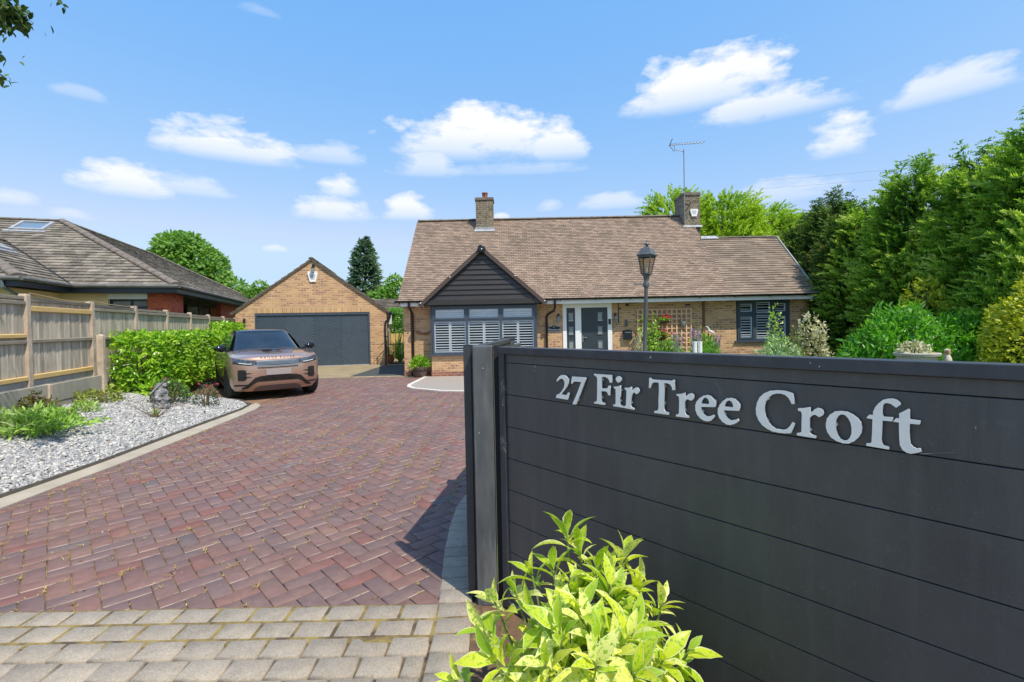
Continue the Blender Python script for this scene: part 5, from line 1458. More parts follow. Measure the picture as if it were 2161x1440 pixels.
# cobweb fluff caught on the hinge stile and bird marks
t = MB()
for (cx, cz, rr, nn_) in ((0.0, 0.94, 0.035, 34), (0.004, 1.27, 0.03, 16), (0.0, 1.18, 0.02, 10)):
    for k in range(nn_):
        a = random.random() * 2 * PI; r1 = rr * random.random() * 0.5; r2 = rr * (0.5 + random.random() * 0.6); a2 = a + random.uniform(-.9, .9)
        t.tube([(cx + r1 * math.cos(a), -0.027 - random.random() * 0.006, cz + r1 * 1.5 * math.sin(a)), (cx + r2 * math.cos(a2), -0.027 - random.random() * 0.004, cz + r2 * 1.5 * math.sin(a2))], 0.00035, 3, cap=False)
t.tube([(1.235, -0.03, 1.352), (1.20, -0.026, 1.40)], 0.0004, 3, cap=False); t.tube([(1.79, -0.027, 1.232), (1.86, -0.012, 1.247)], 0.0004, 3, cap=False)
t.build('cobweb', M('cobweb', (0.30, 0.30, 0.31), rough=0.9), gate)
t = MB()
for (cx, cz, w, h) in ((0.245, 1.395, 0.004, 0.016), (0.243, 1.372, 0.004, 0.007), (0.94, 1.472, 0.003, 0.010), (0.935, 1.468, 0.002, 0.006), (1.52, 1.475, 0.004, 0.004), (1.545, 1.465, 0.004, 0.005), (1.9, 1.32, 0.002, 0.008)):
    t.prism([(cx - w / 2, -0.0275 if cz > 1.452 else -0.0105, cz), (cx, -0.0275 if cz > 1.452 else -0.0105, cz + h / 2), (cx + w / 2, -0.0275 if cz > 1.452 else -0.0105, cz), (cx, -0.0275 if cz > 1.452 else -0.0105, cz - h / 2)], (0, 0.0012, 0))
t.build('droppings', M('dropping', (0.5, 0.5, 0.48), rough=0.9), gate)

stain(m_gate, (0.15, 0.145, 0.14), 3.0, .50, .75, .35, (5, 5, .35)); stain(m_gate, (0.17, 0.165, 0.16), 22.0, .60, .78, .3)
stain(m_gframe, (0.11, 0.11, 0.115), 9.0, .52, .72, .4, (1, 1, .4)); stain(m_gpost, (0.24, 0.24, 0.235), 5.0, .52, .70, .5, (4, 4, .4))
# box post, slotted channel post, and the side leaf running up the drive
gp = thing('gate_post', 'square dark steel gate post with pale weathering streaks, left end of the name gate', 'post', (-0.19, 2.74, 0))
t = MB(); t.bbox(-0.228, -0.115, 2.70, 2.80, 0.0, 1.497, 0.006); t.build('post_box', m_gpost, gp, world=True)
t = MB(); t.bbox(-0.108, -0.072, 2.72, 2.80, 0.02, 1.50, 0.003); t.build('channel', m_room, gp, world=True)
t = MB()
for z in (1.37, 1.0): t.lathe([(0.004, 0), (0.003, 0.003)], (-0.20 + (z > 1.2) * 0.03, 2.70, z), 6, M=Matrix.Rotation(R(90), 4, 'X'))
t.build('rivet', m_lead, gp, world=True)
gs = thing('gate_stop_post', 'thin flat dark steel flange post left of the square gate post', 'post', (-0.27, 2.78, 0))
t = MB(); t.bbox(-0.290, -0.245, 2.79, 2.83, 0.0, 1.497, 0.003); t.bbox(-0.2449, -0.235, 2.80, 2.825, 0.02, 1.495, 0.002); t.build('flange', m_gframe, gs, world=True)
t = MB(); t.bbox(-0.292, -0.243, 2.788, 2.832, 1.4975, 1.503, 0.002); t.build('cap', m_gframe, gs, world=True)
sl = thing('side_gate_leaf', 'dark panelled gate leaf running up the drive behind the square post', 'gate', (-0.22, 2.87, 0))
Mx = Matrix.Translation((-0.225, 2.87, 0)) @ Matrix.Rotation(math.atan2(1.24, 0.185), 4, 'Z')
for k in range(8):
    z0_ = 0.05 + k * 0.176
    t = MB(); t.bbox(0, 1.25, -0.02, 0.02, z0_, z0_ + 0.173, 0.003, M=Mx); t.build('board', m_gate, sl, world=True)
t = MB(); t.bbox(0, 1.25, -0.03, 0.03, 1.460, 1.492, 0.003, M=Mx); t.build('frame', m_gframe, sl, world=True)
ep = thing('gate_post', 'second dark post just showing above the gate top behind its hinge end', 'post', (-0.03, 4.16, 0))
t = MB(); t.bbox(-0.09, 0.022, 4.11, 4.23, 0.0, 1.485, 0.004); t.build('post_box', m_gpost, ep, world=True)
t = MB(); t.bbox(-0.094, 0.026, 4.106, 4.234, 1.4855, 1.497, 0.003); t.build('cap', m_gframe, ep, world=True)
sl2 = thing('side_fence', 'dark panel beyond the second gate post beside the drive', 'fence', (0.0, 4.25, 0))
Mx = Matrix.Translation((-0.03, 4.235, 0)) @ Matrix.Rotation(math.atan2(1.24, 0.2), 4, 'Z')
for k in range(8):
    z0_ = 0.05 + k * 0.172
    t = MB(); t.bbox(0, 0.62, -0.02, 0.02, z0_, z0_ + 0.169, 0.003, M=Mx); t.build('board', m_gate, sl2, world=True)

# ================================================================== CAR  (local: front faces -y, x to the right seen from the front)
m_paint = M('bronze_paint', (0.48, 0.315, 0.245), rough=0.32, metal=0.55, coat=1.0)
m_gloss = M('gloss_black', (0.010, 0.012, 0.020), rough=0.14)
m_screen = M('windscreen_glass', (0.016, 0.030, 0.052), (0.03, 0.045, 0.065), ns=2.5, rough=0.05, spec=0.3)
m_trim = M('satin_black_trim', (0.018, 0.018, 0.018), rough=0.5)
m_grille = M('dark_chrome_grille', (0.5, 0.5, 0.52), rough=0.22, metal=1.0)
m_lamp = M('headlamp_glass', (0.02, 0.03, 0.042), (0.09, 0.12, 0.15), ns=14, rough=0.1, spec=.6)
m_drl = M('lamp_strip', (0.75, 0.80, 0.85), rough=0.2)
m_tyre = M('tyre_rubber', (0.018, 0.018, 0.018), (0.03, 0.03, 0.03), ns=30, rough=0.85)
m_rim = M('dark_alloy', (0.10, 0.10, 0.105), rough=0.3, metal=0.9)
m_skid = M('grey_brown_skid', (0.13, 0.10, 0.10), rough=0.5)
CA = R(-36)
fx = Vector((-5.84, 11.48, 0)); backdir = Vector((math.sin(R(-36)), math.cos(R(-36)), 0))
org = fx - backdir * 0.87
car = thing('parked_car', 'bronze luxury sport utility car with black roof parked nose out beside the hedge', 'car', (org.x, org.y, 0), R(36))
LEN = 4.37


def interp(x, T):
    for (a, va), (c, vc) in zip(T[:-1], T[1:]):
        if x <= c:
            f = max(0.0, (x - a) / (c - a)); f = f * f * (3 - 2 * f) if len(T[0]) > 2 else f
            return va + (vc - va) * f
    return T[-1][1]


F0 = [(0.20, 0.20), (0.28, 0.10), (0.40, 0.035), (0.55, 0.0), (0.75, 0.0), (0.88, 0.02), (0.97, 0.055), (1.02, 0.10), (1.2, 0.18)]
WH_ = [(0.20, 0.86), (0.30, 0.915), (0.50, 0.955), (0.75, 0.965), (0.90, 0.955), (1.0, 0.915), (1.10, 0.88), (1.25, 0.85)]
RB = [(0.20, 0.20), (0.35, 0.06), (0.6, 0.0), (0.9, 0.02), (1.2, 0.12)]
BELT = [(-0.1, 0.965), (0.35, 0.99), (0.9, 1.04), (1.4, 1.075), (2.6, 1.10), (3.6, 1.15), (4.4, 1.17)]
NEXP = 3.0; CF = 0.60; CR = 0.45


def frontY(x, z):
    w = interp(z, WH_); q = min(1.0, abs(x) / w)
    return interp(z, F0) + CF * (1 - (1 - q ** NEXP) ** (1 / NEXP))


def ring(t_):
    """closed plan outline at level t_ in 0..1 (bottom..belt), ccw from front centre"""
    pts = []
    for k in range(72):
        a = 2 * PI * k / 72
        cx, cy = math.sin(a), -math.cos(a)
        # superellipse in plan, front and rear separately
        for it in range(2):
            if it == 0: z = 0.22 + t_ * 0.8; y = 1.0
            else: z = 0.22 + t_ * (interp(y, BELT) - 0.22)
            w = interp(z, WH_)
            sx = abs(cx) ** (2 / NEXP) * (1 if cx >= 0 else -1)
            sy = abs(cy) ** (2 / NEXP)
            x = w * sx
            if cy < 0: y = interp(z, F0) + CF * (1 - sy)
            else: y = LEN - interp(z, RB) - CR * (1 - sy)
        pts.append((x, y, z))
    # spread the side points along the length
    out_ = []
    for k, (x, y, z) in enumerate(pts):
        out_.append([x, y, z])
    return out_


NR = 9
rings = [ring(i / (NR - 1)) for i in range(NR)]
# insert straight side columns: rebuild each ring as front arc + side samples + rear arc
def fullring(t_):
    r_ = ring(t_)
    fr = r_[-17:] + r_[:18]            # front arc left->right (x- to x+)
    rr = r_[19:54]                      # rear arc right->left
    xa, ya = fr[-1][0], fr[-1][1]; yb = rr[0][1]
    side = []
    for i in range(1, 15):
        y = ya + (yb - ya) * i / 15
        z = 0.22 + t_ * (interp(y, BELT) - 0.22); w = interp(z, WH_)
        flare = 0.022 * (math.exp(-((y - 0.87) / 0.42) ** 2) + math.exp(-((y - 3.55) / 0.42) ** 2)) * max(0, 1 - abs(t_ - 0.5) * 1.6)
        w += flare - 0.02 * math.exp(-((t_ - 0.35) / 0.2) ** 2) * math.exp(-((y - 2.2) / 0.8) ** 4)
        side.append([w, y, z])
    return [tuple(p) for p in fr + side + rr + [[-p[0], p[1], p[2]] for p in reversed(side)]]


rings = [fullring(i / (NR - 1)) for i in range(NR)]
N_ = len(rings[0])
bm = bmesh.new()
vr = [[bm.verts.new(p) for p in rg] for rg in rings]
for i in range(NR - 1):
    for k in range(N_):
        bm.faces.new((vr[i][k], vr[i][(k + 1) % N_], vr[i + 1][(k + 1) % N_], vr[i + 1][k]))
# bonnet and deck: shrink toward the centreline
prevr = vr[-1]
for s in (0.93, 0.84, 0.7, 0.5, 0.25):
    nr_ = []
    for k, p in enumerate(rings[-1]):
        yc = min(max(p[1], 0.35), LEN - 0.5)
        x = p[0] * s; y = p[1] + (yc - p[1]) * (1 - s)
        zz = interp(y, BELT) + 0.055 * (1 - s ** 2) ** 0.8 + (0.012 if 0.8 > s > 0.4 and y < 1.4 else 0)
        nr_.append(bm.verts.new((x, y, zz)))
    for k in range(N_):
        bm.faces.new((prevr[k], prevr[(k + 1) % N_], nr_[(k + 1) % N_], nr_[k]))
    prevr = nr_
bm.faces.new(prevr)
bm.faces.new(vr[0][::-1])
bmesh.ops.recalc_face_normals(bm, faces=bm.faces[:])
me = bpy.data.meshes.new('body'); bm.to_mesh(me); bm.free()
me.materials.append(m_paint); me.materials.append(m_trim)
body = bpy.data.objects.new('body', me); C.objects.link(body)
# wheel arches cut out of the body
cut = MB()
for x in (-0.9, 0.9):
    for y in (0.87, 3.55):
        cut.lathe([(0.415, -0.28), (0.415, 0.28)], (0, 0, 0), 32, M=Matrix.Translation((x, y, 0.37)) @ Matrix.Rotation(R(90), 4, 'Y'), m=0)
cutter = cut.build('cutter', m_trim)
bo = body.modifiers.new('b', 'BOOLEAN'); bo.object = cutter; bo.operation = 'DIFFERENCE'; bo.solver = 'EXACT'
dg = bpy.context.evaluated_depsgraph_get()
nm = bpy.data.meshes.new_from_object(body.evaluated_get(dg)); nm.name = 'body'
body.modifiers.clear(); body.data = nm
bpy.data.objects.remove(cutter)
nm.materials.clear(); nm.materials.append(m_paint); nm.materials.append(m_trim)
for p in nm.polygons:
    c = p.center
    inw = min(math.hypot(c.y - 0.87, c.z - 0.37), math.hypot(c.y - 3.55, c.z - 0.37)) < 0.413
    p.material_index = 1 if (inw or c.z < 0.225) else 0
nm.polygons.foreach_set('use_smooth', [True] * len(nm.polygons)); nm.set_sharp_from_angle(angle=R(32))
body.parent = car
def cpart(mb, name, mat, parent=None, smooth=False): return mb.build(name, mat, parent or car, smooth)
# greenhouse
GB = [(0, 1.22), (1, 2.02)]
def gring(h):
    z0_ = 1.06; f = h
    yf = 1.12 + 0.86 * f; yr = 4.22 - 0.42 * f
    w = 0.83 - 0.21 * f; pts = []
    for k in range(48):
        a = 2 * PI * k / 48; cx, cy = math.sin(a), -math.cos(a); e = 2 / 4.2
        sx = abs(cx) ** e * (1 if cx >= 0 else -1); sy = abs(cy) ** e * (1 if cy >= 0 else -1)
        x = w * sx; y = (yf + yr) / 2 + (yr - yf) / 2 * sy
        y -= 0.10 * (1 - (abs(sx)) ** 2) * (1 if cy < 0 else 0) * 1.0
        pts.append((x, y, z0_ + f * 0.50))
    return pts
bm = bmesh.new(); gl_r = [gring(f) for f in (0, 0.25, 0.5, 0.75, 0.92, 1.0)]
gv = [[bm.verts.new(p) for p in g_] for g_ in gl_r]
for i in range(5):
    for k in range(48): bm.faces.new((gv[i][k], gv[i][(k + 1) % 48], gv[i + 1][(k + 1) % 48], gv[i + 1][k]))
pr = gv[-1]
for s, dz_ in ((0.93, 0.022), (0.8, 0.035), (0.5, 0.05), (0.2, 0.056)):
    cy_ = 2.85; nr_ = [bm.verts.new((p[0] * s, cy_ + (p[1] - cy_) * s, p[2] + dz_)) for p in gl_r[-1]]
    for k in range(48): bm.faces.new((pr[k], pr[(k + 1) % 48], nr_[(k + 1) % 48], nr_[k]))
    pr = nr_
bm.faces.new(pr); bmesh.ops.recalc_face_normals(bm, faces=bm.faces[:])
me = bpy.data.meshes.new('cabin'); bm.to_mesh(me); bm.free(); me.materials.append(m_gloss)
me.polygons.foreach_set('use_smooth', [True] * len(me.polygons)); me.set_sharp_from_angle(angle=R(50))
cab = bpy.data.objects.new('cabin', me); C.objects.link(cab); cab.parent = car
# windscreen patch, proud of the cabin shell
t = MB(); rows = []
for f in (0.05, 0.25, 0.5, 0.75, 0.93):
    w = (0.83 - 0.21 * f) * 0.885; row = []
    for k in range(13):
        x = -w + 2 * w * k / 12; W_ = 0.83 - 0.21 * f; yf = 1.12 + 0.86 * f; yr = 4.22 - 0.42 * f
        q = abs(x) / W_; sy = (1 - q ** 4.2) ** (1 / 4.2)
        y = (yf + yr) / 2 - (yr - yf) / 2 * sy - 0.10 * (1 - q * q)
        row.append((x, y - 0.012, 1.06 + f * 0.50 + 0.006))
    rows.append(row)
t.add([p for r_ in rows for p in r_], [(i * 13 + k, i * 13 + k + 1, (i + 1) * 13 + k + 1, (i + 1) * 13 + k) for i in range(4) for k in range(12)])
ws = cpart(t, 'windscreen', m_screen, smooth='all')
t = MB(); t.box(-0.09, 0.09, 1.80, 1.83, 1.47, 1.51); cpart(t, 'sensor_housing', m_gloss, ws)
t = MB()
for x0_, x1_ in ((-0.70, 0.05), (0.0, 0.66)): t.tube([(x0_, 1.12, 1.115), ((x0_ + x1_) / 2, 1.075, 1.13), (x1_, 1.08, 1.12)], 0.011, 5)
cpart(t, 'wiper', m_trim)
# side windows
for sx in (-1, 1):
    t = MB(); P4 = []
    for f, ya, yb in ((0.08, 1.55, 3.9), (0.85, 2.15, 3.6)):
        for k in range(9):
            y = ya + (yb - ya) * k / 8; P4.append((sx * ((0.83 - 0.21 * f) + 0.006), y, 1.06 + f * 0.5))
    t.add(P4, [((k, k + 1, 10 + k, 9 + k) if sx > 0 else (k, 9 + k, 10 + k, k + 1)) for k in range(8)]); cpart(t, 'side_window', m_screen, smooth='all')
    # rub strip / door line
    t = MB(); t.box(sx * 0.955, sx * 0.968, 1.40, 3.02, 0.27, 0.34) if sx > 0 else t.box(-0.968, -0.955, 1.40, 3.02, 0.27, 0.34); cpart(t, 'sill_trim', m_trim)


def band(name, mat, xs, lo, hi, off=0.006, nrows=4, parent=None, y0=0.0, zoff=None):
    """a patch that follows the nose: between lo(x) and hi(x), proud by off"""
    t = MB(); n = len(xs); V_ = []
    for j in range(nrows + 1):
        for x in xs:
            z = lo(x) + (hi(x) - lo(x)) * j / nrows
            V_.append((x * (1 + 0.002), frontY(x, z) - off, z))
    t.add(V_, [(j * n + k, j * n + k + 1, (j + 1) * n + k + 1, (j + 1) * n + k) for j in range(nrows) for k in range(n - 1)])
    return cpart(t, name, mat, parent, smooth='all')


def lin(a, c, n): return [a + (c - a) * i / (n - 1) for i in range(n)]
def pw(*T): return lambda x: interp(abs(x), T)
# headlamps, grille
gr = band('grille', m_trim, lin(-0.47, 0.47, 25), pw((0, 0.80), (0.40, 0.81), (0.47, 0.83)), pw((0, 0.922), (0.47, 0.925)), 0.007)
for i in range(4):
    z = 0.824 + 0.025 * i
    band('grille_bar', m_grille, lin(-0.44, 0.44, 21), (lambda x, z=z: z), (lambda x, z=z: z + 0.012), 0.014, 1, gr)
band('grille_surround', m_grille, lin(-0.50, 0.50, 21), pw((0, 0.786), (0.42, 0.792), (0.50, 0.82)), pw((0, 0.80), (0.42, 0.81), (0.50, 0.83)), 0.010, 1, gr)
t = MB(); t.lathe([(0.03, 0), (0.03, 0.006)], (0.33, frontY(0.33, 0.9) - 0.012, 0.895), 14, M=Matrix.Rotation(R(90), 4, 'X') @ Matrix.Diagonal((1.5, 0.8, 1, 1))); cpart(t, 'badge', m_steel, gr)
for sx in (-1, 1):
    xs = [sx * v for v in lin(0.475, 0.885, 16)]
    xs = xs if sx > 0 else xs[::-1]
    hl = band('headlight', m_lamp, xs, pw((0.475, 0.835), (0.60, 0.825), (0.885, 0.88)), pw((0.475, 0.925), (0.65, 0.935), (0.80, 0.965), (0.885, 0.985)), 0.010)
    band('lamp_strip', m_drl, xs[2:-4] if sx > 0 else xs[4:-2], pw((0.475, 0.845), (0.60, 0.84), (0.885, 0.885)), pw((0.475, 0.857), (0.60, 0.853), (0.885, 0.90)), 0.016, 1, hl)
    band('headlight_surround', m_trim, xs, pw((0.475, 0.820), (0.60, 0.811), (0.885, 0.866)), pw((0.475, 0.835), (0.60, 0.825), (0.885, 0.88)), 0.008, 1, hl)
    # side vent with blades
    xv = [sx * v for v in lin(0.64, 0.80, 9)]; xv = xv if sx > 0 else xv[::-1]
    sv = band('side_vent', m_trim, xv, pw((0.64, 0.50), (0.68, 0.475), (0.78, 0.475), (0.80, 0.50)), pw((0.64, 0.70), (0.68, 0.72), (0.78, 0.72), (0.80, 0.70)), 0.006)
    for zz in (0.545, 0.625):
        xb = [sx * v for v in lin(0.53, 0.70, 7)]; xb = xb if sx > 0 else xb[::-1]
        band('vent_blade', m_gloss, xb, pw((0.53, zz + 0.008), (0.60, zz), (0.7, zz)), pw((0.53, zz + 0.014), (0.60, zz + 0.022), (0.7, zz + 0.022)), 0.009, 1, sv)
    xl = [sx * v for v in lin(0.60, 0.86, 9)]; xl = xl if sx > 0 else xl[::-1]
    band('bumper_slot', m_trim, xl, pw((0.6, 0.36), (0.86, 0.345)), pw((0.6, 0.385), (0.86, 0.38)), 0.006, 1)
band('upper_slot', m_trim, lin(-0.42, 0.42, 17), pw((0, 0.742), (0.42, 0.745)), pw((0, 0.76), (0.42, 0.765)), 0.006, 1)
lg = band('lower_intake', m_trim, lin(-0.72, 0.72, 37), pw((0, 0.445), (0.42, 0.44), (0.52, 0.38), (0.60, 0.30), (0.72, 0.275)), pw((0, 0.575), (0.36, 0.57), (0.48, 0.53), (0.58, 0.42), (0.66, 0.335), (0.72, 0.31)), 0.008, 5)
band('mesh_insert', M('intake_mesh', (0.07, 0.065, 0.065), (0.01, 0.01, 0.01), ns=60, rough=0.4, metal=0.6, thr=(0.45, 0.55)), lin(-0.37, 0.37, 19), pw((0, 0.462), (0.37, 0.46)), pw((0, 0.545), (0.37, 0.53)), 0.013, 2, lg)
band('skid_plate', m_skid, lin(-0.50, 0.50, 25), pw((0, 0.225), (0.5, 0.225)), pw((0, 0.335), (0.36, 0.33), (0.46, 0.285), (0.50, 0.24)), 0.012, 3)
t = MB(); t.bbox(-0.26, 0.26, -0.03, -0.012, 0.585, 0.715, 0.004); cpart(t, 'number_plate', M('blank_plate', (0.33, 0.29, 0.28), rough=0.5))
# lettering across the bonnet edge
txt = bpy.data.curves.new('bonnet_lettering', 'FONT'); txt.body = 'RANGE ROVER'; txt.size = 0.078; txt.align_x = 'CENTER'; txt.align_y = 'CENTER'; txt.space_character = 1.5; txt.extrude = 0.002; txt.resolution_u = 2
tmp = bpy.data.objects.new('tmp', txt); C.objects.link(tmp); dg = bpy.context.evaluated_depsgraph_get()
me = bpy.data.meshes.new_from_object(tmp.evaluated_get(dg)); me.name = 'bonnet_lettering'; bpy.data.objects.remove(tmp)
me.materials.clear(); me.materials.append(m_trim)
for v in me.vertices:
    x = v.co.x; zz = 0.972 + v.co.y * 0.78; v.co = Vector((x, frontY(x, zz) - 0.004 - v.co.z + 0.002, zz))
ob_ = bpy.data.objects.new('bonnet_lettering', me); C.objects.link(ob_); ob_.parent = car
# bonnet vents and shut line
for sx in (-1, 1):
    t = MB(); t.prism([(sx * 0.50, 0.98, 1.092), (sx * 0.70, 0.93, 1.072), (sx * 0.68, 1.05, 1.085), (sx * 0.5, 1.06, 1.10)][::sx], (0, 0, 0.006)); cpart(t, 'bonnet_vent', m_trim)
    # mirrors
    bm = bmesh.new(); bmesh.ops.create_uvsphere(bm, u_segments=16, v_segments=10, radius=1)
    for v in bm.verts:
        x, y, z = v.co; v.co = Vector((sx * (1.015 + 0.135 * x * sx * 1.0 * sx), 1.50 + 0.09 * y + 0.03 * x * sx, 1.165 + 0.085 * z * (1 + 0.25 * x * sx)))
    me = bpy.data.meshes.new('wing_mirror'); bm.to_mesh(me); bm.free(); me.materials.append(m_gloss); me.polygons.foreach_set('use_smooth', [True] * len(me.polygons))
    mo = bpy.data.objects.new('wing_mirror', me); C.objects.link(mo); mo.parent = car
    t = MB(); t.box(min(sx * 0.78, sx * 0.92), max(sx * 0.78, sx * 0.92), 1.47, 1.55, 1.085, 1.125); cpart(t, 'mirror_arm', m_gloss, mo)
# wheels
def wheel(x, y, steer=0.0):
    sx = 1 if x > 0 else -1
    Mx = Matrix.Translation((x, y, 0.37)) @ Matrix.Rotation(steer, 4, 'Z') @ Matrix.Rotation(R(90) * sx, 4, 'Y')
    t = MB(); t.lathe([(0.26, -0.115), (0.33, -0.118), (0.362, -0.10), (0.371, -0.06), (0.372, 0.06), (0.362, 0.10), (0.33, 0.118), (0.262, 0.115)], (0, 0, 0), 40, M=Mx)
    for q in (-0.05, 0, 0.05): t.lathe([(0.373, q - 0.004), (0.3745, q), (0.373, q + 0.004)], (0, 0, 0), 40, M=Mx, cap=False)
    w = cpart(t, 'wheel', m_tyre, smooth=30)
    t = MB(); t.lathe([(0.262, 0.112), (0.25, 0.10), (0.24, 0.02), (0.10, -0.02), (0.0, -0.02)], (0, 0, 0), 32, M=Mx, cap=False)
    for k in range(5):
        for dA in (-0.13, 0.13):
            a = 2 * PI * k / 5 + dA; c, s_ = math.cos(a), math.sin(a)
            Ms = Mx @ Matrix.Rotation(a, 4, 'Z')
            t.box(0.04, 0.25, -0.014, 0.014, 0.06, 0.095, M=Ms)
    t.lathe([(0.06, 0.05), (0.055, 0.10), (0.0, 0.102)], (0, 0, 0), 16, M=Mx)
    cpart(t, 'rim', m_rim, w, smooth=30)
wheel(-0.835, 0.87, R(7)); wheel(0.835, 0.87, R(7)); wheel(-0.835, 3.55); wheel(0.835, 3.55)

# ================================================================== LAMP POST
LP = Vector((2.20, 8.0, 0))
lp = thing('lamp_post', 'dark grey garden lamp post with a four pane lantern in front of the house', 'lamp post', LP)
m_lpost = M('weathered_lamp_paint', (0.085, 0.088, 0.095), (0.14, 0.142, 0.148), ns=9, rough=0.45, stretch=(1, 1, 0.3))
lean = Matrix.Rotation(R(2.0), 4, 'Y')
t = MB()
t.lathe([(0.11, 0), (0.11, 0.05), (0.075, 0.12), (0.065, 0.5), (0.05, 0.56), (0.036, 0.62), (0.031, 2.17), (0.034, 2.18), (0.050, 2.215), (0.052, 2.245), (0.036, 2.29), (0.038, 2.31), (0.05, 2.37), (0.075, 2.41)], (0, 0, 0), 16, M=lean)
t.build('post', m_lpost, lp, smooth=40)
t = MB()
for sx in (-1, 1): t.tube([lean @ Vector((sx * 0.03, 0, 2.24)), lean @ Vector((sx * 0.10, 0, 2.24)), lean @ Vector((sx * 0.2, 0, 2.24))], [0.018, 0.014, 0.007], 8); t.lathe([(0.0, -0.012), (0.012, 0), (0.0, 0.012)], lean @ Vector((sx * 0.2, 0, 2.24)), 8)
t.build('ladder_bar', m_lpost, lp)
TL = lean @ Matrix.Translation((0, 0, 2.41))
def sq(r): return [(r * math.cos(PI / 2 * k - PI / 2 + 0.12), r * math.sin(PI / 2 * k - PI / 2 + 0.12)) for k in range(4)]
t = MB(); z0, z1, r0, r1 = 0.0, 0.325, 0.083, 0.155
for k in range(4):
    a0, a1 = sq(r0)[k], sq(r1)[k]; b0, b1 = sq(r0)[(k + 1) % 4], sq(r1)[(k + 1) % 4]
    t.tube([TL @ Vector((*a0, z0)), TL @ Vector((*a1, z1))], 0.011, 6)
    t.tube([TL @ Vector((*a0, z0 + 0.01)), TL @ Vector((*b0, z0 + 0.01))], 0.010, 6)
    q0, q1 = Vector((*a1, z1)), Vector((*b1, z1))
    t.prism([TL @ (q0 + Vector((0, 0, -0.04))), TL @ (q1 + Vector((0, 0, -0.04))), TL @ q1, TL @ q0], TL.to_3x3() @ Vector((-(a1[0] + b1[0]) * 0.03, -(a1[1] + b1[1]) * 0.03, 0)))
t.build('lantern_frame', m_lpost, lp)
t = MB()
for k in range(4):
    a0, a1 = sq(r0 * 0.97)[k], sq(r1 * 0.97)[k]; b0, b1 = sq(r0 * 0.97)[(k + 1) % 4], sq(r1 * 0.97)[(k + 1) % 4]
    t.poly([TL @ Vector((*a0, z0)), TL @ Vector((*b0, z0)), TL @ Vector((*b1, z1 - 0.03)), TL @ Vector((*a1, z1 - 0.03))])
t.build('pane', glassmat('lantern_glass', (0.80, 0.74, 0.66), 0.10), lp)
t = MB(); t.lathe([(0.02, 0), (0.02, 0.12), (0.012, 0.18)], (0, 0, 0), 8, M=TL); t.build('bulb', m_white, lp)
t = MB()
t.lathe([(0.185, 0.312), (0.188, 0.330), (0.16, 0.345), (0.135, 0.39), (0.105, 0.435), (0.05, 0.463), (0.028, 0.467)], (0, 0, 0), 4, M=TL, phase=0.12)
t.lathe([(0.022, 0.465), (0.02, 0.49), (0.055, 0.502), (0.048, 0.52), (0.02, 0.535), (0.012, 0.55), (0.015, 0.565), (0.006, 0.585)], (0, 0, 0), 10, M=TL)
t.build('lantern_roof', m_lpost, lp)

# ================================================================== THINGS ON THE FRONT WALL
m_galv = M('dull_zinc', (0.38, 0.39, 0.40), (0.26, 0.27, 0.28), ns=20, rough=0.5, metal=0.3)
def wallcoach(x, z, label):
    w = thing('wall_lamp', label, 'wall lamp', (x, HY, z), group='coach lamps either side of the door')
    t = MB(); t.box(-0.035, 0.035, -0.02, -0.002, -0.02, 0.16); t.tube([(0, -0.01, 0.12), (0, -0.10, 0.14), (0, -0.11, 0.06)], 0.009, 6); t.build('bracket', m_iron, w)
    t = MB(); t.lathe([(0.012, 0.10), (0.03, 0.06), (0.075, 0.02), (0.078, 0.0)], (0, -0.11, 0), 4, phase=PI / 4); t.build('lamp_shade', m_galv, w)
    t = MB(); t.lathe([(0.062, 0.0), (0.042, -0.13), (0.02, -0.15)], (0, -0.11, 0), 4, phase=PI / 4); t.build('pane', m_dglass, w)
wallcoach(1.51, 1.76, 'zinc topped coach lamp left of the front door above the name plate')
wallcoach(3.355, 1.74, 'zinc topped coach lamp right of the front door')
# house plate
hp = thing('name_plate', 'black arched house name plate with white border between downpipe and door', 'sign', (1.37, HY, 1.32))
def arch(w, h, rise, n=8, hw=0.42):
    return [(-w, 0), (w, 0), (w, h)] + [(w * hw * math.cos(PI * k / n) * 1.0, h + rise * math.sin(PI * k / n)) for k in range(n + 1)] + [(-w, h)]
t = MB(); t.prism([(p[0], -0.015, p[1]) for p in arch(0.205, 0.20, 0.055)], (0, 0.014, 0)); t.build('plate', m_black, hp)
t = MB(); A1 = arch(0.19, 0.185, 0.052); 
for k in range(len(A1)):
    a, c = A1[k], A1[(k + 1) % len(A1)]
    if abs(a[0] - c[0]) + abs(a[1] - c[1]) < 1e-4: continue
    t.tube([(a[0], -0.016, a[1] + 0.015), (c[0], -0.016, c[1] + 0.015)], 0.0055, 4)
t.build('border', m_white, hp)
def text(body, size, loc, parent, mat, name='lettering', sx=1.0, shear=0.0):
    f = bpy.data.curves.new(name, 'FONT'); f.body = body; f.size = size; f.align_x = 'CENTER'; f.extrude = 0.001; f.resolution_u = 2; f.shear = shear
    tmp = bpy.data.objects.new('tmp', f); C.objects.link(tmp); dg = bpy.context.evaluated_depsgraph_get()
    me = bpy.data.meshes.new_from_object(tmp.evaluated_get(dg)); me.name = name; bpy.data.objects.remove(tmp)
    me.materials.clear(); me.materials.append(mat)
    me.transform(Matrix.Translation(loc) @ Matrix.Rotation(R(90), 4, 'X') @ Matrix.Diagonal((sx, 1, 1, 1)))
    o = bpy.data.objects.new(name, me); C.objects.link(o); o.parent = parent; return o
text('27', 0.075, (0, -0.0165, 0.165), hp, m_white)
text('Pinewood', 0.088, (0, -0.0165, 0.06), hp, m_white, shear=0.2)
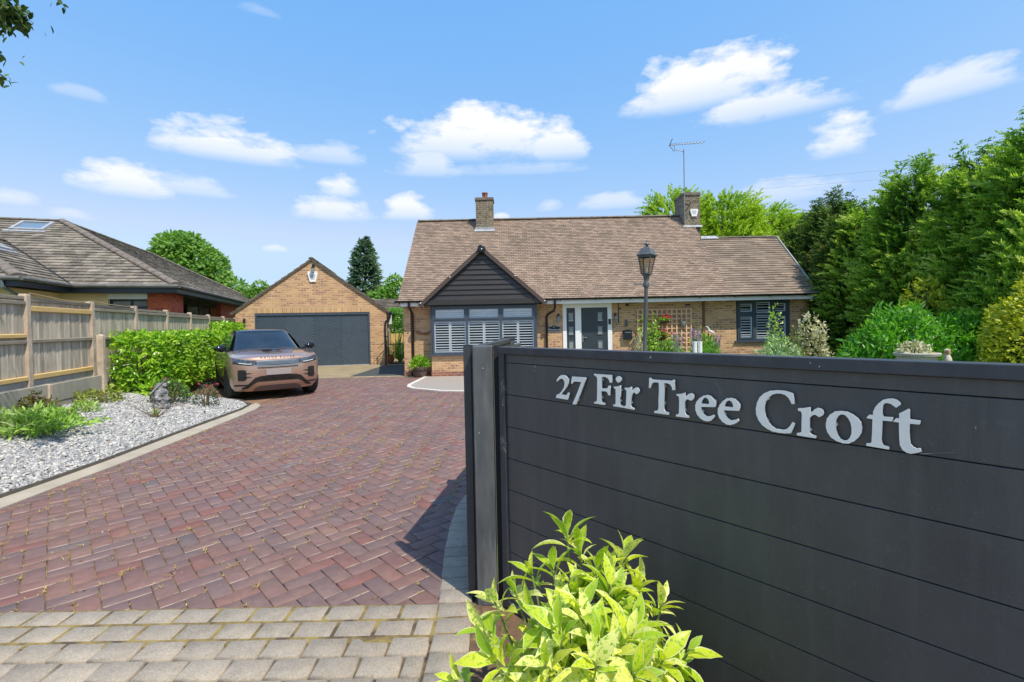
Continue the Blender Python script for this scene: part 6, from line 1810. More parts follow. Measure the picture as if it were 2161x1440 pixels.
# letter box and key safe
lb = thing('letter_box', 'black arched letter box on the wall right of the door', 'letter box', (3.73, HY, 1.05))
t = MB(); t.prism([(p[0], -0.12, p[1]) for p in arch(0.13, 0.25, 0.05, hw=0.98)], (0, 0.118, 0)); t.build('box', M('gloss_letterbox', (0.014, 0.016, 0.028), rough=0.3), lb)
t = MB(); t.prism([(p[0] * 1.18, -0.15, 0.25 + (p[1] - 0.25) * 1.2 + 0.004) for p in arch(0.13, 0.25, 0.05, hw=0.98)[2:]], (0, 0.145, 0)); t.build('lid', m_black, lb)
t = MB(); t.box(-0.10, 0.10, -0.126, -0.121, 0.215, 0.235); t.build('slot_flap', m_steel, lb)
ks = MB(); ks.bbox(-0.045, 0.045, -0.06, -0.001, 0, 0.19, 0.01); ks.prism([(-0.03, -0.05, 0.191), (0.03, -0.05, 0.191), (0.0, -0.03, 0.23)], (0, 0.02, 0)); ks = ks.build('key_safe', M('green_grey_box', (0.09, 0.11, 0.105), rough=0.4)); ks.location = (3.70, HY - 0.002, 1.47); tag(ks, 'small green grey key safe above the letter box', 'key safe')
# trellis
tr = thing('trellis', 'square timber trellis carrying pots and roses on the house wall', 'trellis', (4.92, HY, 0.25))
m_trel = M('trellis_timber', (0.86, 0.58, 0.38), (0.74, 0.49, 0.31), ns=5, rough=0.8)
t = MB(); x0, x1, z0, z1 = 4.06, 5.78, 0.3, 1.99
nxt, nzt = 11, 11
for k in range(nxt + 1):
    x = x0 + (x1 - x0) * k / nxt; t.box(x - 0.018, x + 0.018, HY - 0.085, HY - 0.065, z0, z1)
t.build('upright', m_trel, tr, world=True)
t = MB()
for k in range(nzt + 1):
    z = z0 + (z1 - z0) * k / nzt; t.box(x0 - 0.02, x1 + 0.02, HY - 0.064, HY - 0.045, z - 0.017, z + 0.017)
t.build('crossbar', m_trel, tr, world=True)

# ================================================================== VEGETATION
def unit(v): return v / np.maximum(np.linalg.norm(v, axis=-1, keepdims=True), 1e-9)


def leaves(P, D, Nn, L, Wd, bend=0.15, fold=0.0):
    """six-sided leaves: base, two shoulders, tip. P base, D direction, Nn up normal"""
    D = unit(D); S = unit(np.cross(D, Nn)); U = np.cross(S, D)
    L = L[:, None]; Wd = Wd[:, None]
    pts = [P, P + D * L * .3 + S * Wd * .5 + U * L * (bend * .3 + fold * .1), P + D * L * .68 + S * Wd * .40 + U * L * bend * .25,
           P + D * L - U * L * bend * .6, P + D * L * .68 - S * Wd * .40 + U * L * bend * .25, P + D * L * .3 - S * Wd * .5 + U * L * (bend * .3 + fold * .1)]
    V = np.stack(pts, 1).reshape(-1, 3)
    return V, np.arange(len(V)).reshape(-1, 6)


def rdir(r, n): return unit(r.normal(size=(n, 3)))


def foliage(name, P, D, L, Wd, mat, parent=None, r=rng, var=None, bend=0.15, jit=0.5, N0=None):
    n = len(P)
    D = unit(unit(D) + jit * rdir(r, n))
    Nn = unit((np.array([0, 0, 1.0]) if N0 is None else N0) + 0.6 * rdir(r, n))
    V, F = leaves(P, D, Nn, L, Wd, bend)
    if var is None: var = r.random(n)
    return npmesh(name, V, F, np.clip(var, 0, 1), mat, parent)


def lump(P, r, scale=1.0, n=5):
    """smooth pseudo noise for clumps"""
    out_ = np.zeros(len(P))
    for i in range(n):
        k = rdir(r, 1)[0] * scale * (1 + i * 0.7); ph = r.random() * 6.28
        out_ += np.sin(P @ k + ph) / (1 + i * 0.4)
    return out_ / 2.2


m_ley = leafmat('leylandii_green', [(0, (0.03, 0.085, 0.018)), (0.3, (0.10, 0.23, 0.03)), (0.6, (0.26, 0.44, 0.05)), (0.9, (0.50, 0.66, 0.10)), (1, (0.62, 0.70, 0.2))], trans=0.48, rough=0.6, spec=0.2)
m_ley2 = leafmat('bright_leylandii', [(0, (0.20, 0.36, 0.025)), (0.4, (0.32, 0.50, 0.035)), (0.8, (0.45, 0.62, 0.05)), (1, (0.56, 0.70, 0.09))], trans=0.3, rough=0.6, spec=0.2)
m_leyd = leafmat('dark_leylandii', [(0, (0.025, 0.055, 0.016)), (0.4, (0.06, 0.13, 0.028)), (0.7, (0.16, 0.26, 0.05)), (0.95, (0.38, 0.47, 0.12)), (1, (0.34, 0.16, 0.08))], trans=0.38, rough=0.6, spec=0.2)
m_blue = leafmat('blue_conifer', [(0, (0.06, 0.12, 0.08)), (0.6, (0.12, 0.21, 0.12)), (1, (0.22, 0.32, 0.18))], trans=0.15, rough=0.7, spec=0.2)
m_laur = leafmat('laurel_green', [(0, (0.07, 0.19, 0.015)), (0.25, (0.19, 0.42, 0.025)), (0.6, (0.38, 0.62, 0.04)), (0.9, (0.52, 0.72, 0.08)), (1, (0.74, 0.82, 0.25))], trans=0.36, rough=0.32, spec=0.5)
m_laur2 = leafmat('mid_laurel', [(0, (0.06, 0.22, 0.03)), (0.5, (0.15, 0.42, 0.04)), (0.85, (0.26, 0.58, 0.06)), (1, (0.42, 0.66, 0.10))], trans=0.45, rough=0.35, spec=0.5)
m_gold = leafmat('golden_privet', [(0, (0.24, 0.30, 0.02)), (0.5, (0.46, 0.50, 0.035)), (1, (0.66, 0.62, 0.05))], trans=0.35, rough=0.45)
m_broad = leafmat('broadleaf_green', [(0, (0.10, 0.24, 0.045)), (0.5, (0.20, 0.38, 0.07)), (1, (0.34, 0.50, 0.11))], trans=0.45, rough=0.5)
m_grey = leafmat('grey_green_leaf', [(0, (0.20, 0.36, 0.15)), (0.5, (0.38, 0.54, 0.27)), (1, (0.62, 0.72, 0.46))], trans=0.25, rough=0.7)
m_pale = leafmat('pale_dried_leaf', [(0, (0.34, 0.34, 0.20)), (0.5, (0.60, 0.57, 0.38)), (1, (0.78, 0.74, 0.54))], trans=0.25, rough=0.8)
m_var = leafmat('cream_edged_leaf', [(0, (0.20, 0.40, 0.05)), (0.45, (0.36, 0.58, 0.09)), (0.75, (0.56, 0.70, 0.24)), (1, (0.78, 0.80, 0.50))], trans=0.3, rough=0.5)
m_redl = leafmat('reddish_shrub_leaf', [(0, (0.07, 0.10, 0.02)), (0.5, (0.13, 0.16, 0.03)), (0.8, (0.22, 0.10, 0.05)), (1, (0.30, 0.07, 0.05))], trans=0.3, rough=0.5)
m_weed = leafmat('weed_leaf', [(0, (0.15, 0.24, 0.03)), (0.6, (0.30, 0.36, 0.05)), (1, (0.50, 0.45, 0.14))], trans=0.3, rough=0.6)
m_heath = leafmat('heather_leaf', [(0, (0.03, 0.06, 0.025)), (0.6, (0.07, 0.11, 0.045)), (1, (0.14, 0.17, 0.09))], trans=0.2, rough=0.6)
m_pink = leafmat('pink_petal', [(0, (0.62, 0.05, 0.16)), (1, (0.80, 0.12, 0.28))], trans=0.3, rough=0.6)
m_red = leafmat('red_petal', [(0, (0.62, 0.03, 0.04)), (1, (0.80, 0.10, 0.12))], trans=0.3, rough=0.6)
m_lav = leafmat('lavender_flower', [(0, (0.26, 0.15, 0.42)), (1, (0.42, 0.28, 0.60))], trans=0.2, rough=0.8)
m_stem = M('woody_stem', (0.20, 0.14, 0.09), (0.12, 0.085, 0.055), ns=12, rough=0.9)
m_gstem = M('green_stem', (0.16, 0.22, 0.06), rough=0.7)


def plumes(r, base, dirs, Lp, nl, Ll, Wl, clump=None, outn=None):
    """flat fern-like sprays of scale foliage"""
    n = len(base)
    dirs = unit(dirs)
    fn = unit(0.65 * rdir(r, n) + np.array([0, 0, 0.75]) + (0.85 * outn if outn is not None else 0)); side = unit(np.cross(dirs, fn))
    t = (np.arange(nl) + 0.5) / nl
    sg = np.where(np.arange(nl) % 2, 1.0, -1.0)
    droop = (t ** 2)[None, :, None] * np.array([0, 0, -0.22]) * Lp[:, None, None]
    P = base[:, None] + dirs[:, None] * (t[None, :, None] * Lp[:, None, None]) + droop
    D = dirs[:, None] * 0.9 + side[:, None] * (sg * (1.1 - 0.7 * t))[None, :, None] + r.normal(0, 0.22, (n, nl, 3))
    L = Ll * (1.15 - 0.55 * t)[None] * (0.7 + 0.6 * r.random((n, nl)))
    Nn = np.repeat(fn[:, None], nl, 1) + r.normal(0, 0.35, (n, nl, 3))
    V, F = leaves(P.reshape(-1, 3), D.reshape(-1, 3), Nn.reshape(-1, 3), L.ravel(), (L * Wl / Ll).ravel(), 0.1)
    v = (clump[:, None] if clump is not None else 0.4) + 0.5 * (t[None] - .25) + r.normal(0, 0.13, (n, nl))
    return V, F, np.clip(v.ravel(), 0, 1)


def trunk(t, h, r0, n=3, lean=0.05):
    p = [(0, 0, -0.1)]
    for i in range(1, 7): p.append((random.uniform(-lean, lean) * i * h / 12, random.uniform(-lean, lean) * i * h / 12, h * i / 6 * 0.92))
    t.tube(p, [r0 * (1.15 - 0.95 * i / 6) for i in range(7)], 9)
    return p


def conifer(name, label, cat, h, rad, npl, seed, mat, loc, prof=0.55, base=0.0, Lp=0.62, nl=28, Ll=0.125, Wl=0.040, group=None, leaders=9, up=0.55, lumpy=0.13):
    r = np.random.default_rng(seed); random.seed(seed)
    root = thing(name, label, cat, loc, group=group)
    t = MB(); tp = trunk(t, h, 0.13)
    for k in range(26):
        z = base + 0.3 + (h * 0.85 - base) * k / 26; a = k * 2.4; R_ = rad * (1 - z / h) ** prof * 0.75
        t.tube([(0, 0, z), (math.cos(a) * R_ * .5, math.sin(a) * R_ * .5, z + 0.12), (math.cos(a) * R_, math.sin(a) * R_, z + 0.35)], [0.035, 0.022, 0.008], 5)
    t.build('trunk', m_bark, root)
    u = r.random(npl); z = base + (h - base) * (1 - (1 - u) ** 0.75)
    z = np.clip(z, base, h * 0.985)
    a = r.random(npl) * 2 * PI
    Rz = rad * np.clip(1 - (z - base) / (h - base), 0.0, 1) ** prof
    Q = np.c_[np.cos(a) * Rz, np.sin(a) * Rz, z]
    lm = lump(Q, r, 2.2)
    depth = np.where(r.random(npl) < 0.85, 0.86 + 0.16 * r.random(npl), 0.5 + 0.35 * r.random(npl))
    rr = (Rz * (1 + lumpy * lm) + 0.03) * depth - 0.22 * np.minimum(1, Rz)
    rr = np.maximum(rr, 0.0)
    base_p = np.c_[np.cos(a) * rr, np.sin(a) * rr, z - 0.12]
    dirs = np.c_[np.cos(a), np.sin(a), np.full(npl, up) + 0.5 * (z / h)] + r.normal(0, 0.28, (npl, 3))
    V, F, v = plumes(r, base_p, dirs, Lp * (0.6 + 0.6 * r.random(npl)) * np.clip(Rz + 0.45, 0.3, 1), nl, Ll, Wl, clump=0.42 + 0.30 * lm + 0.28 * (r.random(npl) - .35), outn=np.c_[np.cos(a), np.sin(a), np.zeros(npl)])
    Vs, Fs, vs = [V], [F], [v]
    if leaders:
        lb = []; ld = []
        for k in range(leaders):
            a_ = r.random() * 6.28; q = rad * 0.45 * r.random()
            p0 = np.array([math.cos(a_) * q, math.sin(a_) * q, h * (0.90 + 0.06 * r.random())])
            for s in np.linspace(0, 1, 9):
                for c_ in range(3):
                    lb.append(p0 + np.array([0.10 * s * math.cos(a_), 0.1 * s * math.sin(a_), 0.75 * s])); ld.append(np.array([math.cos(a_ + c_ * 2.1), math.sin(a_ + c_ * 2.1), 0.3]) + r.normal(0, .3, 3))
        V2, F2, v2 = plumes(r, np.array(lb), np.array(ld), np.full(len(lb), 0.22), 9, Ll * 0.8, Wl * 0.8, clump=np.full(len(lb), 0.35))
        Vs.append(V2); Fs.append(F2 + len(V)); vs.append(v2)
    npmesh('crown', np.vstack(Vs), np.vstack(Fs), np.concatenate(vs), mat, root)
    return root


def broadtree(name, label, cat, h, lobes, seed, mat, loc, nleaf=9000, Ll=0.22, Wl=0.13, trunk_h=None, group=None, r0=0.25):
    """lobes: (x,y,z,r) clumps making up the crown"""
    r = np.random.default_rng(seed); random.seed(seed)
    root = thing(name, label, cat, loc, group=group)
    t = MB(); th_ = trunk_h or h * 0.45
    t.tube([(0, 0, -0.1), (0.05, 0, th_ * 0.5), (0, 0.05, th_)], [r0 * 1.2, r0, r0 * 0.75], 10)
    for (x, y, z, q) in lobes: t.tube([(0, 0.03, th_ * 0.8), (x * .45, y * .45, th_ + (z - th_) * .55), (x, y, z)], [r0 * .5, r0 * .28, r0 * .08], 6)
    t.build('trunk', m_bark, root)
    tot = sum(q[3] ** 2 for q in lobes); PP, DD, VV = [], [], []
    for (x, y, z, q) in lobes:
        n = int(nleaf * q * q / tot); d = rdir(r, n)
        rad_ = q * (0.72 + 0.33 * r.random(n) ** 0.6) * (1 + 0.12 * lump(d * q, r, 4.0 / max(q, .3)))
        P = np.array([x, y, z]) + d * rad_[:, None] * np.array([1, 1, 0.85])
        PP.append(P); DD.append(d + np.array([0, 0, 0.1])); VV.append(np.clip(0.3 + 0.35 * r.random(n) + 0.2 * lump(P, r, 2.5), 0, 1))
    P = np.vstack(PP); D = np.vstack(DD); n = len(P)
    foliage('crown', P, D, Ll * (0.6 + 0.7 * r.random(n)), Wl * (0.6 + 0.7 * r.random(n)), mat, root, r, np.concatenate(VV), jit=1.3, N0=unit(D) * .8 + np.array([0, 0, .6]))
    return root


def bush(name, label, cat, loc, rad, n, L, Wd, mat, seed, group=None, stems=7, low=0.0, jit=0.7, up=0.3, lumpy=0.15, shell=0.55, flowers=None):
    """leafy shrub: stems plus leaf cloud biased to the outside; rad=(rx,ry,height)"""
    r = np.random.default_rng(seed); random.seed(seed)
    root = thing(name, label, cat, loc, group=group)
    rx, ry, hz = rad
    t = MB()
    for k in range(stems):
        a = k * 2.4; q = 0.6 + 0.35 * random.random()
        t.tube([(0.05 * math.cos(a), 0.05 * math.sin(a), -0.03), (rx * .35 * q * math.cos(a), ry * .35 * q * math.sin(a), hz * .45), (rx * .7 * q * math.cos(a), ry * .7 * q * math.sin(a), hz * (.6 + .3 * random.random()))], [0.012, 0.009, 0.004], 5)
    t.build('stems', m_stem, root)
    d = rdir(r, n); d[:, 2] = np.abs(d[:, 2]) * (1 - low) - low * r.random(n) * 0.2 if low else np.abs(d[:, 2])
    q = shell + (1 - shell) * r.random(n) ** 0.5
    q *= 1 + lumpy * lump(d * 3, r, 1.6)
    P = d * q[:, None] * np.array([rx, ry, hz])
    P[:, 2] = np.maximum(P[:, 2], 0.01)
    D = d * np.array([1, 1, 0.8]) + np.array([0, 0, up])
    v = np.clip(0.25 + 0.5 * r.random(n) + 0.22 * lump(P * 4, r, 1.5), 0, 1)
    foliage('foliage', P, D, L * (0.6 + 0.7 * r.random(n)), Wd * (0.6 + 0.7 * r.random(n)), mat, root, r, v, jit=jit * 1.25, N0=d * .7 + np.array([0, 0, .5]))
    if flowers:
        mt, nf, sz, reg = flowers
        PP, DD = [], []
        for k in range(nf):
            dd = rdir(r, 1)[0]; dd[2] = abs(dd[2]); c_ = dd * np.array([rx, ry, hz]) * (1.0 + 0.1 * r.random())
            if reg: c_ = np.array(reg[0]) + (r.random(3) - .5) * 2 * np.array(reg[1])
            m_ = 16; e = rdir(r, m_); PP.append(c_ + e * sz * .2); DD.append(e)
        P = np.vstack(PP); foliage('flowers', P, np.vstack(DD), np.full(len(P), sz * .75), np.full(len(P), sz * .6), mt, root, r, jit=0.3)
    return root


# ---- tall evergreens down the right side
TA = conifer('conifer_tree', 'tall dark evergreen right behind the corner of the bungalow roof', 'tree', 5.5, 1.45, 2000, 31, m_leyd, (11.3, 16.6, 0), prof=0.28, group='evergreen screen on the right', lumpy=0.18)
TB = conifer('conifer_tree', 'bushy evergreen with feathery leaders, third from the house', 'tree', 5.3, 1.55, 2200, 32, m_ley, (10.95, 12.7, 0), prof=0.28, group='evergreen screen on the right', lumpy=0.18)
TC = conifer('conifer_tree', 'tallest and nearest evergreen, cut off by the right edge', 'tree', 5.4, 1.7, 2500, 33, m_ley, (11.1, 9.5, 0), prof=0.28, group='evergreen screen on the right', lumpy=0.2)
dup(TA, (11.7, 18.9, 0), 2.0, (1.0, 1.0, 0.93), 'farthest dark evergreen of the screen, half hidden by its neighbour')
dup(TB, (11.0, 14.6, 0), 1.3, (0.95, 0.95, 0.90), 'shorter evergreen in the dip between two taller ones')
dup(TC, (11.35, 11.1, 0), 3.1, (0.95, 0.95, 0.955), 'evergreen filling the gap just left of the tallest tree')
dup(TB, (11.9, 7.6, 0), 4.0, (1.0, 1.0, 0.93), 'evergreen at the far right edge of the picture behind the golden shrub')
dup(TA, (10.5, 15.0, 0), 0.6, (0.8, 0.8, 0.80), 'low shaded evergreen touching the end of the extension roof')
# ---- bright clipped evergreens beyond the house
BA = conifer('conifer_tree', 'bright green evergreen showing left of the right hand chimney', 'tree', 8.0, 2.3, 2600, 41, m_ley2, (8.5, 24.5, 0), prof=0.20, Lp=0.85, nl=24, Ll=0.19, Wl=0.062, group='bright evergreens beyond the house', lumpy=0.08, leaders=2)
for (x, y, rz, s_, lb_) in ((10.9, 24.3, 1.2, (1.1, 1.1, .97), 'bright evergreen just right of the chimney beyond the extension'), (12.9, 24.6, 2.6, (1.05, 1.05, .905), 'bright evergreen above the middle of the extension ridge'),
                            (14.7, 24.2, 4.1, (1.05, 1.05, .83), 'bright evergreen sloping down behind the extension gable'), (16.6, 24.0, 5.2, (1.1, 1.1, .79), 'lowest bright evergreen against the dark tree by the roof end'), (18.6, 24.0, 0.4, (1.1, 1.1, .76), 'bright evergreen glimpsed past the end of the extension roof')):
    dup(BA, (x, y, 0), rz, s_, lb_)
# ---- trees on the left horizon
broadtree('broadleaf_tree', 'large round broadleaf tree behind the neighbouring roof', 'tree', 8.8,
          [(0, 0, 6.6, 2.0), (-1.3, 0, 6.2, 1.5), (1.3, 0.2, 6.1, 1.6), (-2.4, 0.3, 5.9, 1.0), (0.4, -0.5, 7.6, 1.1), (-0.8, 0, 7.7, 1.0), (1.9, -0.2, 5.2, 1.4), (2.9, 0, 4.4, 1.3), (-2.6, 0, 4.8, 1.4), (0, -0.8, 5.0, 2.0), (3.9, 0.2, 3.6, 1.0)], 51, m_broad, (-23.4, 34, 0), nleaf=15000, Ll=0.30, Wl=0.17)
st1 = broadtree('broadleaf_tree', 'small leafy tree between the neighbouring roof and the garage', 'tree', 5.0, [(0, 0, 3.6, 1.0), (0.9, 0, 3.2, 0.9), (-1.0, 0, 3.1, 0.9), (0.2, 0, 4.5, 0.45), (1.7, 0, 3.0, 0.8), (-0.4, 0, 2.6, 1.1)], 52, m_broad, (-17.6, 33, 0), nleaf=5200, Ll=0.26, Wl=0.14, r0=0.15)
dup(st1, (-15.5, 33.5, 0), 2.2, (1.0, 1.0, 0.98), 'ragged tree just left of the garage gable slope')
dup(st1, (-9.6, 36, 0), 1.0, (1.1, 1.1, 0.95), 'low tree right of the dark conical conifer')
dup(st1, (-7.9, 33, 0), 3.4, (1.0, 1.0, 1.05), 'tree peeping out beside the left verge of the bungalow roof')
dup(st1, (-13.0, 37, 0), 4.4, (0.8, 0.8, 0.85), 'low greenery at the left foot of the dark conical conifer')
conifer('conifer_tree', 'dark blue green conical conifer behind the garage roof', 'tree', 8.6, 1.75, 1500, 53, m_blue, (-11.7, 38, 0), prof=0.62, Lp=0.7, nl=16, Ll=0.26, Wl=0.10, leaders=1, up=0.1)

# ---- laurel hedge along the fence
def hedge(name, label, segs, n, L, Wd, mat, seed, loc, rz):
    """segs: (x0,x1,y0,y1,z0,z1) boxes in local coordinates"""
    r = np.random.default_rng(seed)
    root = thing(name, label, 'hedge', loc, rz)
    t = MB()
    for (x0, x1, y0, y1, z0, z1) in segs:
        k = x0 + 0.1
        while k < x1:
            yy = (y0 + y1) / 2
            t.tube([(k, yy, z0 - 0.3), (k + .05, yy - .1, (z0 + z1) / 2), (k - .05, y0 + .15, z1 - .12)], [.02, .014, .006], 5)
            t.tube([(k, yy, z0), (k + .1, yy + .1, z1 - .15)], [.016, .006], 5)
            k += 0.22
    t.build('stems', m_stem, root)
    PP, DD = [], []
    for (x0, x1, y0, y1, z0, z1) in segs:
        A_ = [(x1 - x0) * (z1 - z0), (x1 - x0) * (y1 - y0), (y1 - y0) * (z1 - z0)]
        m_ = (np.array(A_) / sum(A_) * n * ((x1 - x0) / sum(s[1] - s[0] for s in segs))).astype(int)
        for f, cnt in enumerate(m_):
            a = r.random((cnt, 3)); dep = (r.random(cnt) ** 1.4) * 0.22 - 0.03
            X = x0 + (x1 - x0) * a[:, 0]; Y = y0 + (y1 - y0) * a[:, 1]; Z_ = z0 + (z1 - z0) * a[:, 2]
            wob = 0.06 * lump(np.c_[X, Y, Z_] * 3.2, r, 1.2)
            if f == 0: Y = y0 + dep - wob + 0.10 * np.clip(0.25 - (Z_ - z0), 0, .25) * 2; d = np.array([0, -1, 0.25])
            elif f == 1: Z_ = z1 - dep + wob; d = np.array([0, -.2, 1.0])
            else: X = x0 + dep - wob; d = np.array([-1, 0, 0.25])
            PP.append(np.c_[X, Y, Z_]); DD.append(np.repeat(d[None], cnt, 0)); 
    P = np.vstack(PP); D = np.vstack(DD); nn_ = len(P)
    v = np.clip(0.15 + 0.6 * r.random(nn_) + 0.22 * lump(P * 4, r, 1.5), 0, 1)
    foliage('foliage', P, D, L * (0.55 + 0.7 * r.random(nn_)), Wd * (0.6 + 0.6 * r.random(nn_)), mat, root, r, v, jit=1.8, bend=0.25, N0=D * .8 + np.array([0, 0, .35]))
    return root


hedge('laurel_hedge', 'long low clipped laurel hedge in front of the board fence', [(2.35, 12.0, -0.88, -0.12, 0.22, 1.50)], 17000, 0.125, 0.052, m_laur, 61, (-7.706, 7.503, 0), FD)
hedge('laurel_hedge', 'taller back section of laurel rising behind the car roof', [(9.2, 12.0, -0.6, -0.1, 1.2, 1.80)], 2600, 0.125, 0.052, m_laur, 62, (-7.706, 7.503, 0), FD)
bush('laurel_shoots', 'laurel suckers spilling onto the gravel at the hedge foot', 'plant', (-7.35, 9.95, 0.15), (.42, .38, .42), 420, .15, .055, m_laur, 63, up=.6)
# ---- hedge seen through the side gate
hedge('clipped_hedge', 'tall bright clipped hedge beyond the side gate', [(-7.6, -3.5, 24.45, 25.0, 0.9, 2.50)], 7000, 0.11, 0.05, m_laur2, 64, (0, 0, 0), 0)

# ---- right hand shrubs behind the gate
bush('laurel_shrub', 'glossy green laurel shrub in front of the evergreens', 'shrub', (7.75, 9.6, 0), (1.05, .8, 1.75), 4200, .16, .042, m_laur2, 71, shell=.6, up=.7, lumpy=.2, stems=10)
bush('laurel_shrub', 'second glossy laurel shrub close to the golden one', 'shrub', (9.0, 9.7, 0), (.95, .8, 1.72), 3800, .16, .042, m_laur2, 72, shell=.6, up=.7, lumpy=.2, stems=10)
bush('golden_shrub', 'yellow green golden privet shrub at the right edge', 'shrub', (9.25, 8.2, 0), (1.0, .9, 2.25), 6500, .085, .05, m_gold, 73, shell=.6, lumpy=.2, stems=10)
bush('golden_shoots', 'yellow sprays growing through the evergreen above the laurel', 'plant', (9.2, 10.6, 1.75), (.5, .3, .75), 260, .11, .06, m_gold, 74, stems=5)
bush('pale_shrub', 'pale silvery seed headed shrub beside the extension corner', 'shrub', (7.75, 12.2, 0), (.52, .45, 1.62), 1500, .085, .05, m_pale, 75, shell=.55, lumpy=.25)
bush('grey_shrub', 'low silver green shrub under the extension window', 'shrub', (6.15, 11.0, 0), (.62, .5, 1.17), 1800, .10, .035, m_grey, 76, shell=.5, up=.5)
bush('leggy_shrub', 'tall leggy shrub with pale leaves in front of the extension window', 'shrub', (6.6, 11.9, 0), (.22, .2, 1.86), 620, .10, .045, m_var, 77, shell=.3, up=.8, lumpy=.3)
bush('small_shrub', 'small yellow green shrub between the extension window and pale shrub', 'shrub', (7.15, 12.0, 0), (.26, .25, 1.35), 420, .07, .03, m_weed, 78, up=.8)
bush('shrub', 'spiky green shrub right of the white planters', 'shrub', (4.85, 11.6, 0), (.25, .22, 1.28), 400, .14, .03, m_laur2, 79, up=1.6, jit=.3)
# roses on the trellis
bush('climbing_rose', 'pale leaved climber covering the left of the trellis', 'climber', (4.38, HY - .25, 0.1), (.34, .2, 1.72), 1000, .10, .065, m_var, 80, shell=.3, lumpy=.35)
bush('climbing_rose', 'leafy climber at the foot of the trellis', 'climber', (4.85, HY - .75, 0.1), (.55, .3, .92), 900, .10, .06, m_laur2, 81, shell=.4, lumpy=.3)
bush('potted_shrub', 'bright green shrub right of the trellis pots', 'shrub', (5.35, 13.6, 0), (.36, .3, 1.3), 800, .10, .05, m_laur, 82, shell=.4, lumpy=.3)
bush('shrub', 'pale pinkish grass clump beneath the letter box', 'plant', (3.80, 14.1, 0), (.14, .15, 1.12), 240, .22, .02, m_pale, 83, up=2.0, jit=.25)
# lavender behind
def lavender(x, y, h, rr, n, label, seed):
    r = np.random.default_rng(seed); root = thing('lavender', label, 'plant', (x, y, 0), group='purple lavender spikes in front of the wall')
    t = MB(); tip = []
    for k in range(n):
        a = r.random() * 6.28; q = rr * r.random() ** .5; hh = h * (0.8 + .2 * r.random())
        e = (math.cos(a) * q, math.sin(a) * q, hh); t.tube([(math.cos(a) * q * .3, math.sin(a) * q * .3, 0.1), e], .004, 3, cap=False); tip.append(e)
    t.build('stems', m_gstem, root)
    P = np.repeat(np.array(tip), 22, 0); m_ = len(P); P = P - np.c_[r.normal(0, .008, (m_, 2)), r.random(m_) * .17]
    foliage('flowers', P, rdir(r, m_) + np.array([0, 0, .8]), np.full(m_, .028), np.full(m_, .016), m_lav, root, r, jit=.3)
    P = np.c_[r.normal(0, rr * .5, (500, 2)), r.random(500) * h * .7]
    foliage('foliage', P, rdir(r, 500) * .4 + np.array([0, 0, 1]), np.full(500, .10), np.full(500, .012), m_grey, root, r)
lavender(4.62, 11.9, 1.42, .16, 34, 'bright purple lavender spikes above the white planters', 91)
lavender(4.15, 11.9, 1.32, .14, 16, 'paler lavender left of the white planters', 92)
lavender(5.15, 12.1, 1.25, .2, 18, 'faint lavender to the right beside the white bird ornament', 93)
for x, lb_ in ((4.47, 'left of the two slim white planters behind the gate'), (4.60, 'right of the two slim white planters behind the gate')):
    t = MB(); t.lathe([(.04, 0), (.055, .5), (.05, 1.02), (.058, 1.10), (.05, 1.10)], (0, 0, 0), 14); o = t.build('planter', m_white, smooth=True); o.location = (x, 11.6, 0); tag(o, lb_, 'planter', 'slim white planters')
# white bird ornament on a stake
bd = thing('bird_ornament', 'white bird ornament on a stake above the lavender', 'ornament', (5.1, 12.3, 0))
t = MB(); t.tube([(0, 0, 0), (0, 0, 1.3)], .006, 5); t.build('stake', m_iron, bd)
t = MB(); t.tube([(-.07, 0, 1.46), (-.03, 0, 1.445), (0, 0, 1.41), (.02, 0, 1.35), (.08, 0, 1.31), (.14, 0, 1.27), (.17, 0, 1.25)], [.006, .014, .016, .026, .03, .014, .003], 8); t.build('bird', m_white, bd, smooth=True)
# wall baskets and hanging pot
def basket(x, z, s, petal, label, seed, bowl):
    r = np.random.default_rng(seed); root = thing('wall_basket', label, 'flower basket', (x, HY - 0.16, z), group='flower baskets on the trellis')
    t = MB()
    t.lathe([(s * .45, -s * .55), (s * .72, -s * .4), (s * .95, -s * .1), (s, 0), (s * .93, 0), (s * .6, -s * .3)], (0, 0, 0), 18); t.build('bowl', bowl, root, smooth=True)
    n = 420; d = rdir(r, n); d[:, 2] = np.abs(d[:, 2])
    foliage('foliage', d * (r.random(n) ** .4)[:, None] * np.array([s * 1.1, s, s * .8]), d + [0, 0, .3], np.full(n, .06), np.full(n, .035), m_var, root, r)
    PP, DD = [], []
    for k in range(16):
        c_ = np.array([s * .2 + r.normal(0, s * .55), -s * .2 + r.normal(0, s * .35), s * .65 + r.normal(0, s * .28)]); e = rdir(r, 14); PP.append(c_ + e * .008); DD.append(e)
    P = np.vstack(PP); foliage('flowers', P, np.vstack(DD), np.full(len(P), .05), np.full(len(P), .04), petal, root, r, jit=.3)
m_pot = M('brown_woven_pot', (0.14, 0.09, 0.075), (0.09, 0.06, 0.05), ns=30, rough=0.8)
basket(4.86, 1.62, .17, m_red, 'upper basket on the trellis with red flowers', 95, m_pot)
basket(4.80, 1.14, .20, m_pink, 'lower basket on the trellis with pink flowers', 96, m_pot)
hpz = thing('hanging_pot', 'small zinc pot hooked on the right of the trellis', 'pot', (5.50, HY - .1, 1.38))
t = MB(); t.lathe([(.02, 0), (.055, .05), (.09, .16), (.092, .22), (.08, .22)], (0, 0, 0), 14); t.build('pot', m_galv, hpz, smooth=True)
t = MB(); t.tube([(-.09, 0, .22), (-.05, 0, .33), (0, .04, .40), (.05, 0, .33), (.09, 0, .22)], .006, 5); t.build('handle', m_iron, hpz)
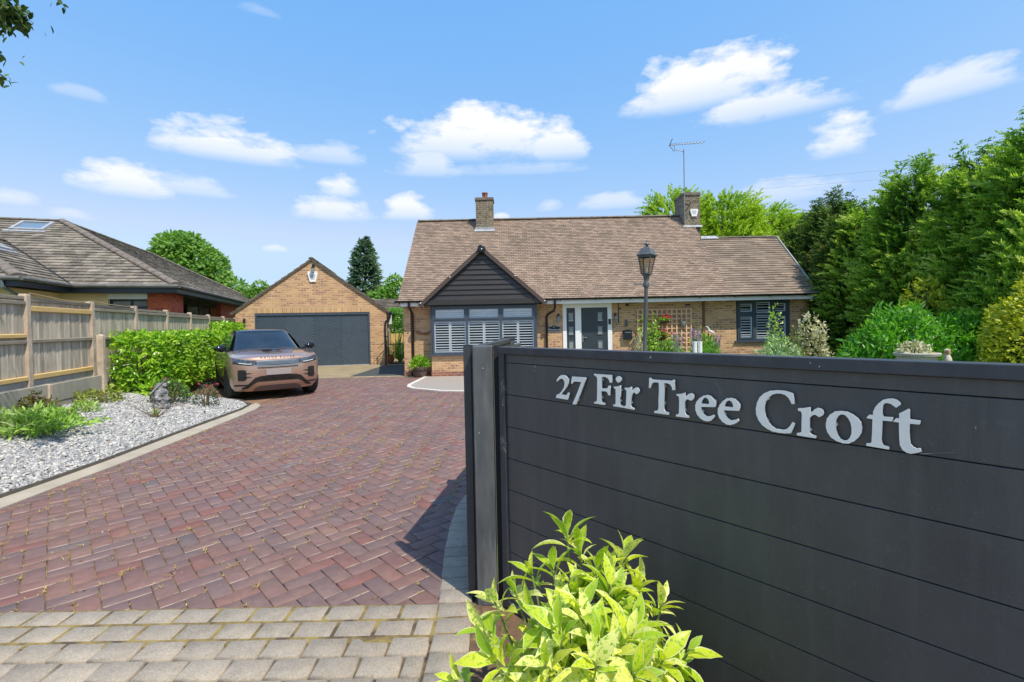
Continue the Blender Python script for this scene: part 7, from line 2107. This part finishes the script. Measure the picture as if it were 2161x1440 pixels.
# wooden bead garland / bunting on the wall left of the bay
gd = MB()
for k in range(15):
    x = -3.08 + k * .034; z = 1.42 - .055 * math.sin(PI * k / 14) + (.03 if k > 11 else 0)
    gd.prism([(x - .022, HY - .03, z - .04), (x + .02, HY - .035, z - .03), (x + .015, HY - .03, z + .035), (x - .012, HY - .035, z + .03)], (0, .022, 0), var=random.random())
gd = gd.build('wall_plaque', M('carved_orange_wood', (0.34, 0.15, 0.055), (0.14, 0.06, 0.03), ns=18, rough=0.6)); origin(gd, -2.85, HY, 1.35); tag(gd, 'carved orange brown wooden swag on the wall left of the bay', 'wall ornament')
# half barrel tub
tb = thing('planter_tub', 'brown half barrel planter against the wall left of the bay', 'planter', (-2.93, 14.98, 0))
t = MB(); t.lathe([(.165, 0), (.19, .03), (.235, .2), (.25, .285), (.262, .29), (.268, .34), (.25, .345), (.235, .34), (.22, .29)], (0, 0, 0), 24); t.build('tub', M('brown_plastic_tub', (0.16, 0.105, 0.085), (0.11, 0.075, 0.06), ns=10, rough=0.6, stretch=(1, 1, .2)), tb, smooth=30)
t = MB(); t.lathe([(.243, .2), (.248, .205), (.252, .225), (.247, .23)], (0, 0, 0), 24); t.build('hoop', m_black, tb)
bush('potted_plant', 'fresh green plant growing in the half barrel planter', 'plant', (-2.93, 14.98, .30), (.27, .25, .34), 620, .13, .03, m_laur, 97, up=.5, shell=.4)
# phormium and terracotta pot beyond the side gate
def strap(name, label, loc, n, L, w, mat, seed, curve=.9, cat='plant'):
    r = np.random.default_rng(seed); root = thing(name, label, cat, loc); t = MB()
    for k in range(n):
        a = r.random() * 6.28; el_ = .35 + 1.1 * r.random(); l = L * (.6 + .5 * r.random()); P = []; p = Vector((0, 0, 0)); e = el_ + .5
        for s in range(7):
            P.append(p.copy()); p = p + Vector((math.cos(a) * math.cos(e), math.sin(a) * math.cos(e), math.sin(e))) * l / 6; e -= curve / 6 * (1.6 - el_ * .5)
        sd = Vector((-math.sin(a), math.cos(a), 0)); vs = []
        for s, q in enumerate(P):
            ww = w * (1 - (s / 6) ** 2.2) * .5 + .001; vs += [q - sd * ww, q + Vector((0, 0, -ww * .4)), q + sd * ww]
        t.add(vs, [(s * 3 + j, s * 3 + j + 1, s * 3 + j + 4, s * 3 + j + 3) for s in range(6) for j in (0, 1)], var=r.random())
    t.build('blades', mat, root); 
    t = MB(); t.lathe([(.05, -.02), (.03, .06)], (0, 0, 0), 8); t.build('crown', m_stem, root)
    return root
strap('phormium', 'striped strap leaved phormium beyond the side gate', (-4.95, 20.9, 0), 70, 1.7, .09, m_var, 98, curve=1.5)
t = MB(); t.lathe([(.14, 0), (.22, .1), (.27, .25), (.25, .38), (.20, .44), (.23, .48), (.2, .48)], (0, 0, 0), 18); o = t.build('terracotta_pot', m_terr, smooth=True); o.scale = (.62, .62, .8); o.location = (-5.28, 20.45, .02); tag(o, 'round terracotta pot behind the side gate', 'pot')

# ---- stone urn beyond the gate
ur = thing('stone_urn', 'pale stone urn planter in front of the laurels', 'planter', (7.26, 8.5, 0))
m_stone = M('pale_stone', (0.52, 0.49, 0.43), (0.36, 0.34, 0.29), ns=6, rough=0.9, bump=0.4, bs=60)
t = MB(); t.lathe([(.2, 0), (.2, .1), (.12, .16), (.09, .4), (.12, .5), (.2, .6), (.27, .75), (.29, .88), (.33, .91), (.34, .95), (.31, .965), (.27, .93)], (0, 0, 0), 28); t.build('urn', m_stone, ur, smooth=35)
bush('potted_plant', 'cream leaved plant spilling from the stone urn', 'plant', (7.22, 8.5, .92), (.26, .22, .22), 340, .07, .035, m_pale, 99, up=.5)
an_ = MB(); an_.lathe([(.05, 0), (.07, .06), (.06, .14), (.035, .2), (.05, .24), (.045, .29), (.0, .31)], (0, 0, 0), 12); an_.lathe([(.08, -.9), (.08, -.001)], (0, 0, 0), 10, m=1); an_ = an_.build('ornament', [M('tan_and_white_glaze', (0.62, 0.55, 0.45), (0.38, 0.2, 0.08), ns=9, rough=0.5, thr=(.48, .55)), m_stone], smooth=True); an_.location = (7.72, 8.4, .72); tag(an_, 'small tan and white ornament on a plinth right of the stone urn', 'ornament')

# ---- plants in the gravel bed
def bz(x, y): return bedz(x, y)
def clumpplant(name, label, x, y, rx, ry, h, n, L, W_, mat, seed, **k): return bush(name, label, 'plant', (x, y, bz(x, y)), (rx, ry, h), n, L, W_, mat, seed, **k)
clumpplant('variegated_plant', 'large spreading cream edged leafy plant nearest the camera on the gravel', -6.62, 6.35, .72, .50, .30, 2300, .105, .030, m_var, 101, up=.5, shell=.3, lumpy=.35, stems=4)
clumpplant('red_leaved_shrub', 'low red and green shrub against the concrete wall at the left edge', -7.05, 6.9, .45, .2, .36, 560, .065, .03, m_redl, 102, lumpy=.3)
clumpplant('weed_clump', 'yellow green weeds along the foot of the concrete wall', -7.5, 8.55, .22, .42, .26, 420, .07, .03, m_weed, 103, lumpy=.35)
clumpplant('small_plant', 'small green tuft in the middle of the gravel', -7.02, 7.75, .16, .16, .15, 150, .10, .018, m_var, 104, up=1.2)
clumpplant('small_plant', 'tiny seedling on the gravel left of the spiky grass', -6.72, 7.15, .08, .08, .14, 60, .06, .02, m_weed, 105, up=1.0)
clumpplant('heather', 'dark heather bush with pink flowers beside the stone ornament', -6.65, 9.15, .34, .30, .46, 1300, .06, .014, m_heath, 106, up=.6, flowers=(m_pink, 4, .035, None))
clumpplant('heather', 'smaller leaning heather with pink tips nearest the car', -6.05, 9.3, .24, .2, .44, 420, .055, .016, m_heath, 107, up=.9, shell=.7, flowers=(m_pink, 5, .03, ((.05, 0, .42), (.25, .12, .06))))
sp = strap('spiky_grass', 'sparse spiky clump with bare stalks in front of the stone ornament', (-6.02, 7.95, bz(-6.02, 7.95)), 34, .22, .014, m_weed, 108, curve=.5)
t = MB()
for k in range(13):
    a = k * 2.4; l = .35 + .22 * random.random(); e = .5 + .6 * random.random()
    t.tube([(0, 0, 0), (math.cos(a) * l * .5 * math.cos(e), math.sin(a) * l * .5 * math.cos(e), l * .5 * math.sin(e)), (math.cos(a) * l * math.cos(e), math.sin(a) * l * math.cos(e), l * math.sin(e) * 1.05)], [.005, .004, .002], 4)
t.build('stalks', m_stem, sp)
# stone ornament
m_orn = M('weathered_grey_stone', (0.42, 0.42, 0.43), (0.05, 0.05, 0.055), ns=14, rough=0.85, bump=1.0, bs=22, detail=6)
bm = bmesh.new()
def blob(c, r_, sub=2):
    q = bmesh.ops.create_icosphere(bm, subdivisions=sub, radius=1)
    for v in q['verts']:
        f = 1 + .16 * math.sin(v.co.x * 6 + c[2] * 30) * math.sin(v.co.y * 5) + .1 * math.sin(v.co.z * 9)
        v.co = Vector((c[0] + v.co.x * r_[0] * f, c[1] + v.co.y * r_[1] * f, c[2] + v.co.z * r_[2] * f))
for c, r_ in (((0, 0, .05), (.15, .12, .06)), ((0, 0, .14), (.11, .10, .10)), ((-.05, -.06, .22), (.07, .06, .07)), ((.06, -.05, .2), (.065, .06, .07)), ((0, -.02, .3), (.11, .09, .08)), ((.05, -.07, .33), (.05, .04, .05)),
              ((-.02, 0, .4), (.09, .08, .07)), ((.05, -.04, .44), (.05, .05, .045)), ((-.08, 0, .3), (.05, .06, .09))): blob(c, r_)
# hood slab leaning over the top
hv = [bm.verts.new(p) for p in ((.09, -.08, .56), (.11, .05, .54), (-.14, .09, .33), (-.17, -.07, .31), (.08, -.09, .53), (.10, .06, .51), (-.14, .09, .30), (-.17, -.08, .28))]
for f in ((0, 1, 2, 3), (7, 6, 5, 4), (0, 4, 5, 1), (1, 5, 6, 2), (2, 6, 7, 3), (3, 7, 4, 0)): bm.faces.new([hv[i] for i in f])
me = bpy.data.meshes.new('stone_ornament'); bm.to_mesh(me); bm.free(); me.materials.append(m_orn)
so_ = bpy.data.objects.new('stone_ornament', me); C.objects.link(so_); so_.location = (-6.42, 8.62, bz(-6.42, 8.62)); so_.rotation_euler = (0, 0, R(35)); so_.scale = (.95, .95, 1.0)
tag(so_, 'lumpy grey stone garden ornament with a slanting hood among the heather', 'ornament')
# clipped off-cuts of dark membrane by the hedge
t = MB(); t.prism([(-8.15, 9.75, .36), (-7.55, 9.98, .27), (-7.62, 10.12, .30), (-8.2, 9.9, .39)], (0, 0, .015)); o = t.build('membrane', M('black_membrane', (0.03, 0.03, 0.035), (0.09, 0.09, 0.1), ns=20, rough=0.8)); origin(o, -7.9, 9.9, .3); tag(o, 'crumpled black weed membrane poking out by the hedge foot', 'membrane')

# ---- overhanging twigs top left
ob_ = thing('overhanging_tree', 'leafy branch ends of a tree hanging into the top left corner', 'tree', (-7.6, 3.4, 0))
t = MB(); t.tube([(0, 0, -.1), (.05, .1, 2.2), (.3, .3, 4.6), (.9, .8, 5.6)], [.16, .13, .09, .06], 9)
t.tube([(.3, .3, 4.4), (1.2, .5, 4.85), (2.2, .7, 4.85), (2.9, .8, 4.65), (3.3, .8, 4.48), (3.37, .8, 4.36)], [.05, .03, .016, .008, .004, .002], 6); t.tube([(.2, .2, 3.4), (1.2, .5, 4.1), (2.4, .75, 4.15), (3.12, .8, 3.88)], [.04, .022, .01, .003], 6)
t.build('trunk', m_bark, ob_)
r = np.random.default_rng(120)
PP, DD, VV = [], [], []
def twig(c, n, s, bias=(0, 0, -.6)):
    P = np.array(c) + r.normal(0, 1, (n, 3)) * np.array(s); PP.append(P); DD.append(r.normal(0, .6, (n, 3)) + np.array(bias)); VV.append(r.random(n))
for c_, n_, s_ in (((3.22, .8, 4.50), 110, (.05, .08, .03)), ((3.30, .8, 4.43), 80, (.04, .06, .035)), ((3.35, .8, 4.37), 40, (.02, .03, .03)), ((3.25, .8, 4.36), 16, (.05, .05, .03)), ((3.16, .8, 4.45), 90, (.04, .1, .05)), ((3.67, .8, 4.535), 7, (.03, .03, .015)),
                   ((3.14, .8, 3.87), 30, (.03, .05, .035)), ((2.95, .8, 4.58), 200, (.08, .12, .05)), ((2.4, .8, 4.3), 300, (.16, .2, .15)), ((2.0, .7, 4.9), 900, (.3, .5, .25)), ((1.2, .5, 5.2), 900, (.5, .5, .4))): twig(c_, n_, s_)
P = np.vstack(PP); foliage('crown', P, np.vstack(DD), .05 + .035 * r.random(len(P)), .026 + .016 * r.random(len(P)), leafmat('overhang_leaf', [(0, (.025, .06, .015)), (.6, (.06, .12, .03)), (1, (.16, .22, .06))], trans=.25, rough=.5), ob_, r, np.concatenate(VV), jit=.4)

# ---- foreground spotted laurel
m_auc = leafmat('spotted_laurel', [(0, (0.22, 0.42, 0.03)), (.3, (0.44, 0.60, 0.03)), (.6, (0.66, 0.74, 0.04)), (.85, (0.80, 0.78, 0.07)), (1, (0.90, 0.88, 0.30))], trans=.38, rough=.36, spots=(85.0, (0.30, 0.50, 0.03), .53, .62), spec=.4)
for mm_ in (m_auc,):
    bq = NB(mm_.node_tree); aq = bq.n('ShaderNodeAttribute', attribute_name='margin'); pq = mm_.node_tree.nodes['Principled BSDF']
    old = pq.inputs['Base Color'].links[0].from_socket
    rq = bq.n('ShaderNodeMapRange'); rq.inputs[1].default_value = .80; rq.inputs[2].default_value = .93; bq.l(aq.outputs['Fac'], rq.inputs[0])
    rv = bq.n('ShaderNodeMapRange'); rv.inputs[1].default_value = .06; rv.inputs[2].default_value = .0; bq.l(aq.outputs['Fac'], rv.inputs[0])
    cq = bq.mix(bq.math('MULTIPLY', rq.outputs[0], .75), old, (.86, .84, .50)); cq = bq.mix(bq.math('MULTIPLY', rv.outputs[0], .6), cq, (.80, .80, .35)); bq.l(cq, pq.inputs['Base Color'])
m_aucd = leafmat('deep_green_shade_laurel', [(0, (0.03, 0.09, 0.015)), (.5, (0.07, 0.17, 0.02)), (1, (0.16, 0.28, 0.04))], trans=.25, rough=.3, spots=(70.0, (0.40, 0.45, 0.04), .62, .66), spec=.5)


def bigleaf(r, P, D, U, L, W_, curl, fold):
    """lance shaped leaf, 7 rows x 3, folded along the midrib"""
    D = D / np.linalg.norm(D); S = np.cross(D, U); S /= np.linalg.norm(S); U = np.cross(S, D)
    V_ = []
    tt = np.linspace(0, 1, 9); prof = np.array([.05, .30, .66, .92, 1.0, .90, .66, .34, .02])
    ang = 0.0; p = P.copy(); d = D.copy(); u = U.copy()
    for i, (t_, w) in enumerate(zip(tt, prof)):
        wv = 1 + .07 * math.sin(i * 2.3 + L * 90)
        V_ += [p - S * W_ * .5 * w * wv + u * W_ * fold * w, p, p + S * W_ * .5 * w / wv + u * W_ * fold * w]
        c, s_ = math.cos(curl / 8), math.sin(curl / 8)
        d, u = d * c - u * s_, u * c + d * s_
        p = p + d * L / 8
    F_ = []
    for i in range(8):
        for j in (0, 1): F_.append((i * 3 + j, i * 3 + j + 1, i * 3 + j + 4, i * 3 + j + 3))
    return V_, F_


def spotted(loc, shoots, seed, rx, ry, hz):
    r = np.random.default_rng(seed)
    root = thing('spotted_laurel', 'yellow spotted laurel bush in front of the black gate', 'shrub', loc)
    t = MB(); Va = []; Fa = []; va = []; mi = []
    for k in range(shoots):
        if k < len(TIPS): tip = np.array(TIPS[k]) - np.array(loc)
        else:
            d = rdir(r, 1)[0]; d[2] = abs(d[2]); q = .55 + .42 * r.random() ** .5
            tip = d * q * np.array([rx, ry, hz]); 
            tip[2] = max(tip[2], .08)
        b0 = tip * np.array([.15, .15, 0.0]); mid = tip * np.array([.6, .6, .55])
        t.tube([b0, mid, tip], [.008, .006, .0035], 5)
        out_d = unit(tip * np.array([1, 1, .45]) / np.array([rx, ry, hz]) + np.array([0, 0, .55]))
        big = k < len(TIPS)
        nl = 8 + int(r.random() * 4)
        for j in range(nl):
            f = j / nl; a = j * 2.4 + r.random() * .5
            s1 = unit(np.cross(out_d, np.array([.3, .9, .1]))); s2 = np.cross(out_d, s1)
            rad_ = s1 * math.cos(a) + s2 * math.sin(a)
            open_ = .18 + 1.05 * (1 - f) if not big else .10 + .95 * (1 - f)
            D = out_d * math.cos(open_) + rad_ * math.sin(open_) + r.normal(0, .12, 3)
            U_ = out_d * .6 + np.array([0, 0, .5]) - rad_ * .7
            P = tip - out_d * (.075 * (1 - f)) + rad_ * .004
            L = (.060 + .085 * r.random() ** .8) * (1.0 if f < .75 else .85); W_ = L * (.26 + .10 * r.random())
            v_, f_ = bigleaf(r, P, D, U_, L, W_, .55 + .8 * r.random() * (1 - f), .12 + .15 * r.random())
            o_ = len(Va); Va += v_; Fa += [tuple(i + o_ for i in q_) for q_ in f_]
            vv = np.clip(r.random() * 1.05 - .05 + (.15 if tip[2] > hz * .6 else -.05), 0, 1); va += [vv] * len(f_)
            dark = (tip[0] < -rx * .45 and tip[2] < hz * .42) or (tip[2] < hz * .25 and r.random() < .5)  # deeper green leaves low down, inner shade of the bush put into their colour
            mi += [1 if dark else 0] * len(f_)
    t.build('stems', m_gstem, root)
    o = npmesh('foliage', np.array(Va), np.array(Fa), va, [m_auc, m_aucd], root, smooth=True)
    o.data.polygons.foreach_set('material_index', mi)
    ea = o.data.attributes.new('margin', 'FLOAT', 'POINT'); ea.data.foreach_set('value', np.tile([1.0, 0.0, 1.0], len(Va) // 3).astype(np.float32))
    return root


TIPS = [(0.187, 1.75, 0.865), (0.235, 1.72, 0.807), (0.128, 1.7, 0.75), (0.399, 1.72, 0.78), (0.281, 1.66, 0.767), (-0.085, 1.62, 0.679), (-0.011, 1.66, 0.688), (0.49, 1.58, 0.674), (0.44, 1.68, 0.685), (0.326, 1.55, 0.728), (0.53, 1.45, 0.602), (0.52, 1.5, 0.521), (0.418, 1.35, 0.647), (0.33, 1.38, 0.698), (0.216, 1.45, 0.683), (0.123, 1.4, 0.703), (0.057, 1.5, 0.685), (-0.109, 1.48, 0.655), (-0.077, 1.4, 0.621), (-0.191, 1.4, 0.56), (0.075, 1.33, 0.654), (0.214, 1.28, 0.688), (0.31, 1.25, 0.682), (0.192, 1.6, 0.718), (0.05, 1.68, 0.742), (0.33, 1.64, 0.76)]
spotted((0.235, 1.52, 0.0), 250, 131, .37, .34, .80)

# ---- overhead wires on the right
t = MB()
for dz_ in (0, -.28):
    pts = [(9.0 + 16 * f, 17.2 - 10 * f, 6.2 + dz_ + .4 * (2 * f - 1) ** 2 - .2 * f) for f in np.linspace(0, 1, 14)]
    t.tube(pts, .0035, 4)
o = t.build('overhead_wire', M('pale_wire', (0.35, 0.38, 0.40), rough=0.5)); origin(o, 14, 14, 5.9); tag(o, 'pair of thin overhead wires crossing the tops of the evergreens', 'wire')
n = 130; sA = r.random(n); tA = r.random(n) ** 1.6
P = np.array([list(bedpoint(float(a_), float(c_))) for a_, c_ in zip(sA, 1 - tA)]); P[:, 2] += .035
foliage('leaf_litter', P, np.c_[r.normal(size=(n, 2)), r.normal(0, .2, n)], .03 + .03 * r.random(n), .014 + .012 * r.random(n), leafmat('dead_leaf', [(0, (.12, .06, .03)), (.6, (.30, .17, .08)), (1, (.42, .30, .14))], trans=.1, rough=.8), None, r, jit=.1)
tag(bpy.data.objects['leaf_litter'], 'brown dead leaves scattered over the slate chippings', 'leaf litter', kind='stuff')
# fallen leaves on the drive
n = 160; P = np.c_[r.uniform(-4.6, -.6, n), r.uniform(2.8, 14, n), np.full(n, .006)]
D = np.c_[r.normal(size=(n, 2)), r.normal(0, .15, n)]
foliage('fallen_leaves', P, D, .015 + .02 * r.random(n), .008 + .01 * r.random(n), leafmat('fallen_leaf', [(0, (.10, .03, .02)), (.5, (.3, .12, .05)), (1, (.6, .5, .35))], trans=.1, rough=.8), None, r, jit=.1)
tag(bpy.data.objects['fallen_leaves'], 'scattered dry petals and leaf scraps on the paving', 'leaf litter', kind='stuff')
